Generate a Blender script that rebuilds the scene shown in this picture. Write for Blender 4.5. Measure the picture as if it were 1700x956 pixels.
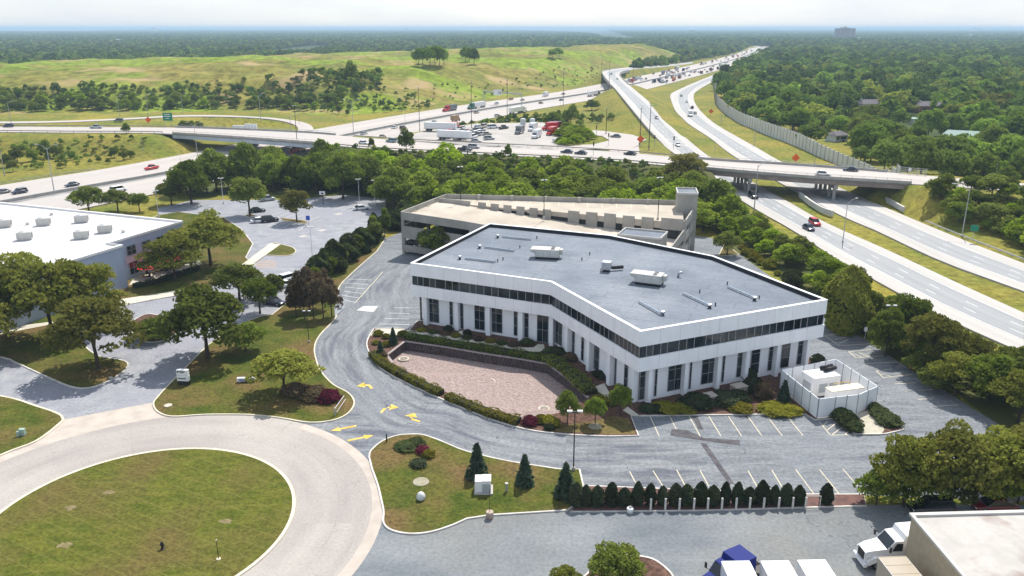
import bpy, bmesh, math, random
import numpy as np
from mathutils import Vector, Matrix
from mathutils.geometry import tessellate_polygon

for o in list(bpy.data.objects): bpy.data.objects.remove(o, do_unlink=True)
SC = bpy.context.scene
COL = SC.collection
R = math.radians
random.seed(7); rng = np.random.default_rng(7)

# ------------------------------------------------------------------ camera
FPX, HOR, CAMH = 1350.0, 46.0, 50.0            # focal length in photo pixels, horizon row, drone height
PITCH = math.atan((478 - HOR) / FPX)
cam = bpy.data.cameras.new('camera'); cam.sensor_width = 36; cam.lens = 36 * FPX / 1700
cam.clip_start = 1; cam.clip_end = 90000
co = bpy.data.objects.new('camera', cam); COL.objects.link(co)
co.location = (0, 0, CAMH); co.rotation_euler = (math.pi / 2 - PITCH, 0, 0)
SC.camera = co
# ------------------------------------------------------------------ light
SUN_AZ, SUN_EL = 22, 55                        # degrees right of the view direction, above the horizon
w = bpy.data.worlds.new('World'); SC.world = w; w.use_nodes = True
nt = w.node_tree; bg = nt.nodes['Background']
sky = nt.nodes.new('ShaderNodeTexSky'); sky.sky_type = 'NISHITA'; sky.sun_disc = False
sky.sun_elevation = R(SUN_EL); sky.sun_rotation = R(SUN_AZ)
sky.air_density = 1.0; sky.dust_density = .8; sky.ozone_density = 1.0; sky.altitude = 0
veil = nt.nodes.new('ShaderNodeMix'); veil.data_type = 'RGBA'; veil.inputs[0].default_value = .72      # thin even high cloud over the whole sky
tcw = nt.nodes.new('ShaderNodeTexCoord'); mpw = nt.nodes.new('ShaderNodeMapping'); mpw.inputs['Scale'].default_value = (1.6, 1.6, 7); nt.links.new(tcw.outputs['Generated'], mpw.inputs[0])
nw_ = nt.nodes.new('ShaderNodeTexNoise'); nw_.inputs['Scale'].default_value = 2.2; nw_.inputs['Detail'].default_value = 5; nt.links.new(mpw.outputs[0], nw_.inputs['Vector'])
mw = nt.nodes.new('ShaderNodeMapRange'); mw.inputs[1].default_value = .3; mw.inputs[2].default_value = .7; mw.inputs[3].default_value = .62; mw.inputs[4].default_value = .88; nt.links.new(nw_.outputs[0], mw.inputs[0]); nt.links.new(mw.outputs[0], veil.inputs[0])
veil.inputs[7].default_value = (2.7, 2.95, 3.35, 1); nt.links.new(sky.outputs[0], veil.inputs[6])
nt.links.new(veil.outputs[2], bg.inputs[0]); bg.inputs[1].default_value = 0.15
sl = bpy.data.lights.new('sun', 'SUN'); sl.energy = 3.45; sl.angle = R(0.6); sl.color = (1, 0.955, 0.88)
so = bpy.data.objects.new('sun', sl); COL.objects.link(so)
sd = Vector((math.sin(R(SUN_AZ)) * math.cos(R(SUN_EL)), math.cos(R(SUN_AZ)) * math.cos(R(SUN_EL)), math.sin(R(SUN_EL))))
so.rotation_euler = sd.to_track_quat('Z', 'Y').to_euler(); so.location = (100, 100, 300)
vs = SC.view_settings; vs.view_transform = 'Standard'; vs.look = 'None'; vs.exposure = 0.85; vs.gamma = 1
vs.use_curve_mapping = False

# ------------------------------------------------------------------ survey: photo pixel + height -> point in the place
_cp, _sp = math.cos(PITCH), math.sin(PITCH)
def ray(x, y):
    u = (x - 850) / FPX; v = (478 - y) / FPX
    return Vector((u, _cp + v * _sp, -_sp + v * _cp))
def G(x, y, z=0.0):
    r = ray(x, y); return Vector((0, 0, CAMH)) + r * ((z - CAMH) / r.z)
def GL(pts, z=0.0): return [G(p[0], p[1], p[2] if len(p) > 2 else z) for p in pts]
def onplane(x, y, a, b):
    """where the sight line through a pixel meets the upright plane over line a-b: (metres along, z)"""
    r = ray(x, y); d = Vector((b[0] - a[0], b[1] - a[1])); L = d.length; d /= L
    n = Vector((-d.y, d.x)); t = n.dot(Vector((a[0], a[1]))) / n.dot(Vector((r.x, r.y)))
    return d.dot(Vector((r.x * t - a[0], r.y * t - a[1]))), CAMH + r.z * t
def smooth(pts, n=6, closed=False):
    P = [Vector(p) for p in pts]; N = len(P); out = []
    rngi = range(N if closed else N - 1)
    for i in rngi:
        p0 = P[(i - 1) % N] if closed or i > 0 else P[0] * 2 - P[1]
        p1, p2 = P[i], P[(i + 1) % N]
        p3 = P[(i + 2) % N] if closed or i + 2 < N else p2 * 2 - p1
        for k in range(n):
            t = k / n
            out.append(0.5 * ((2 * p1) + (p2 - p0) * t + (2 * p0 - 5 * p1 + 4 * p2 - p3) * t * t + (3 * p1 - p0 - 3 * p2 + p3) * t ** 3))
    if not closed: out.append(P[-1].copy())
    return out
def resample(pts, step):
    P = [Vector(p) for p in pts]; out = [P[0].copy()]; acc = 0
    for a, b in zip(P, P[1:]):
        L = (b - a).length
        if L < 1e-6: continue
        d = step - acc
        while d <= L: out.append(a.lerp(b, d / L)); d += step
        acc = (acc + L) % step if d - step <= L else acc
        acc = L - (d - step)
    if (out[-1] - P[-1]).length > step * .3: out.append(P[-1].copy())
    return out
def nres(pts, n):
    P = [Vector(p) for p in pts]; S = [0]
    for a, b in zip(P, P[1:]): S.append(S[-1] + (b - a).length)
    out = []
    for k in range(n):
        s = S[-1] * k / (n - 1); i = max(0, min(len(P) - 2, int(np.searchsorted(S, s, 'right')) - 1))
        q = (S[i + 1] - S[i]) or 1; out.append(P[i].lerp(P[i + 1], (s - S[i]) / q))
    return out

# ------------------------------------------------------------------ materials (all procedural)
def lin(r, g, b):
    f = lambda c: (c / 255 / 12.92) if c / 255 <= .04045 else ((c / 255 + .055) / 1.055) ** 2.4
    return (f(r), f(g), f(b), 1)
MATS = {}
def mat(name, c1, c2=None, scale=1.0, rough=.8, bump=0, bscale=None, metal=0, coords='world', stretch=(1, 1, 1),
        c3=None, scale3=.05, f3=(.45, .65), spec=.3, detail=6, ramp=(.35, .65), rot=0, fine=None):
    if name in MATS: return MATS[name]
    m = bpy.data.materials.new(name); m.use_nodes = True; n = m.node_tree.nodes; l = m.node_tree.links
    b = n['Principled BSDF']; b.inputs['Roughness'].default_value = rough; b.inputs['Metallic'].default_value = metal
    b.inputs['Specular IOR Level'].default_value = spec
    c2 = c2 or tuple(x * .86 for x in c1[:3]) + (1,)
    if coords == 'world': src = n.new('ShaderNodeNewGeometry').outputs['Position']
    elif coords == 'uv': src = n.new('ShaderNodeTexCoord').outputs['UV']
    else: src = n.new('ShaderNodeTexCoord').outputs['Object']
    mp = n.new('ShaderNodeMapping'); mp.inputs['Scale'].default_value = stretch; mp.inputs['Rotation'].default_value = (0, 0, rot); l.new(src, mp.inputs[0])
    no = n.new('ShaderNodeTexNoise'); no.inputs['Scale'].default_value = scale; no.inputs['Detail'].default_value = detail
    l.new(mp.outputs[0], no.inputs['Vector'])
    cr = n.new('ShaderNodeValToRGB'); cr.color_ramp.elements[0].color = c1; cr.color_ramp.elements[1].color = c2
    cr.color_ramp.elements[0].position = ramp[0]; cr.color_ramp.elements[1].position = ramp[1]
    l.new(no.outputs[0], cr.inputs[0]); out = cr.outputs[0]
    if c3:
        n3 = n.new('ShaderNodeTexNoise'); n3.inputs['Scale'].default_value = scale3; n3.inputs['Detail'].default_value = 4
        l.new(src, n3.inputs['Vector'])
        mr = n.new('ShaderNodeMapRange'); mr.inputs[1].default_value = f3[0]; mr.inputs[2].default_value = f3[1]; l.new(n3.outputs[0], mr.inputs[0])
        mx = n.new('ShaderNodeMix'); mx.data_type = 'RGBA'; l.new(mr.outputs[0], mx.inputs[0]); l.new(out, mx.inputs[6]); mx.inputs[7].default_value = c3
        out = mx.outputs[2]
    if fine:        # small-scale grain: blades, grit, stains
        fn = n.new('ShaderNodeTexNoise'); fn.inputs['Scale'].default_value = fine[0]; fn.inputs['Detail'].default_value = 4; fn.inputs['Roughness'].default_value = .7; l.new(src, fn.inputs['Vector'])
        fr_ = n.new('ShaderNodeMapRange'); fr_.inputs[1].default_value = .3; fr_.inputs[2].default_value = .7; fr_.inputs[3].default_value = 1 - fine[1]; fr_.inputs[4].default_value = 1 + fine[1]; l.new(fn.outputs[0], fr_.inputs[0])
        fm = n.new('ShaderNodeVectorMath'); fm.operation = 'SCALE'; l.new(out, fm.inputs[0]); l.new(fr_.outputs[0], fm.inputs[3]); out = fm.outputs[0]
    l.new(out, b.inputs['Base Color'])
    if bump:
        bn = n.new('ShaderNodeTexNoise'); bn.inputs['Scale'].default_value = bscale or scale * 4; bn.inputs['Detail'].default_value = 3
        l.new(src, bn.inputs['Vector'])
        bu = n.new('ShaderNodeBump'); bu.inputs['Strength'].default_value = bump; bu.inputs['Distance'].default_value = .05
        l.new(bn.outputs[0], bu.inputs['Height']); l.new(bu.outputs[0], b.inputs['Normal'])
    m['out'] = 0; MATS[name] = m; return m
def addline(mt, kind, **k):
    """darken/lighten thin joints or cracks on top of an existing material"""
    n = mt.node_tree.nodes; l = mt.node_tree.links; b = n['Principled BSDF']; old = b.inputs['Base Color'].links[0].from_socket
    src = n.new('ShaderNodeTexCoord').outputs['UV'] if k.get('uv') else n.new('ShaderNodeNewGeometry').outputs['Position']
    mp = n.new('ShaderNodeMapping'); mp.inputs['Rotation'].default_value = (0, 0, k.get('rot', 0)); mp.inputs['Scale'].default_value = k.get('stretch', (1, 1, 1)); l.new(src, mp.inputs[0])
    if kind == 'brick':
        t = n.new('ShaderNodeTexBrick'); t.inputs['Scale'].default_value = 1; t.inputs['Brick Width'].default_value = k['w']; t.inputs['Row Height'].default_value = k['h']
        t.inputs['Mortar Size'].default_value = k['m']; t.inputs['Mortar Smooth'].default_value = .2; t.offset = k.get('off', .5)
        l.new(mp.outputs[0], t.inputs['Vector']); fac = t.outputs['Fac']
    else:
        d = n.new('ShaderNodeTexNoise'); d.inputs['Scale'].default_value = k['s'] * 1.7; d.inputs['Detail'].default_value = 5; l.new(mp.outputs[0], d.inputs['Vector'])
        mxv = n.new('ShaderNodeMix'); mxv.data_type = 'VECTOR'; mxv.inputs[0].default_value = k.get('warp', .35)
        sc = n.new('ShaderNodeVectorMath'); sc.operation = 'SCALE'; sc.inputs[3].default_value = 1 / k['s']; l.new(d.outputs['Color'], sc.inputs[0])
        ad = n.new('ShaderNodeVectorMath'); ad.operation = 'ADD'; l.new(mp.outputs[0], ad.inputs[0]); l.new(sc.outputs[0], ad.inputs[1])
        v = n.new('ShaderNodeTexVoronoi'); v.feature = 'DISTANCE_TO_EDGE'; v.inputs['Scale'].default_value = k['s']; l.new(ad.outputs[0], v.inputs['Vector'])
        lt = n.new('ShaderNodeMapRange'); lt.inputs[1].default_value = k['m']; lt.inputs[2].default_value = k['m'] * .3; l.new(v.outputs[0], lt.inputs[0]); fac = lt.outputs[0]
    mu = n.new('ShaderNodeMath'); mu.operation = 'MULTIPLY'; mu.inputs[1].default_value = k.get('amt', .6); l.new(fac, mu.inputs[0])
    mx = n.new('ShaderNodeMix'); mx.data_type = 'RGBA'; l.new(mu.outputs[0], mx.inputs[0]); l.new(old, mx.inputs[6]); mx.inputs[7].default_value = k['c']
    l.new(mx.outputs[2], b.inputs['Base Color']); return mt
def paint(name, c, rough=.35, metal=0, spec=.5): return mat(name, c, tuple(x * .93 for x in c[:3]) + (1,), 1.5, rough, coords='object', metal=metal, spec=spec)
def leafmat(name, c1, c2, c3, trans=.35):
    m = bpy.data.materials.new(name); m.use_nodes = True; n = m.node_tree.nodes; l = m.node_tree.links
    n.remove(n['Principled BSDF']); out = n['Material Output']
    tc = n.new('ShaderNodeTexCoord'); no = n.new('ShaderNodeTexNoise'); no.inputs['Scale'].default_value = .55; no.inputs['Detail'].default_value = 3
    l.new(tc.outputs['Object'], no.inputs['Vector'])
    cr = n.new('ShaderNodeValToRGB'); e = cr.color_ramp.elements; e[0].position = .3; e[1].position = .72; e[0].color = c1; e[1].color = c2
    l.new(no.outputs[0], cr.inputs[0])
    oi = n.new('ShaderNodeObjectInfo'); mr = n.new('ShaderNodeMapRange'); mr.inputs[1].default_value = .35; mr.inputs[2].default_value = 1; mr.inputs[4].default_value = .75
    l.new(oi.outputs['Random'], mr.inputs[0])
    mx = n.new('ShaderNodeMix'); mx.data_type = 'RGBA'; l.new(mr.outputs[0], mx.inputs[0]); l.new(cr.outputs[0], mx.inputs[6]); mx.inputs[7].default_value = c3
    hs = n.new('ShaderNodeHueSaturation'); l.new(mx.outputs[2], hs.inputs['Color'])
    wn = n.new('ShaderNodeMath'); wn.operation = 'FRACT'; m7 = n.new('ShaderNodeMath'); m7.operation = 'MULTIPLY'; m7.inputs[1].default_value = 17.3
    l.new(oi.outputs['Random'], m7.inputs[0]); l.new(m7.outputs[0], wn.inputs[0])
    vr = n.new('ShaderNodeMapRange'); vr.inputs[3].default_value = .62; vr.inputs[4].default_value = 1.42; l.new(wn.outputs[0], vr.inputs[0]); l.new(vr.outputs[0], hs.inputs['Value'])
    d = n.new('ShaderNodeBsdfDiffuse'); t = n.new('ShaderNodeBsdfTranslucent'); ms = n.new('ShaderNodeMixShader'); ms.inputs[0].default_value = trans
    l.new(hs.outputs[0], d.inputs[0]); l.new(hs.outputs[0], t.inputs[0]); l.new(d.outputs[0], ms.inputs[1]); l.new(t.outputs[0], ms.inputs[2])
    l.new(ms.outputs[0], out.inputs['Surface']); MATS[name] = m; return m

# ------------------------------------------------------------------ mesh builder
class MB:
    def __init__(s): s.v = []; s.f = []; s.uv = None
    def add(s, vs, fs):
        k = len(s.v); s.v += [tuple(x) for x in vs]; s.f += [tuple(i + k for i in f) for f in fs]; return s
    def box(s, c, d, rz=0, taper=(1, 1)):
        x, y, z = d[0] / 2, d[1] / 2, d[2] / 2; ca, sa = math.cos(rz), math.sin(rz); vs = []
        for dz in (-1, 1):
            tx, ty = taper if dz > 0 else (1, 1)
            for a, b in ((-1, -1), (1, -1), (1, 1), (-1, 1)):
                px, py = a * x * tx, b * y * ty; vs.append((c[0] + px * ca - py * sa, c[1] + px * sa + py * ca, c[2] + dz * z))
        return s.add(vs, [(3, 2, 1, 0), (4, 5, 6, 7), (0, 1, 5, 4), (1, 2, 6, 5), (2, 3, 7, 6), (3, 0, 4, 7)])
    def beam(s, a, b, w, h, up=(0, 0, 1)):
        """box from a to b, w wide, h high, centred on the line"""
        a, b = Vector(a), Vector(b); d = (b - a).normalized(); sd_ = d.cross(Vector(up))
        if sd_.length < 1e-4: sd_ = Vector((1, 0, 0))
        sd_.normalize(); u = sd_.cross(d); vs = []
        for p in (a, b):
            for i, j in ((-1, -1), (1, -1), (1, 1), (-1, 1)): vs.append(p + sd_ * (i * w / 2) + u * (j * h / 2))
        return s.add(vs, [(0, 1, 2, 3), (7, 6, 5, 4), (1, 0, 4, 5), (2, 1, 5, 6), (3, 2, 6, 7), (0, 3, 7, 4)])
    def tube(s, pts, r, n=8, caps=True):
        P = [Vector(p) for p in pts]; rs = r if isinstance(r, (list, tuple)) else [r] * len(P); k = len(s.v); fs = []; vs = []
        for i, p in enumerate(P):
            d = (P[min(i + 1, len(P) - 1)] - P[max(i - 1, 0)]).normalized(); a = d.orthogonal().normalized() if abs(d.z) < .999 else Vector((1, 0, 0)); b = d.cross(a)
            for j in range(n): t = 2 * math.pi * j / n; vs.append(p + (a * math.cos(t) + b * math.sin(t)) * rs[i])
        for i in range(len(P) - 1):
            for j in range(n): j2 = (j + 1) % n; fs.append((i * n + j, i * n + j2, (i + 1) * n + j2, (i + 1) * n + j))
        if caps: fs.append(tuple(range(n))[::-1]); fs.append(tuple((len(P) - 1) * n + j for j in range(n)))
        return s.add(vs, fs)
    def cyl(s, c, r, h, n=16, r2=None):
        r2 = r if r2 is None else r2
        vs = [(c[0] + math.cos(2 * math.pi * j / n) * rr, c[1] + math.sin(2 * math.pi * j / n) * rr, c[2] + z) for z, rr in ((0, r), (h, r2)) for j in range(n)]
        return s.add(vs, [tuple(range(n))[::-1], tuple(range(n, 2 * n))] + [(j, (j + 1) % n, n + (j + 1) % n, n + j) for j in range(n)])
    def lathe(s, c, prof, n=14):
        vs = [(c[0] + math.cos(2 * math.pi * j / n) * r, c[1] + math.sin(2 * math.pi * j / n) * r, c[2] + z) for r, z in prof for j in range(n)]
        fs = [(i * n + j, i * n + (j + 1) % n, (i + 1) * n + (j + 1) % n, (i + 1) * n + j) for i in range(len(prof) - 1) for j in range(n)]
        return s.add(vs, fs + [tuple(range(n))[::-1], tuple((len(prof) - 1) * n + j for j in range(n))])
    def prism(s, poly, z0, z1, bottom=True):
        n = len(poly); vs = [(p[0], p[1], z0) for p in poly] + [(p[0], p[1], z1) for p in poly]
        fs = [(i, (i + 1) % n, n + (i + 1) % n, n + i) for i in range(n)]
        for t in tessellate_polygon([[Vector((p[0], p[1], 0)) for p in poly]]):
            fs.append(tuple(n + i for i in t));
            if bottom: fs.append(tuple(reversed(t)))
        return s.add(vs, fs)
    def loft(s, rings, caps=True):
        n = len(rings[0]); vs = [p for r in rings for p in r]
        fs = [(i * n + j, i * n + (j + 1) % n, (i + 1) * n + (j + 1) % n, (i + 1) * n + j) for i in range(len(rings) - 1) for j in range(n)]
        if caps: fs += [tuple(range(n))[::-1], tuple((len(rings) - 1) * n + j for j in range(n))]
        return s.add(vs, fs)
    def mesh(s, name, m=None, smooth_=False):
        me = bpy.data.meshes.new(name); me.from_pydata(s.v, [], s.f); me.update()
        bm = bmesh.new(); bm.from_mesh(me); bmesh.ops.recalc_face_normals(bm, faces=bm.faces); bm.to_mesh(me); bm.free()
        if smooth_:
            for p in me.polygons: p.use_smooth = True
        if m: me.materials.append(m)
        return me
    def build(s, name, m, parent=None, smooth_=False, bevel=0):
        o = bpy.data.objects.new(name, s.mesh(name, m, smooth_)); COL.objects.link(o)
        if parent: o.parent = parent
        if bevel:
            md = o.modifiers.new('bevel', 'BEVEL'); md.width = bevel; md.segments = 2; md.limit_method = 'ANGLE'
        return o
def tag(o, label=None, cat=None, group=None, kind=None):
    if label: o['label'] = label
    if cat: o['category'] = cat
    if group: o['group'] = group
    if kind: o['kind'] = kind
    return o
def thing(name, label, cat, loc=(0, 0, 0), rz=0, group=None, scale=1):
    o = bpy.data.objects.new(name, None); o.empty_display_size = .5; COL.objects.link(o); o.location = loc; o.rotation_euler = (0, 0, rz)
    o.scale = (scale,) * 3 if not isinstance(scale, (tuple, list)) else scale
    return tag(o, label, cat, group)
def place(proto, name, label, cat, loc, rz=0, group=None, scale=1, recol=None):
    """a thing with its own part objects; alike parts share mesh data"""
    t = thing(name, label, cat, loc, rz, group, scale)
    def rec(items, par):
        for it in items:
            o = bpy.data.objects.new(it[0], it[1]); COL.objects.link(o); o.parent = par
            if recol and it[1].materials and it[1].materials[0].name in recol:
                o.material_slots[0].link = 'OBJECT'; o.material_slots[0].material = recol[it[1].materials[0].name]
            if len(it) > 2: rec(it[2], o)
    rec(proto, t); return t
def tess(outer, holes=()):
    loops = [[Vector((p[0], p[1], 0)) for p in outer]] + [[Vector((p[0], p[1], 0)) for p in h] for h in holes]
    return tessellate_polygon(loops), [p for l in loops for p in l]
def sheet(name, poly, z, m, holes=(), parent=None, kind='structure'):
    ts, vs = tess(poly, holes); b = MB(); b.add([(v.x, v.y, z) for v in vs], ts); o = b.build(name, m, parent)
    if kind and not parent: o['kind'] = kind
    for p in o.data.polygons:
        if p.normal.z < 0: p.flip()
    return o
def ribbon(name, A, B, m, parent=None, skirt=.0, kind='structure', nx=2, dz=0):
    """road surface between two edge lines, with UV (metres along, across) and a skirt down the sides"""
    N = len(A); W = [(A[i] - B[i]).length for i in range(N)]; vs = []; uv = []; s = 0; fs = []
    cols = nx + 1 + (2 if skirt else 0)
    for i in range(N):
        if i: s += ((A[i] + B[i]) - (A[i - 1] + B[i - 1])).length / 2
        row = [A[i].lerp(B[i], k / nx) + Vector((0, 0, dz)) for k in range(nx + 1)]; u = [W[i] * k / nx for k in range(nx + 1)]
        if skirt: row = [row[0] - Vector((0, 0, skirt))] + row + [row[-1] - Vector((0, 0, skirt))]; u = [-skirt] + u + [u[-1] + skirt]
        vs += row; uv += [(s, x) for x in u]
    for i in range(N - 1):
        for k in range(cols - 1): a = i * cols + k; fs.append((a, a + 1, a + cols + 1, a + cols))
    me = bpy.data.meshes.new(name); me.from_pydata([tuple(v) for v in vs], [], fs); me.materials.append(m)
    ul = me.uv_layers.new(name='uv')
    for lp in me.loops: ul.data[lp.index].uv = uv[lp.vertex_index]
    me.update()
    if sum(p.normal.z for p in me.polygons) < 0: me.flip_normals()
    o = bpy.data.objects.new(name, me); COL.objects.link(o)
    if parent: o.parent = parent
    elif kind: o['kind'] = kind
    return o
def offset(line, d, closed=False):
    P = [Vector(p) for p in line]; N = len(P); out = []
    for i in range(N):
        a = P[(i - 1) % N] if closed or i else P[i]; b = P[(i + 1) % N] if closed or i < N - 1 else P[i]
        t = b - a; n = Vector((-t.y, t.x, 0)); n = n.normalized() if n.length > 1e-6 else n
        out.append(P[i] + n * d)
    return out
def strip(mb, line, w, z0, z1, closed=False):
    """an upright-sided band (kerb, wall) along a line"""
    L = offset(line, w / 2, closed); Rr = offset(line, -w / 2, closed); N = len(line); vs = []
    for i in range(N):
        for p, z in ((L[i], z0), (L[i], z1), (Rr[i], z1), (Rr[i], z0)): vs.append((p.x, p.y, p.z + z))
    fs = []
    for i in range(N if closed else N - 1):
        j = (i + 1) % N
        for k in range(4): k2 = (k + 1) % 4; fs.append((i * 4 + k, i * 4 + k2, j * 4 + k2, j * 4 + k))
    if not closed: fs += [(0, 1, 2, 3), tuple((N - 1) * 4 + k for k in (3, 2, 1, 0))]
    mb.add(vs, fs); return mb
def vnoise(x, y, seed=0):
    xi = np.floor(x).astype(np.int64); yi = np.floor(y).astype(np.int64); fx = x - xi; fy = y - yi
    def h(a, b):
        n = (a * 374761393 + b * 668265263 + seed * 1442695041) & 0xffffffff; n = ((n ^ (n >> 13)) * 1274126177) & 0xffffffff
        return ((n ^ (n >> 16)) & 0xffff) / 65535.0
    ux = fx * fx * (3 - 2 * fx); uy = fy * fy * (3 - 2 * fy)
    return (h(xi, yi) * (1 - ux) + h(xi + 1, yi) * ux) * (1 - uy) + (h(xi, yi + 1) * (1 - ux) + h(xi + 1, yi + 1) * ux) * uy
def sstep(x): x = np.clip(x, 0, 1); return x * x * (3 - 2 * x)
def inpoly(X, Y, poly):
    inside = np.zeros(X.shape, bool); n = len(poly)
    for i in range(n):
        x1, y1 = poly[i][0], poly[i][1]; x2, y2 = poly[(i + 1) % n][0], poly[(i + 1) % n][1]
        c = ((y1 > Y) != (y2 > Y)) & (X < (x2 - x1) * (Y - y1) / ((y2 - y1) or 1e-9) + x1); inside ^= c
    return inside
def distline(X, Y, line, vals=None):
    """distance to a polyline and the value (height) at its nearest point"""
    best = np.full(X.shape, 1e9); val = np.zeros(X.shape)
    for a, b in zip(line, line[1:]):
        dx, dy = b[0] - a[0], b[1] - a[1]; L2 = dx * dx + dy * dy or 1e-9
        t = np.clip(((X - a[0]) * dx + (Y - a[1]) * dy) / L2, 0, 1); d = np.hypot(X - a[0] - t * dx, Y - a[1] - t * dy)
        k = d < best; best = np.where(k, d, best); val = np.where(k, a[2] + (b[2] - a[2]) * t, val)
    return best, val
def distpoly(X, Y, poly):
    d, _ = distline(X, Y, [tuple(p[:2]) + (0,) for p in poly] + [tuple(poly[0][:2]) + (0,)]); return np.where(inpoly(X, Y, poly), 0, d)
# ------------------------------------------------------------------ shared materials
M_conc = mat('concrete_road', (.44, .41, .375, 1), (.36, .335, .31, 1), .35, .9, bump=.15, bscale=9, c3=(.57, .535, .50, 1), scale3=.03)
M_cul = mat('concrete_cul_de_sac', (.36, .325, .295, 1), (.285, .258, .238, 1), .22, .9, coords='uv', stretch=(.16, 1.6, 1), bump=.1, bscale=20, c3=(.39, .36, .325, 1), scale3=.06, detail=8, fine=(3,.12))
addline(M_cul, 'brick', uv=True, w=6.0, h=4.85, m=.035, off=0, c=(.22, .2, .19, 1), amt=.35)
addline(M_cul, 'crack', uv=True, s=.11, m=.0035, c=(.16, .15, .14, 1), amt=.45)
M_apron = mat('concrete_apron', (.48, .415, .36, 1), (.39, .34, .295, 1), .5, .9, bump=.1, bscale=15)
M_hwy = mat('highway_concrete', (.44, .395, .36, 1), (.36, .325, .295, 1), .12, .9, coords='uv', stretch=(.02, .9, 1), c3=(.40, .37, .345, 1), scale3=.02)
M_hwya = mat('highway_asphalt', (.24, .245, .25, 1), (.32, .325, .325, 1), .25, .9, coords='uv', stretch=(.03, 1.3, 1), c3=(.30, .30, .30, 1), scale3=.03)
M_shoulder = mat('shoulder_concrete', (.46, .43, .40, 1), (.38, .36, .335, 1), .3, .9, coords='uv', stretch=(.05, .8, 1))
M_med = mat('median_asphalt', (.20, .195, .185, 1), (.27, .265, .25, 1), .3, .9)
M_asph = mat('worn_asphalt', (.10, .108, .128, 1), (.205, .213, .22, 1), .45, .92, stretch=(.22, 1.3, 1), bump=.2, bscale=14, c3=(.17, .185, .20, 1), scale3=.045, detail=9, ramp=(.38, .62), fine=(2.2,.3))
addline(M_asph, 'crack', s=.55, m=.055, c=(.30, .32, .33, 1), amt=.26, stretch=(.2, 1, 1), warp=.5)
addline(M_asph, 'crack', s=.05, m=.0028, c=(.05, .05, .06, 1), amt=.7)
M_drive = mat('worn_driveway_asphalt', (.105, .113, .133, 1), (.21, .22, .228, 1), .5, .92, coords='uv', stretch=(.18, 1.5, 1), bump=.2, bscale=14, c3=(.19, .20, .215, 1), scale3=.05, detail=9, ramp=(.36, .64), fine=(2.2,.3))
addline(M_drive, 'crack', uv=True, s=.5, m=.05, c=(.30, .32, .33, 1), amt=.2, stretch=(.2, 1, 1))
addline(M_drive, 'crack', uv=True, s=.06, m=.0035, c=(.05, .05, .06, 1), amt=.7)
M_yard = mat('truck_yard_asphalt', (.125, .14, .155, 1), (.20, .215, .225, 1), .16, .92, stretch=(.6, 1.2, 1), bump=.15, bscale=12, c3=(.19, .19, .18, 1), scale3=.05, detail=8, fine=(2.5,.22))
addline(M_yard, 'crack', s=.045, m=.0022, c=(.07, .07, .08, 1), amt=.6)
M_lot2 = mat('neighbour_asphalt', (.215, .22, .245, 1), (.29, .295, .31, 1), .35, .92, bump=.15, bscale=12, c3=(.25, .25, .28, 1), scale3=.05, detail=8, fine=(2.2,.2))
addline(M_lot2, 'crack', s=.08, m=.004, c=(.09, .09, .1, 1), amt=.6)
M_patch = mat('fresh_asphalt_patch', (.055, .05, .058, 1), (.10, .095, .10, 1), 1.2, .9)
M_kerb = mat('kerb_concrete', (.62, .59, .54, 1), (.47, .44, .40, 1), .8, .9)
M_kerby = mat('kerb_yellowed_concrete', (.66, .60, .46, 1), (.50, .46, .36, 1), .5, .9)
M_walk = mat('walkway_concrete', (.58, .54, .44, 1), (.48, .45, .38, 1), .4, .9)
addline(M_walk, 'brick', w=1.6, h=1.6, m=.03, off=0, c=(.3, .28, .24, 1), amt=.6, rot=.42)
M_lawn = mat('mown_lawn', (.048, .068, .009, 1), (.095, .095, .017, 1), .3, .95, bump=.5, bscale=7, c3=(.13, .088, .035, 1), scale3=.11, f3=(.45, .66), detail=10, spec=.1, fine=(2.6,.5))
M_isl = mat('island_lawn', (.066, .082, .010, 1), (.108, .11, .018, 1), .5, .95, bump=.5, bscale=7, stretch=(.6, 1.5, 1), c3=(.105, .085, .025, 1), scale3=.12, f3=(.42, .66), detail=10, spec=.1, rot=.06, fine=(2.6,.45))
addline(M_isl, 'brick', w=300, h=1.9, m=.09, off=0, c=(.19, .165, .05, 1), amt=.28, rot=.5); addline(M_isl, 'brick', w=300, h=2.3, m=.08, off=0, c=(.17, .15, .05, 1), amt=.2, rot=-.12)
M_dry = mat('dry_grass', (.16, .115, .045, 1), (.10, .085, .03, 1), .4, .95, bump=.5, bscale=6, detail=9, spec=.1, fine=(2.6,.45))
M_mulch = mat('bark_mulch', (.075, .042, .032, 1), (.13, .075, .055, 1), 1.4, .95, bump=.6, bscale=9, spec=.1, fine=(3,.5))
M_gravel = mat('pink_gravel', (.245, .18, .16, 1), (.32, .26, .24, 1), 2.2, .95, bump=.8, bscale=7, c3=(.28, .215, .195, 1), scale3=.3, detail=9, spec=.1, fine=(3.2,.4))
M_rock = mat('river_stone', (.42, .36, .28, 1), (.60, .54, .45, 1), 2, .9, bump=.5, bscale=6)
M_yellow = mat('yellow_paint', (.62, .36, .03, 1), (.72, .50, .16, 1), 1.2, .8)
M_stripe = mat('faded_stripe_paint', (.66, .58, .40, 1), (.45, .42, .34, 1), .9, .85, ramp=(.4, .75))
M_white = mat('white_road_paint', (.72, .72, .70, 1), (.55, .55, .54, 1), .9, .8)
M_grass = mat('verge_grass', (.115, .14, .02, 1), (.21, .175, .035, 1), .05, .95, bump=.4, bscale=2, c3=(.24, .20, .03, 1), scale3=.02, f3=(.5, .72), detail=9, spec=.1, fine=(.55,.45))
M_forest = mat('forest_floor', (.035, .055, .015, 1), (.06, .08, .02, 1), .05, .95, spec=.1, fine=(.3,.4))
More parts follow.
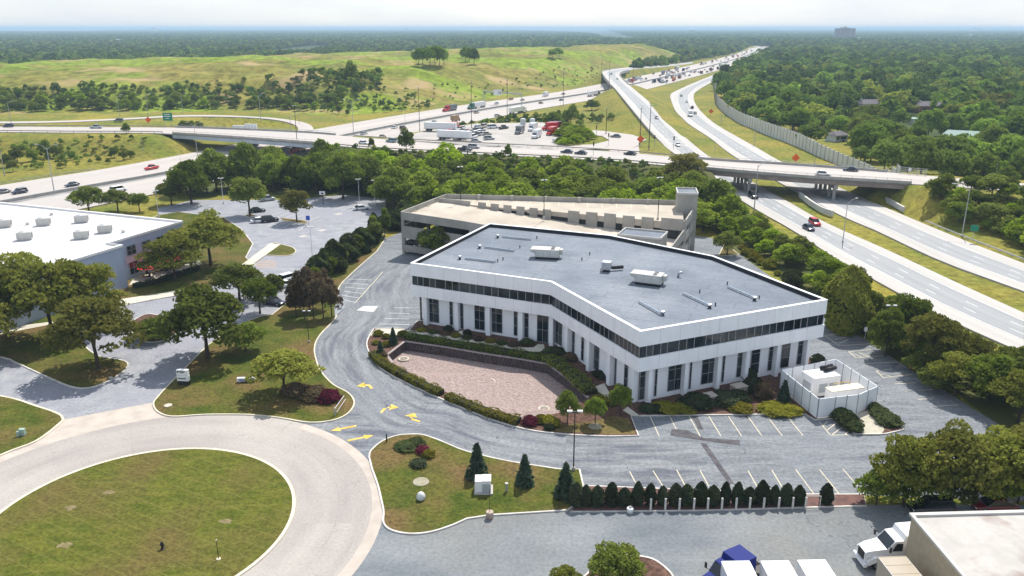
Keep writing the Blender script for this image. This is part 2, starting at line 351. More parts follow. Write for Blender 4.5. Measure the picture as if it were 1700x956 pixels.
M_thick = mat('thicket_floor', (.06, .075, .02, 1), (.10, .10, .03, 1), .08, .95, spec=.1)
M_steel = mat('galvanised_steel', (.46, .47, .48, 1), (.36, .37, .38, 1), 2, .45, metal=.6, coords='object')
M_dark = mat('dark_bronze_metal', (.018, .016, .015, 1), (.03, .026, .024, 1), 2, .5, coords='object')
M_cwall = mat('bridge_concrete', (.42, .40, .37, 1), (.33, .31, .285, 1), .3, .9, bump=.1, bscale=6)
M_bluegirder = mat('painted_girder', (.42, .47, .52, 1), (.36, .40, .45, 1), .2, .6)
M_rust = mat('rusty_girder', (.21, .165, .145, 1), (.27, .22, .195, 1), .3, .8)
# golf turf: rough with fairway patches
M_golf = mat('golf_rough', (.125, .14, .02, 1), (.215, .18, .042, 1), .03, .95, bump=.5, bscale=.5, c3=(.165, .215, .02, 1), scale3=.0075, f3=(.49, .54), detail=9, spec=.1, stretch=(1, .55, 1), fine=(.13,.55))
def _golf():
    n = M_golf.node_tree.nodes; l = M_golf.node_tree.links; b = n['Principled BSDF']; old = b.inputs['Base Color'].links[0].from_socket
    g = n.new('ShaderNodeNewGeometry'); t = n.new('ShaderNodeTexNoise'); t.inputs['Scale'].default_value = .022; t.inputs['Detail'].default_value = 5; l.new(g.outputs['Position'], t.inputs['Vector'])
    mr = n.new('ShaderNodeMapRange'); mr.inputs[1].default_value = .57; mr.inputs[2].default_value = .68; l.new(t.outputs[0], mr.inputs[0])
    mx = n.new('ShaderNodeMix'); mx.data_type = 'RGBA'; l.new(mr.outputs[0], mx.inputs[0]); l.new(old, mx.inputs[6]); mx.inputs[7].default_value = (.33, .24, .11, 1); l.new(mx.outputs[2], b.inputs['Base Color'])
_golf()

# ------------------------------------------------------------------ highways: edge lines, heights
DECK = 6.5
MED = smooth([Vector((-262, 20, 0))] + GL([(0, 338), (313, 281), (614, 217), (799, 183), (867, 172), (960, 158), (1010, 149), (1090, 131), (1150, 117), (1200, 104), (1240, 92), (1258, 84), (1268, 76)]), 8)
HN, HS = 29.5, 28
W_R = [(1700, 519), (1580, 465), (1474, 415), (1370, 369), (1313, 337), (1262, 309), (1178, 260), (1142, 231.6, .6), (1114, 206.7, 2.4), (1087, 177, 5), (1056, 150.7, 7.6), (1031.6, 129, 7.8), (1030, 121, 7.5), (1048, 116.5, 6.5), (1090, 112.5, 3.5), (1150, 105.5, .4)]
W_L = [(1700, 586), (1562, 524), (1474, 476), (1395, 433), (1313, 380), (1232, 333), (1115.6, 254.7), (1098, 238.7, .6), (1074.7, 213.8, 2.4), (1050, 184, 5), (1024.5, 152.5, 7.6), (1001, 124, 7.8), (1004, 117.5, 7.5), (1040, 112, 6.5), (1090, 109, 3.5), (1150, 102.5, .4)]
E_R = [(1760, 462), (1700, 437), (1598, 397.6), (1505, 359), (1430, 327), (1301, 270), (1260, 247), (1224.5, 227), (1189, 206.5), (1167.6, 188.7), (1155, 172.7), (1151.6, 160), (1158.7, 149.6), (1194, 130), (1228, 115), (1255, 102)]
E_L = [(1760, 508), (1700, 483), (1562.6, 433), (1456, 383), (1370, 344), (1222.7, 261.6), (1180, 229.6), (1144.5, 206.5), (1132, 195), (1121, 183), (1114, 165.6), (1113, 158), (1119.6, 152), (1153, 137), (1190, 122), (1225, 109)]
S_N = [(-500, 220), (-200, 219.5), (0, 219), (120, 220), (242.7, 220.5), (324, 224), (500, 236.3), (607, 246), (731, 253), (1000, 266), (1198, 283), (1331, 294), (1480, 303), (1700, 318), (1900, 332)]
S_F = [(-500, 213), (-200, 212), (0, 210), (120, 210.5), (223, 211), (324, 212.5), (500, 219.8), (600, 228), (720, 235.5), (1000, 250), (1187, 266), (1300, 273), (1440, 283), (1640, 300), (1840, 314)]
LP_C = [(-300, 203), (0, 203), (120, 201), (220, 196.5), (300, 192.3), (380, 192.6, 5.5), (445, 196, 3.5), (487, 202, 1.6), (505, 209, .6), (508, 217, .2)]
def edge_pair(a, b, n, z=0): return nres(smooth(GL(a, z), 6), n), nres(smooth(GL(b, z), 6), n)
WR, WL = [nres(smooth(GL(x), 6), 120) for x in (W_R, W_L)]
ER, EL = [nres(smooth(GL(x), 6), 120) for x in (E_R, E_L)]
SN, SF = [nres(smooth(GL(x, DECK), 6), 110) for x in (S_N, S_F)]
LC = nres(smooth(GL(LP_C, DECK), 6), 60); LA, LB = offset(LC, 3.8), offset(LC, -3.8)
def mid(a, b): return [x.lerp(y, .5) for x, y in zip(a, b)]
ROADS = [(MED, 30.5), (mid(WR, WL), None), (mid(ER, EL), None), (LC, 4.5)]
# raised ground round the cross street, the ramps and the maintenance yard
PLAT = [GL([(-600, 223), (0, 223), (252, 224), (262, 212), (330, 188), (200, 189), (0, 190), (-600, 193)], DECK),
        GL([(560, 246), (731, 256), (1000, 269), (1165, 284), (1160, 262), (1100, 256), (1076, 228), (1040, 219), (955, 213), (900, 202), (790, 204), (700, 217), (655, 230), (560, 222)], DECK),
        GL([(1508, 309), (1508, 287), (1850, 308), (1850, 345)], DECK)]
GOLF = [tuple(p)[:2] for p in GL([(-330, 196), (0, 190), (300, 186), (420, 184), (520, 191), (600, 190), (728, 179), (870, 156), (1000, 136), (1060, 118), (1110, 107)])] + [(330, 1500), (200, 1640), (-100, 1420), (-300, 1190), (-560, 960), (-900, 860)]
BASIN_PX = [(672, 566), (735, 575), (800, 586), (860, 595), (910, 604), (945, 630), (977, 660), (935, 683), (896, 693), (862, 699), (800, 676), (740, 650), (690, 624), (652, 602), (642, 589)]
BASIN = GL(BASIN_PX, .14)
def HT(X, Y, carve=True):
    X = np.asarray(X, float); Y = np.asarray(Y, float); h = np.full(X.shape, -.03)
    h += np.where(Y > 1700, 6 * vnoise(X / 900, Y / 900, 5) - 3, 0)
    far = np.maximum(distpoly(X, Y, [(-160, 30), (110, 30), (110, 220), (-160, 220)]) - 10, 0)
    h += sstep(far / 60) * (vnoise(X / 25, Y / 25, 3) - .4) * .5
    for P in PLAT:
        d = distpoly(X, Y, P); h = np.maximum(h, (DECK - .25) * (1 - np.clip((d - 1.5) / 17, 0, 1) ** 1.2))
    ins = inpoly(X, Y, GOLF)
    d, _ = distline(X, Y, [p + (0,) for p in GOLF] + [GOLF[0] + (0,)]); d = np.where(ins, d, 0)
    rg = lambda a, b, sd_: 1 - np.abs(2 * vnoise(X / a, Y / b, sd_) - 1)
    dune = (rg(95, 40, 11) - .5) * 6 + (rg(42, 22, 12) - .5) * 5 + (vnoise(X / 21, Y / 15, 15) - .5) * 1.8 + (vnoise(X / 220, Y / 130, 14) - .5) * 5
    k = .72 * sstep(d / 85) + .28 * sstep(d / 420); h = np.where(ins, np.maximum(h, k * (17 + 6 * np.clip((X + 500) / 700, 0, 1)) + dune * sstep(d / 70)), h)
    if carve:
        for i, (ln, hw) in enumerate(ROADS):
            if hw is None: hw = 11.5 if i == 1 else 12.0
            dd, z = distline(X, Y, ln[::2] + [ln[-1]]); h = np.where(dd < hw, np.minimum(h, z - .35), h)
            if i in (1, 3):      # fill under the rising ramps
                up = z - .35 - np.maximum(dd - hw, 0) / 2.4
                ok = np.ones(X.shape, bool)
                dm, _ = distline(X, Y, MED[::2]); ok = dm > 34
                h = np.where(ok & (dd < 40), np.maximum(h, np.where(z > .3, up, -9)), h)
        h = np.where(distpoly(X, Y, BASIN) < 2.6, -2.6, h)
    return h
def ht(x, y): return float(HT(np.array([x]), np.array([y]))[0])

# ------------------------------------------------------------------ the ground, one sheet to the horizon
def spaced(segs):
    out = [segs[0][0]]
    for a, b, s in segs: out += list(np.arange(a, b, s))[1:] + [b]
    return np.array(out)
def geo(a, b, s, g=1.16):
    out = []; x = a
    while x < b: s *= g; x += s; out.append(x)
    return out
xs = spaced([(-900, -340, 9), (-340, 340, 4), (340, 700, 9)]); xs = np.r_[[-x for x in geo(900, 32000, 12)][::-1], xs, geo(700, 32000, 12)]
ys = spaced([(-60, 40, 20), (40, 480, 4), (480, 900, 6), (900, 1700, 10)]); ys = np.r_[ys, geo(1700, 32000, 14)]
XX, YY = np.meshgrid(xs, ys); ZZ = HT(XX, YY)
nx_, ny_ = len(xs), len(ys)
idx = np.arange(nx_ * ny_).reshape(ny_, nx_)
F = np.stack([idx[:-1, :-1], idx[:-1, 1:], idx[1:, 1:], idx[1:, :-1]], -1).reshape(-1, 4)
me = bpy.data.meshes.new('ground'); me.vertices.add(nx_ * ny_); me.vertices.foreach_set('co', np.stack([XX, YY, ZZ], -1).ravel())
me.loops.add(F.size); me.loops.foreach_set('vertex_index', F.ravel().astype(np.int32)); me.polygons.add(len(F)); me.polygons.foreach_set('loop_start', np.arange(0, F.size, 4, dtype=np.int32))
cx = (xs[:-1] + xs[1:]) / 2; cy = (ys[:-1] + ys[1:]) / 2; CX, CY = np.meshgrid(cx, cy)
dm, _ = distline(CX, CY, MED[::3]); dE, _ = distline(CX, CY, mid(ER, EL)[::3]); dW, _ = distline(CX, CY, mid(WR, WL)[::3])
mi = np.full(CX.shape, 2, np.int32)                                   # forest floor far off
mi[(CY < 760) & (CX < 190)] = 0
ins = inpoly(CX, CY, GOLF); gd, _ = distline(CX, CY, [p + (0,) for p in GOLF] + [GOLF[0] + (0,)])
mi[ins] = 1
mi[(dm < 60) | (dE < 30) | (dW < 40)] = np.where(ins & (dm > 45), 1, 0)[(dm < 60) | (dE < 30) | (dW < 40)]
thick = inpoly(CX, CY, [tuple(p)[:2] for p in GL([(300, 330), (420, 262), (600, 258), (1000, 275), (1180, 300), (1240, 345), (1290, 400), (1400, 470), (1700, 640), (1700, 720), (1500, 600), (1240, 430), (1180, 380), (700, 340), (600, 400), (560, 470), (480, 520), (470, 480), (620, 350), (450, 320)])])
mi[thick] = 3
for m_ in (M_grass, M_golf, M_forest, M_thick): me.materials.append(m_)
me.polygons.foreach_set('material_index', mi.ravel()); me.polygons.foreach_set('use_smooth', np.ones(len(F), bool)); me.update(); me.validate()
ground = bpy.data.objects.new('ground', me); COL.objects.link(ground); ground['kind'] = 'structure'

# ------------------------------------------------------------------ roads
def lift(L, dz): return [p + Vector((0, 0, dz)) for p in L]
o = ribbon('highway', offset(MED, HN), offset(MED, -HS), M_hwy, skirt=.8, nx=4, dz=.0)
ribbon('median_shoulder', lift(offset(MED, 4.0), .006), lift(offset(MED, -3.2), .006), M_med, parent=o)
b = MB(); strip(b, lift(MED, 0), .5, .0, .95); b.build('median_barrier', M_cwall, o)
def dashes(parent, A, B, fracs, step=12, ln=3.2, wd=.16, m=M_white, dz=.012, solid=()):
    b = MB(); N = len(A)
    for fr in fracs:
        L = resample([A[i].lerp(B[i], fr) + Vector((0, 0, dz)) for i in range(N)], 1.6)
        L = [p for p in L if p.y < 800]
        if fr in solid:
            for p, q in zip(L, L[1:]):
                d = (q - p).normalized(); s_ = Vector((-d.y, d.x, 0)) * wd / 2; b.add([p + s_, p - s_, q - s_, q + s_], [(0, 1, 2, 3)])
        else:
            k = max(1, int(step / 1.6))
            for i in range(0, len(L) - 2, k):
                p, q = L[i], L[min(i + 2, len(L) - 1)]; d = (q - p).normalized(); s_ = Vector((-d.y, d.x, 0)) * wd / 2; b.add([p + s_, p - s_, q - s_, q + s_], [(0, 1, 2, 3)])
    q = b.build('lane_markings', m, parent); q['kind'] = 'stuff'; return q
dashes(o, offset(MED, HN), offset(MED, -HS), (.07, .13, .19, .25, .31, .37, .43, .57, .63, .69, .75, .81, .87, .93), solid=(.07, .43, .57, .93))
def carriageway(nm, A, B, f0, f1):
    o = ribbon(nm, A, B, M_shoulder, skirt=.6, nx=2)
    a = [p.lerp(q, f0) + Vector((0, 0, .006)) for p, q in zip(A, B)]; c = [p.lerp(q, f1) + Vector((0, 0, .006)) for p, q in zip(A, B)]
    ribbon('traffic_lanes', a, c, M_hwya, parent=o)
    dashes(o, A, B, (f0 + .01, (f0 + f1) / 2 - .08, (f0 + f1) / 2 + .1, f1 - .01), solid=(f0 + .01, f1 - .01)); return o
hw_w = carriageway('west_carriageway', WR, WL, .22, .72); hw_e = carriageway('east_carriageway', ER, EL, .28, .76)
o = ribbon('loop_ramp', LA, LB, M_hwy, skirt=.5)
street = ribbon('cross_street', SN, SF, M_hwy, skirt=.5)
dashes(street, SN, SF, (.08, .3, .5, .7, .92), solid=(.08, .5, .92), m=M_white)
YD = GL([(655, 232), (700, 218), (790, 205), (900, 203), (930, 213), (938, 240), (925, 249), (800, 243), (720, 238)], DECK)
yard = sheet('maintenance_yard', YD, DECK + .0, mat('yard_pavement', (.40, .37, .34, 1), (.32, .30, .28, 1), .12, .9))
rmp = sheet('slip_road', GL([(952, 214.5), (1000, 217), (1050, 223.5), (1074, 232), (1060, 237), (1062, 258), (1012, 256), (1012, 247), (918, 248.5), (918, 242), (985, 239.5), (1012, 233), (1000, 226), (955, 219.5)], DECK), DECK + .012, M_hwy)
# ------------------------------------------------------------------ paved ground of the three properties (sheets a few mm apart), raised lawns with kerbs
CC, RI, RO = Vector((-39.49, 74.45, 0)), 15.9, 25.6                   # cul-de-sac
def arc(r, n=96, z=0, a0=0, a1=2 * math.pi): return [Vector((CC.x + r * math.cos(a0 + (a1 - a0) * i / n), CC.y + r * math.sin(a0 + (a1 - a0) * i / n), z)) for i in range(n + 1)]
KZ = .13
OFF_PX = [(621, 546), (614, 557), (609, 570), (612, 584), (621, 600), (635, 614), (656, 627), (680, 639), (710, 653), (740, 666), (780, 683), (816, 697), (851, 708), (887, 716), (922, 720), (958, 723), (1011, 725)]
office_isl = smooth(GL(OFF_PX), 4) + GL([(1060, 724), (1047, 691), (1190, 689.5), (1336, 688), (1353, 698), (1385, 695), (1420, 721), (1470, 721), (1500, 714), (1486, 697), (1455, 672), (1384, 607), (1362, 596), (1300, 590)]) + [Vector((36, 121, 0)), Vector((20, 121, 0)), Vector((-2, 139, 0))] + GL([(692, 534), (680, 548), (660, 545.5)])
lot = sheet('office_parking_lot', GL([(480, 712), (500, 690), (515, 570), (560, 470), (602, 436), (626, 417), (640, 396), (668, 384), (700, 384), (1120, 392), (1163, 392), (1186, 396), (1203, 408), (1228, 422), (1258, 444), (1373, 524), (1439, 565), (1505, 609), (1570, 649), (1617, 679), (1676, 715), (1780, 785), (1780, 835), (1434, 822), (968, 806), (940, 800), (780, 775), (640, 775), (600, 800), (540, 750)]), .002, M_asph, holes=[BASIN])
A = smooth(GL([(607, 437), (580, 458), (561, 477), (556, 505), (550, 533), (531, 557), (522, 579), (526, 605), (540, 627), (560, 650), (600, 690), (640, 716), (700, 724), (745, 738), (785, 753), (822, 762), (858, 769), (900, 775.5), (940, 780)]), 5)
B = smooth(GL([(690, 440), (690, 470), (680, 505), (655, 535), (625, 546), (612, 557), (608, 570), (611, 584), (620, 600), (634, 614), (656, 627.5), (680, 639.5), (710, 653.5), (740, 666.5), (780, 683.5), (816, 697.5), (851, 708.5), (887, 716.5), (940, 721.5)]), 5)
ribbon('driveway', nres(A, 90), nres(B, 90), M_drive, parent=lot, nx=3, dz=.005)
truck_yard = sheet('truck_yard', GL([(520, 1010), (600, 862), (640, 866), (680, 884), (720, 880), (760, 862), (815, 853), (945, 848), (1160, 846), (1440, 838), (1800, 838), (1800, 1250), (560, 1250)]), .004, M_yard)
left_lot = sheet('neighbour_drive', GL([(-120, 600), (0, 590), (120, 560), (205, 497), (300, 470), (395, 440), (400, 395), (372, 360), (300, 352), (262, 356), (262, 345), (330, 330), (400, 318), (520, 318), (640, 330), (640, 360), (600, 390), (540, 425), (495, 470), (478, 502), (452, 526), (380, 560), (262, 662), (254, 672), (105, 698), (0, 662), (-120, 640)]), .002, M_lot2)
cul = ribbon('cul_de_sac', arc(RO, z=.010), arc(RI, z=.010), M_cul, nx=2)
sheet('drive_apron', GL([(104, 697), (180, 682), (255, 668), (262, 684), (284, 692), (340, 702), (200, 722), (60, 760), (40, 748), (95, 707)]), .006, M_apron, parent=cul)
ribbon('street_margin', arc(RO + 3.2, z=.0085, a0=R(98), a1=R(205), n=50), arc(RO - .1, z=.0085, a0=R(98), a1=R(205), n=50), M_apron, parent=cul)
rim = ribbon('gutter', arc(RO + .05, z=.014, a0=R(-55), a1=R(62), n=50), arc(RO - 1.25, z=.014, a0=R(-55), a1=R(62), n=50), M_apron, parent=cul)
def raised(name, poly, m, z=KZ, kerb=M_kerb, closed_kerb=True, holes=(), kw=.2, kname='kerb'):
    o = sheet(name, poly, z, m, holes=holes); b = MB(); L = list(poly)
    strip(b, [Vector((p[0], p[1], 0)) for p in L], kw, -.05, z + .02, closed_kerb); b.build(kname, kerb, o); return o
isl = arc(RI)[:-1]; lawn_c = raised('roundabout_lawn', isl, M_isl, kerb=M_kerby, kw=.35)
l1 = smooth(GL([(-150, 640), (0, 658), (60, 675), (95, 687), (104, 695), (100, 703), (60, 733), (0, 757), (-150, 830)]), 4, False); lawn1 = raised('corner_lawn', l1, M_lawn, kerb=M_kerby, kw=.3)
l2 = smooth(GL([(-150, 560), (0, 593), (25, 602), (80, 627), (120, 643), (150, 644), (185, 631), (210, 612), (207, 600), (165, 592), (142, 576), (134, 560), (142, 545), (175, 522), (216, 505)]), 4) + GL([(262, 497), (330, 482), (390, 462), (424, 440), (408, 428), (420, 405), (400, 380), (372, 362), (296, 352), (262, 358)]) + [Vector((-100, 200, 0)), Vector((-135, 180, 0)), Vector((-130, 130, 0))]
lawn2 = raised('neighbour_lawn', l2, M_lawn, z=KZ)
l2b = smooth(GL([(217, 538), (224, 558), (244, 568), (270, 566), (290, 556), (302, 545), (280, 530), (245, 522)]), 5, True); bed2 = raised('planted_island', l2b, M_mulch)
l3 = smooth(GL([(602, 438), (580, 458), (563, 477), (560, 500), (558, 527), (531, 557), (522, 579), (527, 605), (534, 619), (553, 639), (578, 653), (588, 667), (584, 680), (572, 691), (550, 699), (513, 702), (463, 694), (410, 689), (339, 689), (286, 692), (262, 684), (255, 671), (262, 660), (282, 638), (339, 580), (352, 569), (390, 543), (433, 526)]), 4) + GL([(452, 523), (479, 501), (492, 468), (540, 427), (600, 392), (632, 372), (640, 396), (626, 417)])
lawn3 = raised('sign_lawn', l3, M_lawn, kerb=M_kerby)
l4 = smooth(GL([(613, 760), (616, 749), (635, 733), (659, 724), (680, 722), (703, 723), (732, 733), (760, 745), (785, 753), (822, 762), (858, 769), (900, 775.5), (932, 780), (962, 780)]), 3) + GL([(968, 806), (972, 826), (942, 848), (815, 856)]) + smooth(GL([(775, 862), (750, 873), (715, 884), (680, 887), (650, 881), (637, 869), (637, 850), (633, 830), (627, 805), (618, 780)]), 4)
lawn4 = raised('transformer_lawn', l4, M_lawn, kerb=M_kerb)
bedA = raised('hedge_bed', GL([(968.5, 806.5), (1337, 821), (1434, 821), (1438, 840), (1160, 848), (946, 850), (972, 827)]), mat('bark_strip', (.16, .085, .07, 1), (.10, .055, .05, 1), 1.2, .95, bump=.5, bscale=8), z=.07)
oisl = raised('office_planting_island', office_isl, M_mulch, z=KZ, holes=[BASIN], kerb=M_kerb)
l5 = smooth(GL([(451, 404.5), (466, 406), (485, 411), (491, 417), (485, 423), (470, 425), (446, 424), (437, 423)]), 4, True); raised('oval_lawn', l5, M_lawn, kerb=M_kerby)
raised('tree_island', GL([(466, 362), (503, 366), (512, 369), (505, 372), (468, 366)]), M_dry, kerb=M_kerb); raised('tree_island', GL([(405, 357), (420, 356), (424, 359), (412, 361)]), M_dry, kerb=M_kerb)
raised('shrub_island', GL([(1193, 425), (1201, 409), (1215, 414), (1227, 423)]), M_dry, kerb=M_kerby)
# lawn corner of the office island, walkways, gravel basin and its retaining wall
sheet('front_lawn', GL([(903, 716), (935, 716.5), (1011, 721), (1055, 720), (1044, 695), (1020, 690), (980, 700), (930, 706)], KZ), KZ + .006, M_dry, parent=oisl)
walk = GL([(618, 551), (626, 545.5), (660, 545.5), (680, 548), (735, 555.5), (800, 566), (867, 577), (886, 576.5), (893, 571), (903, 571), (905, 582), (880, 586), (851, 583), (800, 575), (735, 565), (678, 556.5), (633, 556), (615, 557)], KZ)
sheet('front_walk', walk, KZ + .010, M_walk, parent=oisl)
sheet('door_walk', GL([(755, 557.5), (764, 549), (770, 549), (768, 559)], KZ), KZ + .012, M_walk, parent=oisl)
sheet('side_walk', GL([(984, 643), (1003, 636), (1016, 660), (1012, 664)], KZ), KZ + .010, M_walk, parent=oisl)
sheet('corner_walk', GL([(1034, 681), (1042, 675), (1062, 690), (1050, 691)], KZ), KZ + .010, M_walk, parent=oisl)
sheet('walk', GL([(190, 500), (196, 497), (250, 489), (300, 481), (340, 477), (338, 483), (300, 490), (255, 496), (222, 503), (200, 507)], KZ), KZ + .006, M_walk, parent=lawn2)
sheet('entrance_walk', GL([(400, 441), (449, 404.5), (466, 406.5), (419, 440)]), KZ + .03, M_walk, parent=lawn2)
sheet('footpath', GL([(-60, 545), (0, 545), (60, 537), (95, 533), (92, 537), (55, 544), (0, 555), (-60, 560)], KZ), KZ + .006, M_walk, parent=lawn2)
FZ = -1.45
floor_pts = [p.copy() for p in BASIN]
for i, p in enumerate(floor_pts): p.z = FZ if i <= 6 or i >= 13 else .1
bz = MB(); ts, vv = tess(floor_pts); bz.add(floor_pts, ts); basin = bz.build('gravel_basin', M_gravel); basin['kind'] = 'structure'
for p in basin.data.polygons:
    if p.normal.z < 0: p.flip()
# retaining wall: capped courses of split-face block
M_block = mat('split_face_block', (.075, .055, .055, 1), (.14, .105, .10, 1), 1.6, .95, bump=.6, bscale=6)
addline(M_block, 'brick', w=.45, h=.2, m=.02, c=(.03, .022, .022, 1), amt=.8)
wl = [BASIN[i] for i in (13, 14, 0, 1, 2, 3, 4, 5, 6)]
rw = thing('retaining_wall', 'dark split-face block retaining wall around the sunken pink gravel bed', 'wall', tuple(wl[4]))
rw.location = (0, 0, 0)
for a, b_ in zip(wl, wl[1:]):
    for k in range(6):
        n = max(2, int((b_ - a).length / .62))
        mb = MB(); d = (b_ - a).normalized(); nn = Vector((-d.y, d.x, 0))
        for i in range(n):
            p = a.lerp(b_, (i + (.25 if k % 2 else 0)) / n); q = a.lerp(b_, min(1, (i + .94 + (.25 if k % 2 else 0)) / n)); of = nn * (.03 * k + random.uniform(-.012, .012))
            mb.beam(Vector((p.x, p.y, FZ + .11 + .245 * k)) + of, Vector((q.x, q.y, FZ + .11 + .245 * k)) + of, .3, .225)
        c = mb.build('block_course', M_block, rw); c['kind'] = 'stuff'
    mb = MB(); mb.beam(Vector((a.x, a.y, .10)), Vector((b_.x, b_.y, .10)), .42, .1); mb.build('cap', mat('wall_cap', (.26, .22, .21, 1), (.34, .29, .27, 1), 1.2, .9), rw)
def ringdrain(px, py, z, r, label, nm='storm_drain'):
    p = G(px, py, z); t = thing(nm, label, 'drain', p)
    b = MB(); n = 22
    for i in range(n):
        a = 2 * math.pi * i / n; b.lathe((math.cos(a) * r, math.sin(a) * r, -.05), [(.20, 0), (.24, .08), (.16, .17), (.05, .2)], 6)
    b.build('stone_ring', M_rock, t)
    b = MB(); b.cyl((0, 0, -.05), r * .55, .14, 20); b.build('cover', mat('drain_cover', (.33, .28, .22, 1), (.22, .19, .16, 1), 2, .8), t); return t
ringdrain(810, 634, -.85, 1.05, 'round drain cover ringed with pale stones in the middle of the gravel bed')
ringdrain(670, 596, -1.35, .75, 'round drain ringed with stones beside the retaining wall corner')
ringdrain(903, 679, -.4, .7, 'dark round drain with pale ring at the gravel edge near the young trees')

# ------------------------------------------------------------------ painted marks
def line_mark(parent, a, b, w=.11, m=M_stripe, z=.012, name='stall_line'):
    mb = MB(); a = Vector((a[0], a[1], 0)); b = Vector((b[0], b[1], 0)); d = (b - a).normalized(); s = Vector((-d.y, d.x, 0)) * w / 2
    mb.add([Vector((p.x, p.y, z)) for p in (a + s, a - s, b - s, b + s)], [(0, 1, 2, 3)]); o = mb.build(name, m, parent)
    if o.data.polygons[0].normal.z < 0: o.data.flip_normals()
    return o
C8 = lambda x, y: (1060 + x / 5.623, 560 + y / 5.623)
for x0, x1, y1 in ((108, 195, 925), (292, 388, 925), (474, 577, 925), (658, 770, 922), (840, 962, 920), (1022, 1152, 920), (1203, 1342, 918), (1388, 1535, 915)):
    line_mark(lot, G(*C8(x0, 738)), G(*C8(x1, y1)))
C9 = lambda x, y: (1150 + x / 5.623, 690 + y / 5.623)
for x0, y0, x1, y1 in ((70, 512, 150, 660), (515, 510, 600, 660), (738, 505, 830, 660), (960, 500, 1135, 735), (1182, 500, 1368, 732), (1402, 497, 1600, 728), (-150, 505, -70, 655), (-370, 515, -280, 655), (-590, 520, -520, 650)):
    line_mark(lot, G(*C9(x0, y0)), G(*C9(x1, y1)))
for a, b in (((1180, 55), (1285, 182)), ((1285, 182), (1515, 175)), ((1260, 55), (1215, 95)), ((1350, 60), (1255, 135)), ((1408, 100), (1300, 178)), ((1455, 148), (1418, 178))):
    line_mark(lot, G(*C9(*a)), G(*C9(*b)), name='hatch_line', m=M_stripe)
C6 = lambda x, y: (1350 + x / 5.623, 480 + y / 5.623)
for a, b in (((110, 385), (300, 365)), ((105, 435), (360, 410)), ((110, 435), (250, 530)), ((250, 530), (525, 510)), ((330, 585), (540, 565)), ((330, 585), (400, 640)), ((400, 640), (690, 620)), ((500, 695), (790, 680)), ((590, 762), (740, 745)), ((590, 762), (655, 825)), ((655, 825), (930, 795)), ((760, 885), (960, 872)), ((870, 955), (1110, 935)),
             ((160, 425), (250, 410)), ((200, 470), (340, 440)), ((240, 505), (330, 470)), ((360, 600), (470, 640)), ((420, 590), (520, 630)), ((630, 790), (720, 810))):
    line_mark(lot, G(*C6(*a)), G(*C6(*b)), w=.12, m=M_stripe)
C5 = lambda x, y: (1400 + x / 5.623, 640 + y / 5.623)
for a, b in (((580, 55), (890, 35)), ((700, 130), (850, 112)), ((860, 195), (1080, 180))): line_mark(lot, G(*C5(*a)), G(*C5(*b)), w=.12)
C3 = lambda x, y: (380 + x / 5.623, 440 + y / 5.623)
for i in range(6): line_mark(lot, G(*C3(1110 - 12 * i, 130 + i * 38)), G(*C3(1330 - 30 * i, 138 + i * 42)), w=.13, m=M_white)
for i in range(4): line_mark(lot, G(*C3(1540 - 45 * i, 398 + i * 50)), G(*C3(1687, 400 + i * 52)), w=.13, m=M_white)
line_mark(lot, G(*C3(1180, 350)), G(*C3(1440, 60)), w=.14, m=M_stripe)
def arrow(px, py, heading, turn, L=3.4):
    p = G(px, py); d = Vector((math.cos(heading), math.sin(heading), 0)); s = Vector((-d.y, d.x, 0)); P = lambda a, b: tuple(p + d * a + s * b + Vector((0, 0, .02))); mb = MB(); w = .2
    if turn == 0: mb.add([P(-L / 2, -w), P(L / 2 - 1.2, -w), P(L / 2 - 1.2, -.62), P(L / 2, 0), P(L / 2 - 1.2, .62), P(L / 2 - 1.2, w), P(-L / 2, w)], [(0, 1, 5, 6), (2, 3, 4)])
    else:
        k = turn; mb.add([P(-L / 2, -w), P(L / 2 - 1.0, -w), P(L / 2 - .4, .5 * k), P(L / 2 - .9, .7 * k), P(L / 2 - 1.3, w), P(-L / 2, w)], [(0, 1, 4, 5), (1, 2, 3, 4)])
        mb.add([P(L / 2 + .2, .3 * k), P(L / 2 - .5, 1.7 * k), P(L / 2 - 1.6, .75 * k)], [(0, 1, 2)])
    o = mb.build('painted_arrow', M_yellow, lot)
    for f in o.data.polygons:
        if f.normal.z < 0: f.flip()
arrow(570.5, 711, R(205), 0); arrow(599, 727, R(25), 0); arrow(639, 678, R(75), -1, 2.6); arrow(684, 696, R(150), -1, 2.6); arrow(613, 640, R(118), 1, 2.4)
for poly, nm in (([(1115, 712), (1140, 714), (1168, 727), (1229, 731), (1227, 739), (1200, 736), (1165, 731), (1113, 723)], 'asphalt_patch'), ([(1148, 691), (1158, 691), (1168, 713), (1160, 713)], 'asphalt_patch'), ([(1162, 735), (1172, 736), (1219, 803), (1210, 804)], 'asphalt_patch')):
    sheet(nm, GL(poly), .016, M_patch, parent=lot)
sheet('concrete_pad', GL([(592, 515), (603, 508), (628, 508), (620, 518)]), .016, mat('new_concrete_pad', (.55, .53, .50, 1), (.48, .46, .44, 1), .8, .9), parent=lot)
for i in range(9): line_mark(left_lot, G(489 + i * 13, 344 + i * .8), G(509 + i * 13, 338 + i * .8), w=.12, m=M_white)
for i in range(6): line_mark(left_lot, G(447 + i * 12.5, 359 + i * 1.6), G(467 + i * 12.5, 352 + i * 1.5), w=.12, m=M_white)
for i in range(7): line_mark(left_lot, G(418 + i * 13, 372 + i * 1.8), G(432 + i * 13, 365 + i * 1.2), w=.12, m=M_white)
for i in range(5): line_mark(left_lot, G(416 + i * 3, 438 + i * 2.6 - 4), G(456 + i * 1.2, 438 + i * 2.5 - 5), w=.25, m=mat('orange_paint', (.62, .33, .12, 1), (.55, .38, .22, 1), 1, .85))
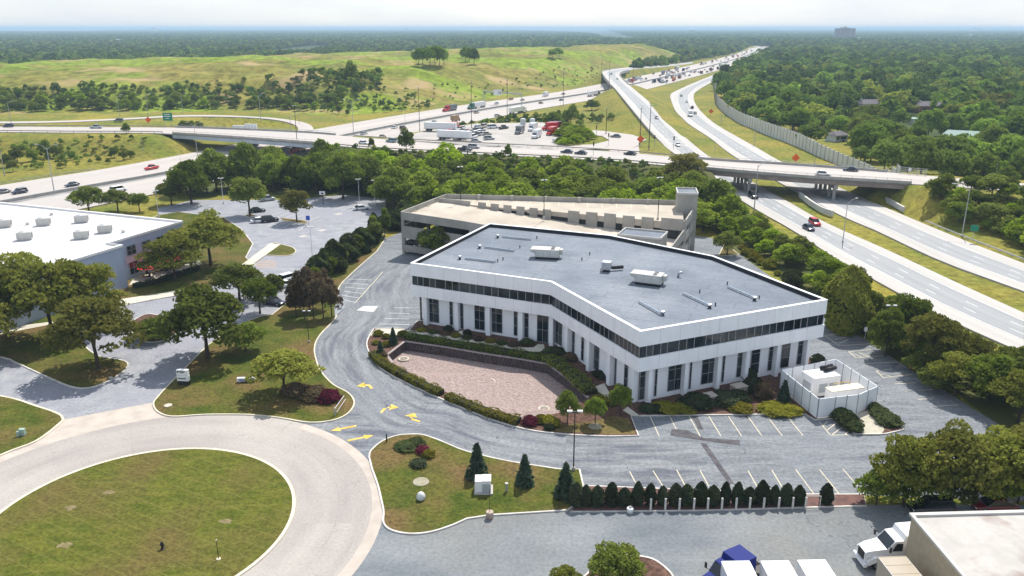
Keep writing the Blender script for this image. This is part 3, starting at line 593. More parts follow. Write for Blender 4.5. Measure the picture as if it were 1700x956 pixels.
for px, py in ((502, 392), (534, 382), (561, 355)): sheet('drain_pad', GL([(px - 8, py + .5), (px + 2, py - 2), (px + 9, py - .5), (px, py + 2.2)]), .01, M_conc, parent=left_lot)
# ------------------------------------------------------------------ buildings
M_wpanel = mat('white_metal_panel', (.86, .87, .89, 1), (.80, .81, .835, 1), .9, .5, spec=.4, stretch=(1, 1, .12), ramp=(.4, .8), fine=(.5, .05))
addline(M_wpanel, 'brick', w=3.0, h=50, m=.012, off=0, c=(.55, .57, .6, 1), amt=.0)
M_pier = mat('white_painted_wall', (.86, .87, .89, 1), (.79, .80, .83, 1), 1.1, .7, stretch=(1, 1, .1), ramp=(.4, .8))
def glassmat(name, c, c2, rough=.06):
    m = mat(name, c, c2, .35, rough, spec=.42); return m
M_glass = glassmat('dark_tinted_glass', (.004, .008, .013, 1), (.028, .04, .05, 1))
M_glassb = glassmat('glass_over_blinds', (.03, .04, .045, 1), (.06, .07, .075, 1))
M_frame = mat('aluminium_frame', (.36, .36, .37, 1), (.28, .28, .29, 1), 2, .5, metal=.3)
M_roof = mat('grey_roof_membrane', (.12, .14, .17, 1), (.162, .185, .22, 1), .12, .85, bump=.1, bscale=5, c3=(.20, .22, .25, 1), scale3=.09, detail=8, fine=(1.5, .16))
addline(M_roof, 'brick', w=14.0, h=2.6, m=.045, off=.37, c=(.07, .08, .095, 1), amt=.75, rot=.40)
M_black = mat('plain_black', (.012, .012, .014, 1), (.022, .022, .025, 1), 1, .6)
M_rtu = mat('rooftop_unit_paint', (.52, .51, .47, 1), (.44, .43, .40, 1), .8, .6, coords='object')
M_alu = mat('bare_aluminium', (.55, .56, .57, 1), (.44, .45, .46, 1), 1.5, .35, metal=.7, coords='object')
ZT, ZW1, ZW0, ZS, ZB = 11.3, 9.1, 7.42, 5.42, KZ
P = {k: G(x, y, ZT) for k, x, y in (('P1', 681, 437), ('P2', 914, 468), ('P3', 1063, 551), ('P4', 1374, 498), ('B2', 1185, 425), ('B1', 1014, 390.5), ('P0', 812, 371))}
ring = [P[k] for k in ('P1', 'P2', 'P3', 'P4', 'B2', 'B1', 'P0')]
r2 = lambda L, z: [Vector((p.x, p.y, z)) for p in L]
def inset(poly, d):
    n = len(poly); out = []
    for i in range(n):
        a, b, c = poly[i - 1], poly[i], poly[(i + 1) % n]
        u = Vector((b.x - a.x, b.y - a.y)).normalized(); v = Vector((c.x - b.x, c.y - b.y)).normalized()
        n1 = Vector((-u.y, u.x)); n2 = Vector((-v.y, v.x)); m = (n1 + n2); m = m / max(.3, m.length_squared) * 2
        out.append(Vector((b.x + m.x * d, b.y + m.y * d, b.z)))
    return out
office = thing('office_building', 'two-storey white office building with dark ribbon windows and white fins, bent in plan', 'building', (P['P3'].x, P['P3'].y, 0)); office.location = (0, 0, 0)
def band(name, o_, i_, z0, z1, m, par):
    b = MB(); n = len(o_); vs = [(p.x, p.y, z) for p, z in [(q, z0) for q in o_] + [(q, z1) for q in o_] + [(q, z0) for q in i_] + [(q, z1) for q in i_]]; fs = []
    for i in range(n):
        j = (i + 1) % n; fs += [(i, j, n + j, n + i), (2 * n + j, 2 * n + i, 3 * n + i, 3 * n + j), (n + i, n + j, 3 * n + j, 3 * n + i), (i, 2 * n + i, 2 * n + j, j)]
    b.add(vs, fs); return b.build(name, m, par)
in_p = inset(ring, .42)
band('upper_fascia', ring, in_p, ZW1, ZT, M_wpanel, office); band('lower_fascia', ring, inset(ring, .5), ZS, ZW0, M_wpanel, office)
band('parapet_coping', inset(ring, -.04), inset(ring, .46), ZT + .003, ZT + .07, mat('white_coping', (.82, .82, .82, 1), (.78, .78, .78, 1), 1, .4), office)
band('parapet_inner_band', inset(ring, .424), inset(ring, .46), ZT - .75, ZT - .003, M_black, office)  # black band round the inner face of the parapet
sheet('roof', inset(ring, .45), ZT - .62, M_roof, parent=office)
low = inset(ring, 1.4)
b = MB(); b.prism(r2(inset(ring, 1.4), 0), ZB - .1, ZS + .2); b.build('ground_floor_wall', M_pier, office)
sheet('soffit', inset(ring, .1), ZS + .08, mat('soffit_panel', (.62, .64, .68, 1), (.56, .58, .62, 1), .6, .7), parent=office)
b = MB(); b.prism(r2(inset(ring, .62), 0), ZS + .1, ZW1 + .3); b.build('upper_core', M_black, office)
def facing(a, b): d = Vector((b.x - a.x, b.y - a.y, 0)).normalized(); return d, Vector((d.y, -d.x, 0))       # along, outward
PAT = [52, 55, 66, 56, 100, 68, 66, 104, 58, 76, 72, 62, 105, 75, 72, 72, 66, 72]
def ribbon_windows(a, b, pat):
    d, n = facing(a, b); L = (Vector((b.x, b.y, 0)) - Vector((a.x, a.y, 0))).length; s = .25; tot = sum(pat); k = (L - .5) / tot
    base = Vector((a.x, a.y, 0)) - n * .2
    for w_ in pat:
        x0, x1 = s + .05, s + w_ * k - .05
        pane = MB(); pane.beam(base + d * x0 + Vector((0, 0, (ZW0 + ZW1) / 2)), base + d * x1 + Vector((0, 0, (ZW0 + ZW1) / 2)), .05, ZW1 - ZW0 - .06); pane.build('window_pane', M_glass if random.random() < .8 else M_glassb, office)
        s += w_ * k
        f = MB(); f.beam(base + n * .03 + d * s + Vector((0, 0, ZW0)), base + n * .03 + d * s + Vector((0, 0, ZW1)), .09, .09); f.build('mullion', M_frame, office)
M_joint = mat('panel_joint_sealant', (.52, .53, .55, 1), (.45, .46, .48, 1), 2, .8)
for ka, kb in (('P1', 'P2'), ('P2', 'P3'), ('P3', 'P4')):
    a_, b_ = P[ka], P[kb]; d_, n_ = facing(a_, b_); Lf = (b_ - a_).length; nj = int(Lf / 3.1)
    for k in range(1, nj):
        c_ = Vector((a_.x, a_.y, 0)) + d_ * (Lf * k / nj) + n_ * .002
        for z0_, z1_ in ((ZW1 + .02, ZT - .02), (ZS + .02, ZW0 - .02)): jb = MB(); jb.beam(c_ + Vector((0, 0, z0_)), c_ + Vector((0, 0, z1_)), .035, .012, up=n_); jb.build('panel_joint', M_joint, office)
ribbon_windows(P['P1'], P['P2'], PAT); ribbon_windows(P['P2'], P['P3'], PAT[::-1] + PAT[:2]); ribbon_windows(P['P3'], P['P4'], PAT + PAT[4:9])
for a, b_ in (('P4', 'B2'), ('B2', 'B1'), ('B1', 'P0'), ('P0', 'P1')): ribbon_windows(P[a], P[b_], PAT[:14])
def ground_windows(ka, kb, wins, fins, crop):
    a, b = P[ka], P[kb]; d, n = facing(a, b); i0 = ['P1', 'P2', 'P3', 'P4'].index(ka); la, lb = low[i0], low[(i0 + 1) % 7]
    A0 = Vector((la.x, la.y, 0))
    for x0, y0, x1, y1, cols, rows, sill in wins:
        s0 = onplane(*crop(x0, y0), la, lb)[0]; s1 = onplane(*crop(x1, y1), la, lb)[0]
        base = A0 + n * .02; zt = ZS - .02; z0 = sill
        f = MB(); t = .05
        for s in np.linspace(s0, s1, cols + 1): f.beam(base + d * s + n * .04 + Vector((0, 0, z0)), base + d * s + n * .04 + Vector((0, 0, zt)), .07, .08)
        for z in [z0 + (zt - z0) * q for q in ((0, .36, .72, 1) if rows == 3 else (0, .42, 1))]: f.beam(base + d * s0 + n * .035 + Vector((0, 0, z)), base + d * s1 + n * .035 + Vector((0, 0, z)), .07, .07)
        wo = f.build('window', M_frame, office)
        zs = [z0 + (zt - z0) * q for q in ((0, .36, .72, 1) if rows == 3 else (0, .42, 1))]; ss = np.linspace(s0, s1, cols + 1)
        for i in range(cols):
            for j in range(rows):
                p = MB(); p.beam(base + d * (ss[i] + .02) + Vector((0, 0, (zs[j] + zs[j + 1]) / 2)), base + d * (ss[i + 1] - .02) + Vector((0, 0, (zs[j] + zs[j + 1]) / 2)), .04, zs[j + 1] - zs[j] - .03); p.build('pane', M_glass if random.random() < .85 else M_glassb, wo)
    for x0, y0, wd in fins:
        s0 = onplane(*crop(x0, y0), a, b)[0]; p = MB(); c = Vector((a.x, a.y, 0)) + d * s0
        p.beam(c - n * .45 + Vector((0, 0, (ZB + ZS) / 2)), c - n * 1.39 + Vector((0, 0, (ZB + ZS) / 2)), wd, ZS - ZB + .1); p.build('pillar', M_pier, office, bevel=.03)
ZA = lambda x, y: (670 + x / 5.623, 430 + y / 5.623)
ground_windows('P1', 'P2', [(156, 470, 172, 470, 1, 3, .6), (225, 490, 330, 500, 2, 3, .6), (432, 510, 460, 515, 1, 3, .6), (512, 530, 558, 535, 1, 2, .25), (665, 550, 756, 560, 2, 3, .6), (808, 570, 921, 585, 2, 3, .6), (1031, 600, 1062, 605, 1, 3, .6), (1114, 610, 1166, 617, 1, 3, .6), (1248, 640, 1350, 655, 2, 2, .2)],
               [(186, 500, .8), (476, 540, .8), (772, 580, .8), (1078, 630, .8), (1366, 660, .7)], ZA)
ZB5 = lambda x, y: (780 + x / 5.623, 560 + y / 5.623)
ground_windows('P2', 'P3', [(800, 40, 860, 60, 2, 3, .6), (950, 90, 978, 100, 1, 3, .6), (1042, 140, 1064, 150, 1, 3, .6), (1133, 180, 1207, 220, 2, 3, .6), (1330, 310, 1368, 330, 1, 3, .3), (1443, 370, 1474, 390, 1, 3, .6), (1545, 470, 1588, 490, 1, 3, .5)],
               [(872, 120, .8), (1072, 230, .8), (1264, 330, .8), (1486, 470, .8)], ZB5)
ground_windows('P3', 'P4', [(8, 470, 76, 470, 1, 3, .5), (148, 450, 168, 448, 1, 3, .6), (272, 430, 396, 400, 2, 3, .9), (474, 370, 490, 367, 1, 3, .6), (586, 355, 712, 330, 2, 3, .9), (778, 320, 797, 318, 1, 3, .6), (916, 290, 974, 282, 1, 3, .9), (1044, 260, 1122, 245, 1, 3, .9), (1208, 230, 1264, 222, 1, 3, .9), (1328, 205, 1402, 195, 1, 3, .9), (1480, 170, 1543, 160, 1, 3, .9)],
               [(126, 480, .6), (464, 410, .6), (770, 350, .6), (1036, 270, .6), (1322, 230, .6), (1603, 160, .6)], C8)
# two concrete planter stoops by the right wing
for px, py in ((1176, 668), (1226, 652)):
    p = G(px, py, KZ); t = thing('concrete_stoop', 'tan concrete stoop block against the white wall between dark yews' if px < 1200 else 'tan concrete box beside the purple shrub under the right wing windows', 'stoop', p, math.atan2(*reversed(facing(P['P3'], P['P4'])[0][:2])))
    b = MB(); b.box((0, 0, .55), (2.0, 1.5, 1.1)); b.build('block', mat('tan_concrete', (.36, .31, .25, 1), (.30, .26, .21, 1), 1, .9), t, bevel=.04); b = MB(); b.box((0, 0, 1.16), (2.12, 1.62, .12)); b.build('cap', mat('tan_cap', (.42, .37, .31, 1), (.36, .32, .27, 1), 1, .9), t, bevel=.02)
# ---- things on the office roof
ZR = ZT - .62
ang = math.atan2((P['P2'] - P['P1']).y, (P['P2'] - P['P1']).x); ang2 = math.atan2((P['P3'] - P['P2']).y, (P['P3'] - P['P2']).x)
def rtu_slope(px, py, rz, label):
    t = thing('rooftop_unit', label, 'rooftop unit', G(px, py, ZR), rz, 'rooftop air units on the office')
    b = MB(); b.box((0, 0, .2), (4.1, 2.3, .4)); b.build('curb', M_black, t)
    b = MB(); b.box((0, 0, 1.1), (4.3, 2.4, 1.4)); b.build('cabinet', M_rtu, t, bevel=.04)
    b = MB(); b.loft([[(-2.15, -1.2, 1.0), (-2.15, 1.2, 1.0), (-2.15, 1.2, 1.79), (-2.15, -1.2, 1.79)], [(-2.95, -1.15, 1.35), (-2.95, 1.15, 1.35), (-2.95, 1.15, 1.75), (-2.95, -1.15, 1.75)]]); b.build('intake_hood', M_rtu, t)
    for k in (-.5, .5):
        b = MB(); b.cyl((1.0, k * 1.1, 1.8), .42, .12, 16); b.build('fan_ring', M_alu, t); b = MB(); b.cyl((1.0, k * 1.1, 1.9), .33, .04, 12); b.build('fan_grille', M_black, t)
    b = MB(); b.box((2.45, .3, 1.2), (.5, 1.1, .9)); b.build('exhaust_hood', M_rtu, t)
    for k in range(3): b = MB(); b.box((-1.3 + 1.3 * k, -1.21, 1.05), (1.1, .03, 1.1)); b.build('access_panel', mat('rtu_panel', (.57, .56, .52, 1), (.5, .49, .46, 1), 1, .6, coords='object'), t)
    return t
rtu_slope(909, 428, ang + .25, 'long beige rooftop air unit standing behind the bent facade')
rtu_slope(1078, 471, ang + .0, 'beige rooftop air unit with flared hood near the round gooseneck vent')
t = thing('exhaust_fan_box', 'square white exhaust unit with black duct on the grey roof', 'roof fan', G(1007, 450, ZR), ang + .1)
b = MB(); b.box((0, 0, .2), (1.0, 1.0, .4)); b.build('curb', M_black, t); b = MB(); b.box((0, 0, 1.05), (1.55, 1.45, 1.35)); b.build('housing', M_alu, t, bevel=.05)
b = MB(); b.beam((.8, .5, .55), (2.5, 1.6, .55), .45, .5); b.build('duct', M_black, t); b = MB(); b.tube([(-.9, -.4, 0), (-.9, -.4, .5), (-.75, -.4, .5)], .08); b.build('pipe', M_black, t)
t = thing('gooseneck_vent', 'small round gooseneck vent of bare metal on the roof', 'roof vent', G(1126, 460, ZR), ang)
b = MB(); b.tube([(0, 0, 0), (0, 0, .55), (.12, .05, .78), (.36, .12, .85), (.55, .18, .7)], .2, 12); b.build('pipe', M_alu, t, True)
def duct(pa, pb, label, nm='roof_skylight'):
    a, c = G(*pa, ZR), G(*pb, ZR); L = (c - a).length; t = thing(nm, label, 'skylight', (a + c) / 2, math.atan2((c - a).y, (c - a).x), 'long narrow roof skylights')
    b = MB(); b.box((0, 0, .1), (L, .62, .2)); b.build('curb', M_alu, t); 
    n = 6
    for i in range(n): b = MB(); x = -L / 2 + L * (i + .5) / n; b.loft([[(x - L / n * .47, -.28, .202), (x + L / n * .47, -.28, .202), (x + L / n * .47, .28, .202), (x - L / n * .47, .28, .202)], [(x - L / n * .47, -.16, .36), (x + L / n * .47, -.16, .36), (x + L / n * .47, .16, .36), (x - L / n * .47, .16, .36)]]); b.build('glazing', mat('skylight_glazing', (.30, .34, .38, 1), (.24, .28, .32, 1), 1, .25, metal=.3), t)
CZ2 = lambda x, y: (660 + x / 5.623, 300 + y / 5.623)
rows_ = ((580, 528, 1240, 552, 'behind'), (815, 630, 1080, 660, 'middle'), (630, 735, 905, 765, 'front'))
duct(CZ2(980, 530), CZ2(1245, 556), 'long narrow skylight nearest the back parapet on the left wing roof'); duct(CZ2(815, 628), CZ2(1085, 662), 'long narrow skylight between two others on the left wing roof'); duct(CZ2(632, 732), CZ2(912, 766), 'long narrow skylight nearest the front parapet on the left wing roof')
C7 = lambda x, y: (1150 + x / 5.623, 380 + y / 5.623)
duct(C7(335, 550), C7(580, 655), 'long narrow skylight nearest the back parapet on the right wing roof'); duct(C7(-85, 612), C7(155, 725), 'long narrow skylight between two others on the right wing roof'); duct((1062, 503), (1099, 524), 'long narrow skylight nearest the front corner on the right wing roof')
for q, lab in ((CZ2(935, 532), 'behind'), (CZ2(766, 630), 'mid'), (CZ2(581, 732), 'front'), (C7(577, 668), ''), (C7(158, 738), ''), ((1100, 523), '')):
    t = thing('roof_vent', 'small capped metal vent at the end of a narrow skylight', 'roof vent', G(*q, ZR), 0, 'capped vents beside the skylights')
    b = MB(); b.cyl((0, 0, 0), .22, .4, 12); b.build('pipe', M_black, t); b = MB(); b.lathe((0, 0, .38), [(.36, 0), (.40, .08), (.36, .26), (.1, .32)], 12); b.build('cap', M_alu, t)
for q in (CZ2(985, 740), CZ2(1142, 628), CZ2(1300, 540), CZ2(935, 757), (979, 423), (966, 432), C7(322, 520), C7(65, 595), C7(212, 718), C7(620, 650)):
    b = MB(); p = G(*q, ZR); b.cyl((0, 0, 0), .09, .45, 8); b.cyl((0, 0, .4), .13, .1, 8); o = b.build('plumbing_vent', M_black); o.location = p; tag(o, 'thin black plumbing vent pipe sticking up from the roof', 'vent pipe', 'plumbing vents on the office roof')

# ---- parking garage
M_gar = mat('garage_concrete', (.40, .375, .33, 1), (.32, .30, .265, 1), .35, .9, bump=.15, bscale=4, c3=(.27, .255, .23, 1), scale3=.12, f3=(.5, .8))
M_deck = mat('garage_deck', (.44, .385, .31, 1), (.355, .31, .255, 1), .2, .9, c3=(.49, .43, .36, 1), scale3=.08)
M_void = mat('garage_shade_tone', (.05, .05, .055, 1), (.07, .07, .075, 1), .5, .95)  # near-black tone paints in the shade inside the open levels
gar = thing('parking_garage', 'tan concrete multi-level parking garage with open roof deck and stair tower', 'parking garage')
FLc = Vector((-25.3, 182, 0)); u = Vector((.921, -.39, 0)).normalized(); v = Vector((.39, .921, 0)).normalized(); LEN = 61; WID = 17.5
def gp(s, t, z): return FLc + u * s + v * t + Vector((0, 0, z))
fz = lambda s: 9.0 - max(0, s - 4) * .066                              # sloping front ramp
b = MB(); N = 14
for i in range(N):
    s0, s1 = LEN * i / N, LEN * (i + 1) / N; b.add([gp(s0, 0, fz(s0)), gp(s1, 0, fz(s1)), gp(s1, WID, fz(s1)), gp(s0, WID, fz(s0)), gp(s0, 0, fz(s0) - .5), gp(s1, 0, fz(s1) - .5), gp(s1, WID, fz(s1) - .5), gp(s0, WID, fz(s0) - .5)], [(0, 1, 2, 3), (7, 6, 5, 4), (0, 4, 5, 1), (2, 6, 7, 3)])
b.build('ramp_deck', M_deck, gar)
bl, br, fr = Vector((-16.6, 202.5, 0)), Vector((41.5, 194.5, 0)), gp(LEN, WID, 0); fl = gp(0, WID, 0)
fr = gp(LEN, WID, 0)
b = MB(); b.prism([fl + v * .1, fr, br, bl], 8.45, 8.95); b.build('upper_deck', M_deck, gar)
def wall(name, a, c, z0a, z1a, z0b, z1b, th=.25, m=M_gar, par=gar):
    a, c = Vector((a.x, a.y, 0)), Vector((c.x, c.y, 0)); d = (c - a).normalized(); s = Vector((-d.y, d.x, 0)) * th / 2; b = MB()
    b.add([a + s + Vector((0, 0, z0a)), a - s + Vector((0, 0, z0a)), c - s + Vector((0, 0, z0b)), c + s + Vector((0, 0, z0b)), a + s + Vector((0, 0, z1a)), a - s + Vector((0, 0, z1a)), c - s + Vector((0, 0, z1b)), c + s + Vector((0, 0, z1b))], [(0, 1, 2, 3), (7, 6, 5, 4), (0, 4, 5, 1), (1, 5, 6, 2), (2, 6, 7, 3), (3, 7, 4, 0)])
    return b.build(name, m, par)
# left end and front: spandrels on three levels with columns between dark openings
for lv, (za, zb) in enumerate(((8.25, 10.1), (4.0, 6.83), (.9, 2.4))):
    wall('spandrel', gp(0, 0, 0), gp(0, WID, 0), za, zb, za, zb, .3)
    for i in range(4):
        s0, s1 = LEN * i / 4, LEN * (i + 1) / 4; e0, e1 = fz(s0) - 9, fz(s1) - 9; wall('spandrel', gp(s0, -.05, 0), gp(s1, -.05, 0), max(.02, za + e0), zb + e0, max(.02, za + e1), zb + e1, .3)
for s in np.linspace(.3, LEN - .3, 8):
    b = MB(); c = gp(s, .25, 0); b.box((c.x, c.y, (fz(s) + .3) / 2), (.7, .7, fz(s) + .3), math.atan2(u.y, u.x)); b.build('column', M_gar, gar)
for t_ in (6, 12, WID): b = MB(); c = gp(.3, t_, 0); b.box((c.x, c.y, 4.6), (.7, .7, 9.2), math.atan2(u.y, u.x)); b.build('column', M_gar, gar)
for z in (3.0, 5.9):
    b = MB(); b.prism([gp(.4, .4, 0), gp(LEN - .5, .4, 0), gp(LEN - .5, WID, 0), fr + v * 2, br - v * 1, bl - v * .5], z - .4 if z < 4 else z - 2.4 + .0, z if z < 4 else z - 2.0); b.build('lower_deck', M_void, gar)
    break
b = MB(); b.prism([gp(4, 6, 0), gp(LEN - 5, 6, 0), gp(LEN - 5, WID, 0), gp(4, WID, 0)], .05, 4.6); b.prism([fl + u * 4 + v * .6, fr - u * 1 + v * .6, br - v * 2 - u * 2, bl - v * 2 + u * 3], .06, 8.3); b.build('dark_infill', M_void, gar)  # solid dark blocks stand in for the shaded parking levels
# back wall with pilasters, stepped panels
bk = 7; prev = None
for i in range(bk):
    a, c = bl.lerp(br, i / bk), bl.lerp(br, (i + 1) / bk); wall('parapet_panel', a, c, 8.3, 10.1, 8.3, 10.1, .25)
    b = MB(); b.box((c.x, c.y - .25, 9.4), (.8, .5, 1.7), math.atan2((br - bl).y, (br - bl).x)); b.build('pilaster', mat('garage_pilaster', (.43, .40, .34, 1), (.36, .335, .29, 1), .6, .9), gar)
wall('parapet_panel', fl, bl, 8.3, 10.1, 8.3, 10.1, .25); wall('back_wall', bl, br, 0, 8.3, 0, 8.3, .3)
# divider between ramp and flat deck: short blocks left, tall blocks right
wall('divider_wall', gp(.5, WID, 0), gp(9, WID, 0), 8.9, 10.0, 8.7, 9.9, .25)
for k in range(6): s = 11.2 + k * 3.35; wall('divider_block', gp(s, WID, 0), gp(s + 2.0, WID, 0), fz(s) - .1, 9.85 - k * .06, fz(s + 2) - .1, 9.85 - k * .06, .3)
for k in range(5): s = 34.2 + k * 4.35; wall('divider_block', gp(s, WID, 0), gp(s + 2.7, WID, 0), fz(s) - .2, 9.75 + .07 * (k % 3), fz(s + 2.7) - .2, 9.75 + .07 * (k % 3), .35)
wall('divider_wall', gp(56, WID, 0), fr, 7.4, 10.0, 7.4, 10.0, .3)
wall('deck_edge_beam', gp(24, WID + .12, 0), gp(56, WID + .12, 0), 8.2, 9.15, 7.55, 9.15, .2, M_deck)
# right end: stacked spandrels from the low front corner to the stair tower
lowf = gp(LEN, 0, 0); tw = Vector((42.6, 187.5, 0))
for z0, z1 in ((8.2, 10.0), (4.9, 6.7), (1.6, 3.4)): wall('spandrel', fr + u * .4, tw + u * .2, z0, z1, z0, z1, .3)
for k, (z0, z1) in enumerate(((5.0, 6.6), (1.7, 3.2))): wall('spandrel', lowf, fr + u * .4, z0 - .2, z1 - .3, z0 + 1.4, z1 + 1.5, .3)
for q in (.02, .5, .98): c = fr.lerp(tw, q); b = MB(); b.box((c.x + .25, c.y, 4.8), (.7, .8, 9.6), math.atan2(u.y, u.x)); b.build('column', M_gar, gar)
# stair tower and elevator house
def openbox(name, c, dx, dy, rz, z0, z1, m, par):
    b = MB(); b.box((c.x, c.y, (z0 + z1) / 2), (dx, dy, z1 - z0), rz); o = b.build(name, m, par)
    b = MB(); q = Matrix.Rotation(rz, 3, 'Z')
    for a_, e_ in (((-dx / 2, -dy / 2), (dx / 2, -dy / 2)), ((dx / 2, -dy / 2), (dx / 2, dy / 2)), ((dx / 2, dy / 2), (-dx / 2, dy / 2)), ((-dx / 2, dy / 2), (-dx / 2, -dy / 2))):
        A_ = q @ Vector((a_[0], a_[1], 0)) + Vector((c.x, c.y, z1 + .2)); E_ = q @ Vector((e_[0], e_[1], 0)) + Vector((c.x, c.y, z1 + .2)); b.beam(A_, E_, .25, .42)
    b.build('roof_parapet', mat('light_garage_concrete', (.52, .50, .46, 1), (.45, .43, .4, 1), .6, .9), o)
    b = MB(); b.box((c.x, c.y, z1 + .03), (dx - .3, dy - .3, .06), rz); b.build('tower_roof', M_roof, o); return o
rzb = math.atan2((br - bl).y, (br - bl).x)
openbox('stair_tower', Vector((41.2, 189.3, 0)), 4.6, 6.8, rzb, 0, 13.2, M_gar, gar)
p = gp(LEN - 6, 5, 0); openbox('elevator_house', p, 9.0, 6.2, math.atan2(u.y, u.x), 0, 8.9, M_gar, gar)
for k in (0, 1): q = p - v * 3.15 - u * (3.4 - 1.5 * k); b = MB(); b.box((q.x, q.y, 8.0), (1.1, .08, 1.0), math.atan2(u.y, u.x)); b.build('vent_louvre', M_frame, gar)
for s in np.linspace(4, 58, 16): line = MB(); a = bl.lerp(br, s / 60) - Vector((0, .6, 0)); line.beam(a + Vector((0, 0, 8.965)), a - v * 5 + u * 1.5 + Vector((0, 0, 8.965)), .14, .02); line.build('stall_line', M_stripe, gar)

# ---- white neighbour building
M_wroof = mat('white_roof_membrane', (.60, .585, .57, 1), (.53, .515, .505, 1), .12, .7, c3=(.5, .48, .47, 1), scale3=.14, f3=(.62, .75))
M_bluew = mat('pale_blue_precast', (.37, .42, .53, 1), (.33, .38, .48, 1), .3, .8)
nb = thing('white_roofed_building', 'flat white-roofed commercial building of pale blue-grey panels with red umbrellas at its patio', 'building')
eu = Vector((.36, .933, 0)).normalized(); ew = Vector((-.933, .36, 0)).normalized(); C1 = Vector((-77.5, 156.5, 0)); NH = 9.0
e0 = C1 + ew * 3.9; q1 = e0 + eu * 20.8; q2 = q1 + ew * 60; q3 = e0 - eu * 30 + ew * 56
foot = [C1, C1 - eu * 28, q3 - eu * 0, q2, q1, e0]
b = MB(); b.prism(foot, -.05, NH - .45); b.build('wall', M_bluew, nb)
sheet('roof', inset(foot, .3) if False else foot, NH - .44, M_wroof, parent=nb)
b = MB(); strip(b, [Vector((p.x, p.y, 0)) for p in foot], .6, NH - .46, NH, True); b.build('parapet', mat('white_parapet', (.76, .74, .72, 1), (.70, .68, .67, 1), .5, .7), nb)
M_pink = mat('pinkish_precast', (.50, .44, .48, 1), (.45, .40, .44, 1), .3, .8)
for k in range(5):                                                     # panel joints and windows on the patio side
    s = 1.6 + k * 4.1; c = e0 + eu * s - ew * .06
    for zc, hh in ((6.1, 1.9), (2.3, 2.6)):
        f = MB(); f.beam(c - eu * 1.15 + Vector((0, 0, zc)), c + eu * 1.15 + Vector((0, 0, zc)), .1, hh); wo = f.build('window', M_glass, nb)
        f = MB()
        for dz in (-hh / 2, 0, hh / 2): f.beam(c - eu * 1.15 - ew * .05 + Vector((0, 0, zc + dz)), c + eu * 1.15 - ew * .05 + Vector((0, 0, zc + dz)), .08, .07)
        for ds in (-1.15, 0, 1.15): f.beam(c + eu * ds - ew * .05 + Vector((0, 0, zc - hh / 2)), c + eu * ds - ew * .05 + Vector((0, 0, zc + hh / 2)), .07, .08)
        f.build('frame', M_frame, wo)
    f = MB(); f.beam(c - eu * 1.9 + Vector((0, 0, 4.2)), c + eu * 1.9 + Vector((0, 0, 4.2)), .08, 1.5); f.build('spandrel_panel', M_pink, nb)
def nrtu(px, py, i):
    t = thing('rooftop_unit', 'boxy white rooftop air unit on the bright white roof', 'rooftop unit', G(px, py, NH - .44), R(20), 'air units on the white roof')
    b = MB(); b.box((0, 0, .95), (2.7, 1.7, 1.5)); b.build('cabinet', M_rtu, t, bevel=.05); b = MB(); b.box((0, 0, .1), (2.4, 1.4, .2)); b.build('curb', M_alu, t)
    b = MB(); b.box((1.37, 0, 1.0), (.06, 1.3, 1.0)); b.build('coil_grille', mat('coil_grille', (.16, .16, .17, 1), (.22, .22, .23, 1), 6, .7, coords='object'), t); b = MB(); b.cyl((-.5, 0, 1.7), .5, .1, 14); b.build('fan_ring', M_alu, t)
    b = MB(); b.box((-1.37, -.3, 1.0), (.06, .8, 1.0)); b.build('filter_door', mat('rusty_door', (.27, .16, .14, 1), (.2, .13, .12, 1), 4, .8, coords='object'), t)
for i, q in enumerate(((8, 377), (73, 374), (136, 369), (175, 386), (42, 398), (136, 396))): nrtu(*q, i)
for q in ((46, 373), (205, 386), (86, 357)): b = MB(); b.cyl((0, 0, 0), .35, .5, 12); b.lathe((0, 0, .48), [(.5, 0), (.5, .1), (.2, .25)], 12); o = b.build('roof_vent', M_wroof); o.location = G(*q, NH - .44); tag(o, 'low white mushroom vent on the bright white roof', 'roof vent', 'mushroom vents on the white roof')
# patio with red umbrellas
pat = GL([(214, 473), (222, 462), (300, 440), (330, 432), (336, 438), (300, 450), (250, 466)], KZ); sheet('patio', pat, KZ + .008, M_walk, parent=lawn2)
M_red = mat('red_canvas', (.80, .035, .03, 1), (.70, .03, .028, 1), 1, .7, coords='object')
for i, (px, py) in enumerate(((247, 459), (276, 449), (291, 444))):
    t = thing('patio_umbrella', ('open bright red patio umbrella beside the dark patio door', 'open red patio umbrella midway along the patio', 'small red patio umbrella half hidden by the patio tree')[i], 'umbrella', G(px, py, KZ), 0, 'red patio umbrellas')
    b = MB(); b.cyl((0, 0, 0), .04, 2.6, 8); b.build('pole', M_alu, t); b = MB(); b.cyl((0, 0, 0), .4, .08, 14); b.build('base', M_black, t)
    b = MB(); b.lathe((0, 0, 2.0), [(2.1, 0), (1.5, .24), (.75, .48), (.06, .66)], 8); b.build('canopy', M_red, t)
    tt = thing('patio_table', 'round patio table under a red umbrella with chairs', 'table', G(px, py, KZ) + Vector((0, .0, 0)), 0, 'patio tables'); b = MB(); b.lathe((0, 0, 0), [(.35, 0), (.06, .05), (.06, .7), (.62, .71), (.62, .75)], 14); b.build('table_body', M_dark, tt)
    for a in (0.6, 2.2, 3.9, 5.3):
        ch = thing('patio_chair', 'dark metal patio chair drawn up to a patio table', 'chair', G(px, py, KZ) + Vector((math.cos(a) * 1.05, math.sin(a) * 1.05, 0)), a, 'patio chairs')
        b = MB(); b.box((0, 0, .45), (.45, .45, .05)); b.build('seat', M_dark, ch); b = MB(); b.box((.22, 0, .72), (.04, .45, .5)); b.build('backrest', M_dark, ch)
        for sx in (-.2, .2):
            for sy in (-.2, .2): b = MB(); b.cyl((sx, sy, 0), .02, .44, 6); b.build('leg', M_dark, ch)

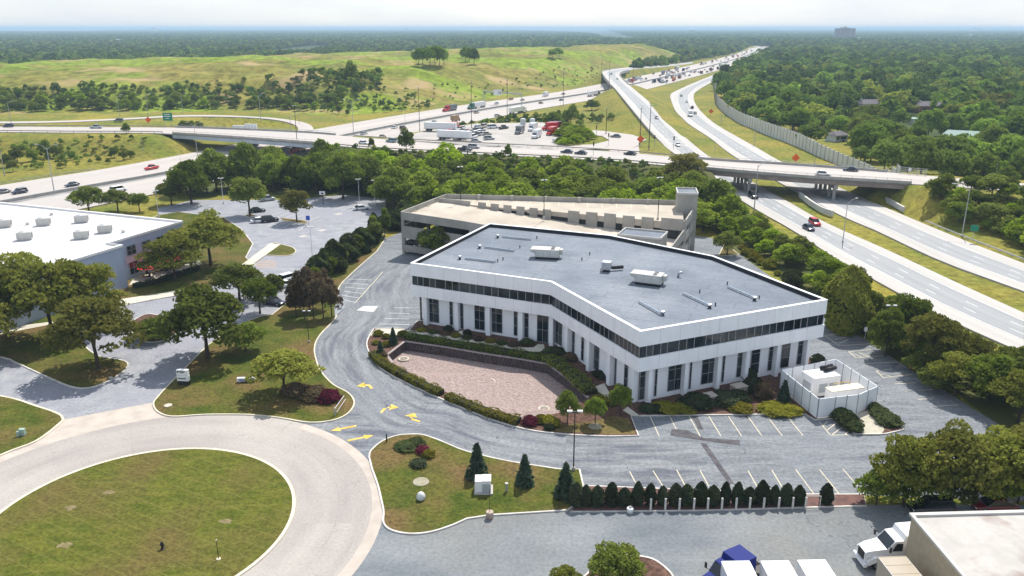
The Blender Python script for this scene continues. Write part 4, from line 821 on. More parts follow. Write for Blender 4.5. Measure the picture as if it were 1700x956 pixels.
# ---- white equipment enclosure with generator
M_fence = mat('white_enclosure_panel', (.84, .86, .87, 1), (.78, .80, .82, 1), .5, .6)
CE = lambda x, y: (1280 + x / 5.623, 560 + y / 5.623)
cor = [G(*CE(80, 480)), G(*CE(425, 765)), G(*CE(580, 745)), G(*CE(790, 722)), G(*CE(970, 640)), G(*CE(585, 375))]
fe = thing('equipment_enclosure', 'tall white panel fence enclosure with double gates around the generator', 'fence'); FH = 2.9
for i in range(len(cor)):
    a, c = cor[i], cor[(i + 1) % len(cor)]; L = (c - a).length; n = max(1, round(L / 1.9)); d = (c - a).normalized(); gate = i == 3
    for k in range(n):
        b = MB(); b.beam(a + d * (L * k / n + .06) + Vector((0, 0, FH / 2 + .15)), a + d * (L * (k + 1) / n - .06) + Vector((0, 0, FH / 2 + .15)), .08, FH - .1); b.build('gate_panel' if gate else 'fence_panel', M_fence, fe)
        b = MB(); q = a + d * (L * k / n); b.box((q.x, q.y, FH / 2 + .1), (.12, .12, FH + .15), math.atan2(d.y, d.x)); b.build('post', mat('grey_post', (.25, .27, .29, 1), (.3, .31, .33, 1), 2, .6), fe)
sheet('enclosure_slab', cor, KZ + .01, M_conc, parent=oisl)
sheet('gravel_pad', GL([(1412, 689), (1452, 678), (1462, 690), (1468, 714), (1462, 721), (1432, 721), (1425, 705)], KZ), KZ + .012, mat('tan_gravel', (.46, .42, .33, 1), (.38, .35, .28, 1), 1.5, .95, bump=.4, bscale=8), parent=oisl)
gd = (cor[4] - cor[3]).normalized(); ga = math.atan2(gd.y, gd.x); gc = G(*CE(465, 560), KZ)
t = thing('generator', 'white enclosed generator with two black mufflers on top', 'generator', gc + Vector((.3, 1.6, 0)), R(16))
M_gen = mat('generator_paint', (.80, .79, .78, 1), (.74, .73, .72, 1), 1, .4, coords='object')
b = MB(); b.box((0, 0, 1.6), (4.4, 2.9, 2.9)); b.build('cabinet', M_gen, t, bevel=.06); b = MB(); b.box((0, 0, .1), (4.6, 3.0, .2)); b.build('skid', M_black, t)
for k in (-.55, 1.1): b = MB(); b.box((k, -1.46, 1.4), (1.35, .05, 1.3)); b.build('louvre', mat('grey_louvre', (.40, .43, .45, 1), (.32, .34, .36, 1), 8, .6, coords='object', stretch=(.1, .1, 4)), t)
b = MB(); b.box((-2.21, 0, 1.4), (.05, 1.8, 1.3)); b.build('louvre', MATS['grey_louvre'], t)
for k in (-.35, .45): b = MB(); b.tube([(.6, .5 + k, 3.35), (2.7, .9 + k, 3.35)], .3, 12); b.build('muffler', M_black, t, True)
t = thing('fuel_tank', 'low sloped-lid cream tank with yellow rail in front of the generator', 'tank', gc + Vector((2.6, -1.4, 0)), R(16))
b = MB(); b.box((0, 0, 1.1), (5.2, 1.5, 2.0)); b.build('body', M_gen, t, bevel=.05); b = MB(); b.box((0, 0, 2.16), (5.3, 1.6, .1)); b.build('lid', mat('cream_lid', (.72, .66, .52, 1), (.62, .52, .36, 1), .8, .6, coords='object'), t)
b = MB(); b.tube([(-1.4, .6, 2.2), (-1.4, .6, 2.7), (1.2, .6, 2.7), (1.2, .6, 2.2)], .05); b.build('rail', M_yellow, t)

# ---- warehouse
M_wh = mat('tan_stucco', (.40, .335, .23, 1), (.34, .285, .195, 1), 1.2, .9, bump=.4, bscale=6)
M_whr = mat('cream_roof', (.44, .415, .38, 1), (.38, .36, .33, 1), .2, .85, c3=(.27, .21, .185, 1), scale3=.16, f3=(.55, .66), fine=(.8, .12))
wh = thing('warehouse', 'tan-walled warehouse with flat cream stained roof beside the trucks', 'building'); HWZ = 6.6
k1 = G(1514, 853, HWZ); k2 = G(1612, 968, HWZ); wd = (k2 - k1).normalized(); wn = Vector((-wd.y, wd.x, 0)); nd = (G(1700, 848, HWZ) - k1).normalized()
wf = [k1, k1 + nd * 60, k1 + nd * 60 + wd * 45, k1 + wd * 45]
b = MB(); b.prism(wf, 0, HWZ - .25); b.build('wall', M_wh, wh); sheet('roof', inset(wf, .2) if False else wf, HWZ - .22, M_whr, parent=wh)
b = MB(); strip(b, [Vector((p.x, p.y, 0)) for p in wf], .55, HWZ - .24, HWZ, True); b.build('roof_edge', mat('cream_edge', (.5, .48, .44, 1), (.45, .43, .4, 1), .5, .8), wh)
# ------------------------------------------------------------------ vegetation
def GT(px, py):
    r = ray(px, py); t = np.geomspace(40, 3000, 900); X = r.x * t; Y = r.y * t; Z = CAMH + r.z * t; below = Z < HT(X, Y); k = int(np.argmax(below)) if below.any() else len(t) - 1
    return Vector((X[k], Y[k], Z[k]))
L_loc = leafmat('locust_leaf', (.15,.17,.03,1),(.27,.275,.05,1),(.19,.17,.05,1),.45)
L_map = leafmat('maple_leaf', (.10,.15,.024,1),(.22,.275,.04,1),(.155,.17,.04,1),.45)
L_thk = leafmat('thicket_leaf', (.14,.225,.018,1),(.33,.42,.028,1),(.16,.18,.042,1),.48)
L_wood = leafmat('woodland_leaf', (.115,.19,.03,1),(.26,.36,.05,1),(.125,.16,.036,1),.42)
L_spr = leafmat('spruce_needle', (.03,.048,.028,1),(.065,.09,.055,1),(.042,.062,.046,1),.12)
L_jun = leafmat('juniper_needle', (.035,.055,.022,1),(.085,.105,.036,1),(.07,.075,.03,1),.2)
L_brn = leafmat('bronze_needle', (.095,.066,.045,1),(.15,.115,.06,1),(.12,.085,.055,1),.3) #(0.0853, 0.0543, 0.0403, 1), (0.1318, 0.0930, 0.0589, 1), (0.1008, 0.0697, 0.0527, 1), .2)
L_hdg = leafmat('hedge_leaf', (.13,.135,.018,1),(.25,.235,.028,1),(.2,.165,.025,1),.35)
L_yew = leafmat('yew_leaf', (0.0279, 0.0403, 0.0217, 1), (0.0543, 0.0697, 0.0310, 1), (0.0465, 0.0543, 0.0310, 1), .15)
L_pur = leafmat('purple_leaf', (0.0775, 0.0186, 0.0310, 1), (0.2170, 0.0310, 0.0697, 1), (0.1395, 0.0310, 0.0465, 1), .25)
L_lim = leafmat('lime_leaf', (.19,.215,.035,1),(.31,.325,.06,1),(.24,.24,.055,1),.45)
M_bark = mat('bark', (.075, .055, .042, 1), (.045, .033, .026, 1), 3, .95, bump=.6, bscale=12, coords='object')
def leaves(name, pts, nrm, size, m, rs, asp=1.7, jit=.75):
    """rhombus leaf sprays at pts, facing roughly nrm"""
    n = len(pts); nr = nrm / np.linalg.norm(nrm, axis=1, keepdims=True) + rs.normal(0, jit, (n, 3)); nr /= np.linalg.norm(nr, axis=1, keepdims=True)
    a = np.cross(nr, rs.normal(0, 1, (n, 3))); a /= np.linalg.norm(a, axis=1, keepdims=True) + 1e-9; b = np.cross(nr, a)
    s = size * rs.uniform(.6, 1.35, (n, 1)); V = np.stack([pts + a * s * asp / 2, pts + b * s / 2, pts - a * s * asp / 2, pts - b * s / 2], 1).reshape(-1, 3)
    me = bpy.data.meshes.new(name); me.vertices.add(4 * n); me.vertices.foreach_set('co', V.ravel().astype(np.float32))
    me.loops.add(4 * n); me.loops.foreach_set('vertex_index', np.arange(4 * n, dtype=np.int32)); me.polygons.add(n); me.polygons.foreach_set('loop_start', np.arange(0, 4 * n, 4, dtype=np.int32))
    me.update(); me.validate(); me.materials.append(m); return me
def lobes_cloud(lobes, n, rs, shell=(.50, 1.16)):
    ar = np.array([l[3] * l[4] for l in lobes]); pick = rs.choice(len(lobes), n * 3, p=ar / ar.sum()); L = np.array(lobes)[pick]
    d = rs.normal(0, 1, (n * 3, 3)); d /= np.linalg.norm(d, axis=1, keepdims=True); d[:, 2] = np.where((d[:, 2] < -.25) & (rs.random(n * 3) < .65), -d[:, 2], d[:, 2])
    r = rs.uniform(shell[0], shell[1], (n * 3, 1)) ** .7; p = L[:, :3] + d * r * L[:, 3:6]
    keep = np.ones(len(p), bool)
    for l in lobes:
        q = (p - l[:3]) / np.array(l[3:6]); keep &= np.linalg.norm(q, axis=1) > .58
    idx = np.where(keep)[0][:n]; return p[idx], d[idx] / L[idx, 3:6] * 4
def mk_lobes(seed, h, r, base, n, flat=.7, spread=1.0, big=(.30, .48)):
    rs = np.random.default_rng(seed); out = []
    for i in range(n):
        a = 2.4 * i + rs.uniform(-.4, .4); q = math.sqrt((i + .3) / n) * .72 * spread * rs.uniform(.85, 1.15); z = base + (h - base) * (.08 + .74 * (1 - q ** 2.2) * rs.uniform(.45, 1.08)); s = r * rs.uniform(*big)
        out.append((math.cos(a) * r * q, math.sin(a) * r * q, z, s, s * rs.uniform(.85, 1.1), s * flat * rs.uniform(.8, 1.15)))
    return out
def trunk_mesh(name, h, r0, lobes, seed):
    b = MB(); rs = random.Random(seed); fork = h * .32
    b.tube([(0, 0, -.3), (0, 0, fork * .5), (rs.uniform(-.1, .1), rs.uniform(-.1, .1), fork), (rs.uniform(-.3, .3), rs.uniform(-.3, .3), h * .6)], [r0 * 1.25, r0, r0 * .85, r0 * .4], 8)
    for l in lobes[:9]:
        e = Vector(l[:3]); m_ = Vector((e.x * .45, e.y * .45, fork + (e.z - fork) * .62)); b.tube([(0, 0, fork * .85), m_, e], [r0 * .5, r0 * .32, r0 * .1], 6)
    return b.mesh(name, M_bark)
def tree_proto(nm, seed, h, r, base, nl, nleaf, size, leaf, flat=.7, r0=.22, jit=.75, big=(.30, .48)):
    rs = np.random.default_rng(seed); lb = mk_lobes(seed, h, r, base, nl, flat, 1.0, big); p, n = lobes_cloud(lb, nleaf, rs)
    return [('trunk', trunk_mesh(nm + '_trunk', h, r0, lb, seed)), ('crown', leaves(nm + '_crown', p, n, size, leaf, rs, jit=jit))]
LOC = [tree_proto('locust', s, 10, 5.5, 1.3, 50, 5600, .31, L_loc, .55, .2, 1.6, (.15, .30)) for s in (1, 2, 3)]
MAP = [tree_proto('maple', s, 10, 5, 2.2, 36, 5000, .36, L_map, .85, jit=1.4, big=(.19, .36)) for s in (4, 5, 6)]
LIM = [tree_proto('lime', s, 8, 4, 1.2, 30, 3200, .30, L_lim, .65, .15, 1.5, (.17, .32)) for s in (7, 8)]
SHR = [tree_proto('thicket', s, 8, 4, .4, 22, 2300, .40, L_thk, .9, .14, 1.1, (.22, .42)) for s in (9, 10, 11, 12)]
DRK = [tree_proto('scrub', s, 8, 4, .6, 22, 2300, .40, L_map, .9, .14, 1.1, (.22, .42)) for s in (13, 14, 15)]
WOO = [tree_proto('wood', s, 12, 6, 1.5, 18, 1700, .74, L_wood, .85, .25, .6) for s in (16, 17, 18, 19)]
def spruce_proto(nm, seed, h, r, m, dens=1.0, droop=.28):
    rs = np.random.default_rng(seed); P_, N_ = [], []; z = .15
    while z < h:
        k = 1 - z / h; rr = r * (k ** .85) * rs.uniform(.85, 1.1) + .05; nb = int((10 + 16 * k) * dens)
        for i in range(nb):
            a = rs.uniform(0, 6.283)
            for q in (.35, .6, .82, 1.0):
                P_.append((math.cos(a) * rr * q, math.sin(a) * rr * q, z - droop * rr * q + rs.uniform(-.05, .05))); N_.append((math.cos(a) * .6, math.sin(a) * .6, 1.0))
        z += h * .042
    P_, N_ = np.array(P_), np.array(N_); b = MB(); b.tube([(0, 0, -.2), (0, 0, h * .97)], [h * .022, .02], 7)
    return [('trunk', b.mesh(nm + '_trunk', M_bark)), ('foliage', leaves(nm + '_foliage', P_, N_, .05 * h + .04, m, rs, 2.2, .45))]
SPR = [spruce_proto('spruce', 21, 4, 1.3, L_spr), spruce_proto('spruce', 22, 4, 1.2, L_spr)]
def egg_proto(nm, seed, h, r, m, n, size, k=1.5, rough=.12):
    rs = np.random.default_rng(seed); t = rs.uniform(0, 1, n) ** .9; a = rs.uniform(0, 6.283, n); prof = np.clip(np.sin(np.pi * np.clip(t * .86 + .14, 0, 1)) ** .6, .02, 1) * (1 - .25 * t)
    rr = r * prof * (1 + rough * np.sin(a * 3 + t * 9 + seed) + rs.uniform(-.22, .06, n)); P_ = np.stack([np.cos(a) * rr, np.sin(a) * rr, t * h + .05], 1); N_ = np.stack([np.cos(a), np.sin(a), .35 + t * .6], 1)
    b = MB(); b.lathe((0, 0, -.05), [(r * .3, 0), (r * .72, h * .2), (r * .78, h * .45), (r * .5, h * .75), (.05, h * .93)], 8)
    return [('stem', b.mesh(nm + '_dark_core', MATS['core_' + m.name] if 'core_' + m.name in MATS else mat('core_' + m.name, (.016, .018, .009, 1), (.022, .024, .012, 1), 2, .95, coords='object'))), ('foliage', leaves(nm + '_foliage', P_, N_, size, m, rs, 1.8, .5))]  # the stem part is an added dark core, keeping gaps between leaves dark
ARB = [egg_proto('arborvitae', s, 2.6, .78, L_yew, 1700, .15) for s in (31, 32, 33)]
JUN = [egg_proto('juniper', 34, 7, 1.9, L_jun, 3200, .30, rough=.3), tree_proto('juniper_loose', 35, 7, 1.9, .4, 12, 2600, .28, L_jun, 1.3, .12, 1.2), tree_proto('juniper_loose', 36, 7, 1.9, .4, 12, 2600, .28, L_map, 1.3, .12, 1.2)]
BRZ = [tree_proto('bronze_pine', s, 8, 2.4, 1.3, 14, 2200, .30, L_brn, 1.2, .13, 1.3) for s in (37, 38)]
MND = [egg_proto('mound', s, 1.6, 1.3, m_, 1300, .17, rough=.15) for s, m_ in ((41, L_yew), (42, L_hdg), (43, L_pur), (44, L_jun), (45, L_brn))]
CON = [egg_proto('conical_tree', 46, 10, 4.0, L_loc, 6500, .42, rough=.16)]
_cnt = {}
def tree(proto, px, py, h, r, label, ph, pr, name='tree', cat='tree', group=None, z=None, xy=None, rz=None):
    p = Vector((xy[0], xy[1], 0)) if xy else G(px, py, KZ if z is None else z)
    if z is None and xy: p.z = ht(p.x, p.y)
    return place(proto, name, label, cat, p, random.uniform(0, 6.28) if rz is None else rz, group, (r / pr, r / pr, h / ph))
# ---- individually described trees near the camera
T = lambda kind, i, px, py, h, r, label, name='shade_tree': tree(kind[i % len(kind)], px, py, h, r, label, {'L': 10, 'M': 10, 'I': 8}[{id(LOC): 'L', id(MAP): 'M', id(LIM): 'I'}[id(kind)]], {'L': 5.5, 'M': 5, 'I': 4}[{id(LOC): 'L', id(MAP): 'M', id(LIM): 'I'}[id(kind)]], name)
T(LOC, 0, 163, 611, 13, 7.8, 'spreading honey locust rooted at the tip of the mulched lawn spit', 'honey_locust')
T(LOC, 1, 88, 560, 15, 8.6, 'tall honey locust covering the corner of the white roof', 'honey_locust')
T(LOC, 2, 14, 562, 13.5, 7.6, 'honey locust beside the footpath, its crown against the white roof', 'honey_locust')
T(LOC, 0, 45, 520, 13, 6.5, 'honey locust hiding the front wall of the white-roofed building', 'honey_locust'); T(LOC, 2, -30, 600, 13, 7, 'honey locust leaning in beside the footpath end', 'honey_locust')
T(LOC, 1, 150, 545, 13.5, 7.0, 'honey locust crowded between two others in front of the blue-grey wall', 'honey_locust')
T(MAP, 0, 345, 594, 12, 7.0, 'broad dark maple at the drive edge behind the white two-panel sign', 'maple_tree')
T(LIM, 0, 472, 653, 7.4, 5.4, 'low light-green multi-stem tree on the sign lawn beside the curved drive', 'crabapple_tree')
T(MAP, 1, 408, 583, 5.0, 4.0, 'small rounded tree in the shade right of the dark maple', 'small_tree')
T(LOC, 0, 291, 466, 11, 7.0, 'honey locust growing out of the patio beside the red umbrellas', 'honey_locust')
T(LOC, 2, 350, 440, 13, 8.6, 'big honey locust between the patio tree and the neighbour parking lot', 'honey_locust')
T(MAP, 2, 415, 357, 11, 5.6, 'round shade tree in the small lot island beside the parked black car', 'shade_tree')
T(LOC, 1, 493, 368, 10, 5.0, 'forked shade tree in the lot island beside the blue accessible sign', 'shade_tree')
T(MAP, 1, 398, 498, 7.5, 5.4, 'dense low tree between the walk and the parked cars', 'shade_tree')
T(MAP, 2, 432, 520, 7.0, 3.6, 'dark narrow tree in front of the dark parked car', 'shade_tree')
T(MAP, 0, 455, 497, 5.2, 2.4, 'small upright tree beside the white parked cars', 'small_tree')
T(MAP, 0, 258, 560, 3.2, 4.0, 'low spreading shrub tree filling the kerbed mulch island', 'shrub_tree')
T(MAP, 1, 722, 428, 7.5, 4.6, 'round tree standing in front of the garage openings', 'shade_tree')
T(LOC, 0, 1500, 838, 9.4, 4.4, 'olive tree at the end of the arborvitae hedge above the truck yard', 'boundary_tree')
T(LOC, 2, 1575, 836, 10.2, 5.0, 'open-branched tree behind the dark parked car', 'boundary_tree')
T(LOC, 1, 1650, 834, 9.6, 5.0, 'arching tree above the maroon parked car', 'boundary_tree')
T(LOC, 0, 1720, 832, 10.5, 6.0, 'tree beyond the maroon car over the warehouse roof', 'boundary_tree')
for i, x in enumerate((1455, 1480, 1512, 1545, 1580, 1615, 1652, 1690, 1725)):
    tree(DRK[i % 3], x, 836 - (i % 2) * 3, random.uniform(4.2, 5.6), random.uniform(2.2, 2.9), 'dark dense understorey shrub below the trees behind the truck yard', 8, 4, 'boundary_shrub', 'shrub', 'dark shrubs behind the truck yard')
T(MAP, 2, 1022, 985, 5.0, 2.9, 'bronze-green round tree in the kerbed mulch island of the truck yard', 'island_tree')
T(LIM, 1, 940, 985, 3.0, 2.0, 'small green tree top beside the bronze-green island tree', 'small_tree')
for i, (x, y, h, lab) in enumerate(((942, 701, 4.6, 'young dark tree at the end of the retaining wall'), (988, 703, 4.0, 'young tree between two others beside the side walk'), (1030, 690, 4.6, 'young dark tree at the white building corner'))): T(MAP, i, x, y, h, 1.75, lab, 'young_tree')
tree(CON[0], 1402, 548, 11.5, 4.3, 'dense cone-shaped tree beyond the right corner of the office roof', 10, 4.0, 'conical_tree')
for i, (x, y, h, r, lab) in enumerate(((1470, 590, 8, 4, 'dense tree beside the light pole along the right lot'), (1545, 618, 10.5, 6.2, 'wild-branched large tree along the right lot kerb'), (1505, 575, 9, 5, 'tree behind the small white signs of the right lot'), (1585, 655, 7, 5.0, 'dark tree leaning over the dry verge of the right lot'), (1640, 668, 7.5, 5.5, 'leafy tree above the verge toward the expressway'), (1690, 700, 8, 5.5, 'tree at the lower end of the expressway verge'), (1440, 545, 7, 3.6, 'shrubby tree beside the cone-shaped tree'), (1610, 610, 6, 4.4, 'light tree between the verge and the expressway shoulder'), (1680, 650, 7, 5, 'broad shrub by the expressway shoulder'))):
    tree((LOC if i % 2 else MAP)[i % 3], x, y, h, r * .84, lab, 10, 5.2, 'verge_tree')
for i, (x, y, h, r) in enumerate(((148, 352, 7.5, 5.2), (196, 350, 6.5, 4.2), (232, 351, 5.5, 3.2))): T(MAP, i, x, y, h, r, ('olive tree behind the white roof beside the expressway', 'tree between two others behind the white roof parapet', 'dark rounded tree at the end of the row behind the white roof')[i], 'shade_tree')
for i, (x, y, h, r, lab) in enumerate(((318, 338, 13, 6.5, 'large mixed tree beside the expressway behind the neighbour lot'), (360, 318, 14, 6.5, 'tall tree below the left overpass span'), (285, 340, 7, 5, 'low dark tree at the expressway shoulder'), (410, 312, 15, 6, 'tall tree hiding the overpass pier'), (455, 318, 12, 6, 'dark round tree at the back of the neighbour lot'))): T(MAP, i, x, y, h, r, lab, 'shade_tree')
for i, (x, y, h, r) in enumerate(((570, 330, 14, 7), (525, 322, 13, 6), (610, 322, 13, 6), (655, 345, 12, 7), (495, 318, 12, 5.5))):
    T(MAP, i, x, y, h, r, 'big dark round tree along the back of the neighbour lot', 'shade_tree')['group'] = 'dark trees behind the neighbour lot'
# conifers
for i, (x, y, h, lab) in enumerate(((792, 790, 4.3, 'blue-green spruce just behind the white transformer'), (871, 804, 3.9, 'spruce standing between the transformer and the light pole'), (939, 824, 4.3, 'spruce at the corner of the lawn where the arborvitae hedge starts'), (653, 571, 2.9, 'small dark spruce beside the front walk'), (632, 589, 2.4, 'smaller spruce at the hedge end beside the drive'), (1300, 670, 3.6, 'spruce against the white equipment enclosure'))):
    tree(SPR[i % 2], x, y, h, h * .33, lab, 4, 1.3, 'spruce_tree')
for i in range(21):
    k = (320, 415, 520, 650, 775, 885, 1000, 1125, 1235, 1350, 1475, 1590)[i] / 5.623 + 900 + random.uniform(-1.6, 1.6) if i < 12 else (70, 185, 300, 415, 525, 640, 760, 870, 985)[i - 12] / 5.623 + 1150
    lab = 'browning arborvitae at the end of the clipped hedge row' if i == 20 else 'clipped egg-shaped arborvitae in the row behind the white posts'
    tree(ARB[i % 3], k, 838.5 - i * .12, random.uniform(2.05, 2.9), random.uniform(.68, .92), lab, 2.6, .78, 'arborvitae', 'shrub', None if i == 20 else 'arborvitae hedge row', z=.07)
tree(ARB[1], 1371, 835, 2.4, .8, 'lone arborvitae beside the gate posts', 2.6, .78, 'arborvitae', 'shrub', z=.07)
for i in range(24):
    t = min(1, max(0, i / 23 + random.uniform(-.02, .02))); x = 505 + (690 - 505) * t + random.uniform(-4, 4); y = 500 + (356 - 500) * t ** .85 + random.uniform(-4, 4)
    tree(JUN[i % 3], x, y, random.uniform(4.2, 7.8), random.uniform(1.5, 2.9), 'dark upright juniper in the screen between the two parking lots', 7, 1.9, 'juniper', 'shrub', 'juniper screen between the lots')
for i, (x, y, h) in enumerate(((492, 527, 7.5), (506, 530, 8.6), (521, 529, 8.2), (537, 528, 8.4), (551, 526, 7.2), (514, 512, 9), (540, 510, 8.5), (498, 512, 8))):
    tree(BRZ[i % 2], x, y, h, 1.9, 'bronze-brown pine in the clump beside the office drive', 8, 2.4, 'pine', 'tree', 'bronze pine clump')
# shrubs around the office
sh = [(0, 1158, 673, 1.7, 2.2, 'dark yew against the white wall next to the stoop'), (0, 1143, 676, 1.3, 1.8, 'dark yew left of the tan stoop'), (0, 1205, 668, 1.6, 2.4, 'broad dark yew between the two tan stoops'), (0, 1225, 665, 1.5, 1.8, 'dark yew beside the tan box'), (0, 1250, 648, 2.0, 1.7, 'dark yew right of the tan box'), (4, 1266, 660, 2.3, 1.5, 'purple-brown upright shrub under the right wing'), (0, 1244, 632, 1.9, 1.3, 'dark yew tight against the wall under the right wing'),
      (1, 1107, 680, .9, 2.0, 'clipped olive hedge shrub in front of the right wing fin'), (1, 1135, 680, .9, 2.0, 'clipped olive shrub beside the tan stoop'), (1, 1230, 681, 1.0, 1.8, 'flat clipped olive shrub in the brick mulch'), (1, 1290, 682, .9, 2.6, 'long clipped olive shrub along the stalls'), (1, 1318, 684, .8, 1.4, 'low olive shrub by the enclosure corner'), (0, 1075, 681, .9, 1.3, 'low dark shrub at the building corner'), (0, 1092, 682, .8, 1.2, 'small dark shrub by the corner fin'),
      (0, 1357, 604, 1.6, 1.2, 'dark round yew beside the end fin of the right wing'), (0, 1371, 607, .9, .9, 'small yew beside the enclosure fence'), (3, 1395, 692, 1.3, 1.6, 'green shrub in front of the enclosure gate'), (3, 1408, 704, 1.4, 1.8, 'large green shrub at the hatched corner'), (3, 1418, 713, 1.2, 1.3, 'green shrub at the end of the gravel pad'), (3, 1462, 690, 1.1, 1.6, 'green shrub along the pad right side'), (3, 1476, 702, 1.1, 1.8, 'green shrub by the yellow kerb end'), (3, 1452, 680, 1.0, 1.1, 'green shrub at the fence corner'),
      (2, 880, 703, 1.1, 1.2, 'crimson flowering shrub at the end of the clipped hedge'), (1, 898, 700, 1.0, 1.0, 'olive boxwood ball beside the crimson shrub'), (1, 911, 702, 1.1, 1.1, 'olive boxwood ball in the stone bed'), (1, 921, 706, 1.0, .9, 'olive boxwood by the first young tree'), (0, 912, 712, .7, .8, 'dark low shrub in the stone bed'), (2, 546, 664, 1.5, 1.8, 'purple-leaved shrub beside the leaning drive barrier'), (4, 522, 660, 1.6, 2.2, 'bronze shrub mound left of the purple shrub'), (4, 490, 652, 1.3, 2.2, 'brownish shrub under the light-green tree'),
      (2, 702, 751, .9, .9, 'red flowering shrub in the stone-ringed lawn bed'), (1, 712, 757, .8, .9, 'orange-tinted shrub beside the red flowers'), (0, 695, 772, .7, 1.1, 'dark shrub dotted with white flowers'), (3, 676, 743, .7, 1.6, 'low green groundcover in the lawn bed'), (3, 690, 738, .8, 1.3, 'spiky green shrub at the top of the lawn bed'), (1, 640, 574, .8, .9, 'olive boxwood by the drive bend'), (1, 628, 556, .9, 1.0, 'olive boxwood at the start of the front walk'), (1, 624, 571, .7, .7, 'small olive boxwood beside the kerb'), (1, 641, 561, .8, .8, 'olive boxwood in front of the small spruce'), (1, 669, 557, .9, 1.0, 'dark olive shrub by the retaining wall end'), (4, 636, 592, .8, .8, 'reddish shrub beside the smaller spruce'),
      (0, 744, 549, 1.0, .9, 'round dark shrub left of the office side door'), (0, 776, 556, 1.0, .8, 'round dark shrub right of the office side door'), (4, 700, 546, .8, 1.0, 'brown low shrub at the left corner of the office'), (3, 875, 571, .9, 1.3, 'grey-green shrub by the main door walk'), (0, 925, 590, 1.3, 1.7, 'dark shrub right of the main door'), (3, 914, 587, 1.0, 1.4, 'grey-green juniper beside the main door'), (4, 945, 595, .9, 1.6, 'brown shrub under the inner bend of the facade'), (0, 1000, 624, .9, 1.5, 'dark low shrub by the side walk')]
for k, x, y, h, r, lab in sh: tree(MND[k], x, y, h, r, lab, 1.6, 1.3, 'shrub', 'shrub')
for i in range(9): tree(MND[(1, 3, 4)[i % 3]], 700 + i * 19, 549 + i * 3.1, .55, 1.0, 'low reddish groundcover clump between the front walk and the white wall', 1.6, 1.3, 'groundcover_shrub', 'shrub', 'low shrubs along the office front')
for i, (x, y, h) in enumerate(((1237, 421, 1.4), (1246, 424, 1.6), (1234, 413, 1.2), (1252, 430, 1.7), (1258, 433, 1.5), (1264, 438, 1.3), (1277, 444, 2.0), (1291, 456, 1.0), (1316, 472, 2.9))):
    tree(MND[1 if i < 8 else 3], x, y, h, h * .85, 'clipped green ball shrub in the mulch strip behind the office' if i < 8 else 'large bright green ball shrub beyond the office parapet', 1.6, 1.3, 'ball_shrub', 'shrub', 'ball shrubs behind the office' if i < 8 else None)
T(MAP, 0, 1207, 423, 5.5, 3.4, 'small bare-stemmed tree in the kerbed strip beside the garage tower', 'small_tree')
# clipped hedges along lines
def hedge(px, w, h, m, label, z=KZ, per=90, size=.16):
    L = resample(smooth(GL(px, z), 5), .5); core = MB(); strip(core, L, w * .8, -.05, h * .82)
    rs = np.random.default_rng(len(label)); P_, N_ = [], []
    for a, b in zip(L, L[1:]):
        d = (b - a).normalized(); s = Vector((-d.y, d.x, 0)); n = int(per * (b - a).length * (w + 2 * h) / 2.2)
        for _ in range(n):
            t = rs.uniform(-math.pi * .62, math.pi * .62); q = a.lerp(b, rs.uniform()); ox = max(-1, min(1, math.sin(t) * 1.25)) * w / 2; oz = h * min(1, max(0, (math.cos(t) + .35) * .95)); bump = 1 + .13 * math.sin(q.x * 2.1) + .1 * math.sin(q.y * 3.3)
            P_.append((q.x + s.x * ox * bump, q.y + s.y * ox * bump, z + oz * bump)); N_.append((s.x * math.sin(t), s.y * math.sin(t), math.cos(t) + .2))
    t = thing('hedge', label, 'hedge'); core.build('dark_core', mat('hedge_core', (.02, .022, .008, 1), (.03, .03, .012, 1), 2, .95), t)  # near-black filler core keeps the gaps between hedge leaves dark
    o = bpy.data.objects.new('foliage', leaves('hedge_foliage', np.array(P_), np.array(N_), size, m, rs, 1.7, .55)); COL.objects.link(o); o.parent = t
hedge([(619, 590), (632, 604), (650, 615), (675, 628), (700, 641), (732, 656)], 1.5, .85, L_hdg, 'bright clipped hedge hugging the curved drive kerb')
hedge([(743, 661), (775, 674), (810, 688), (845, 699), (862, 703)], 1.5, .85, L_hdg, 'second clipped hedge length along the drive kerb below the gravel bed')
hedge([(674, 560), (735, 570), (800, 580), (855, 589), (905, 597)], 1.7, .8, L_map, 'dark clipped hedge between the front walk and the retaining wall')
hedge([(908, 596), (935, 612), (960, 634), (982, 655)], 2.4, .8, L_map, 'hedge along the retaining wall below the bent facade')
hedge([(985, 662), (1005, 668), (1020, 675)], 1.5, .7, L_hdg, 'short olive hedge at the young trees')
hedge([(222, 478), (260, 470), (300, 457), (330, 447)], 1.3, 1.0, L_yew, 'dark hedge edging the patio')
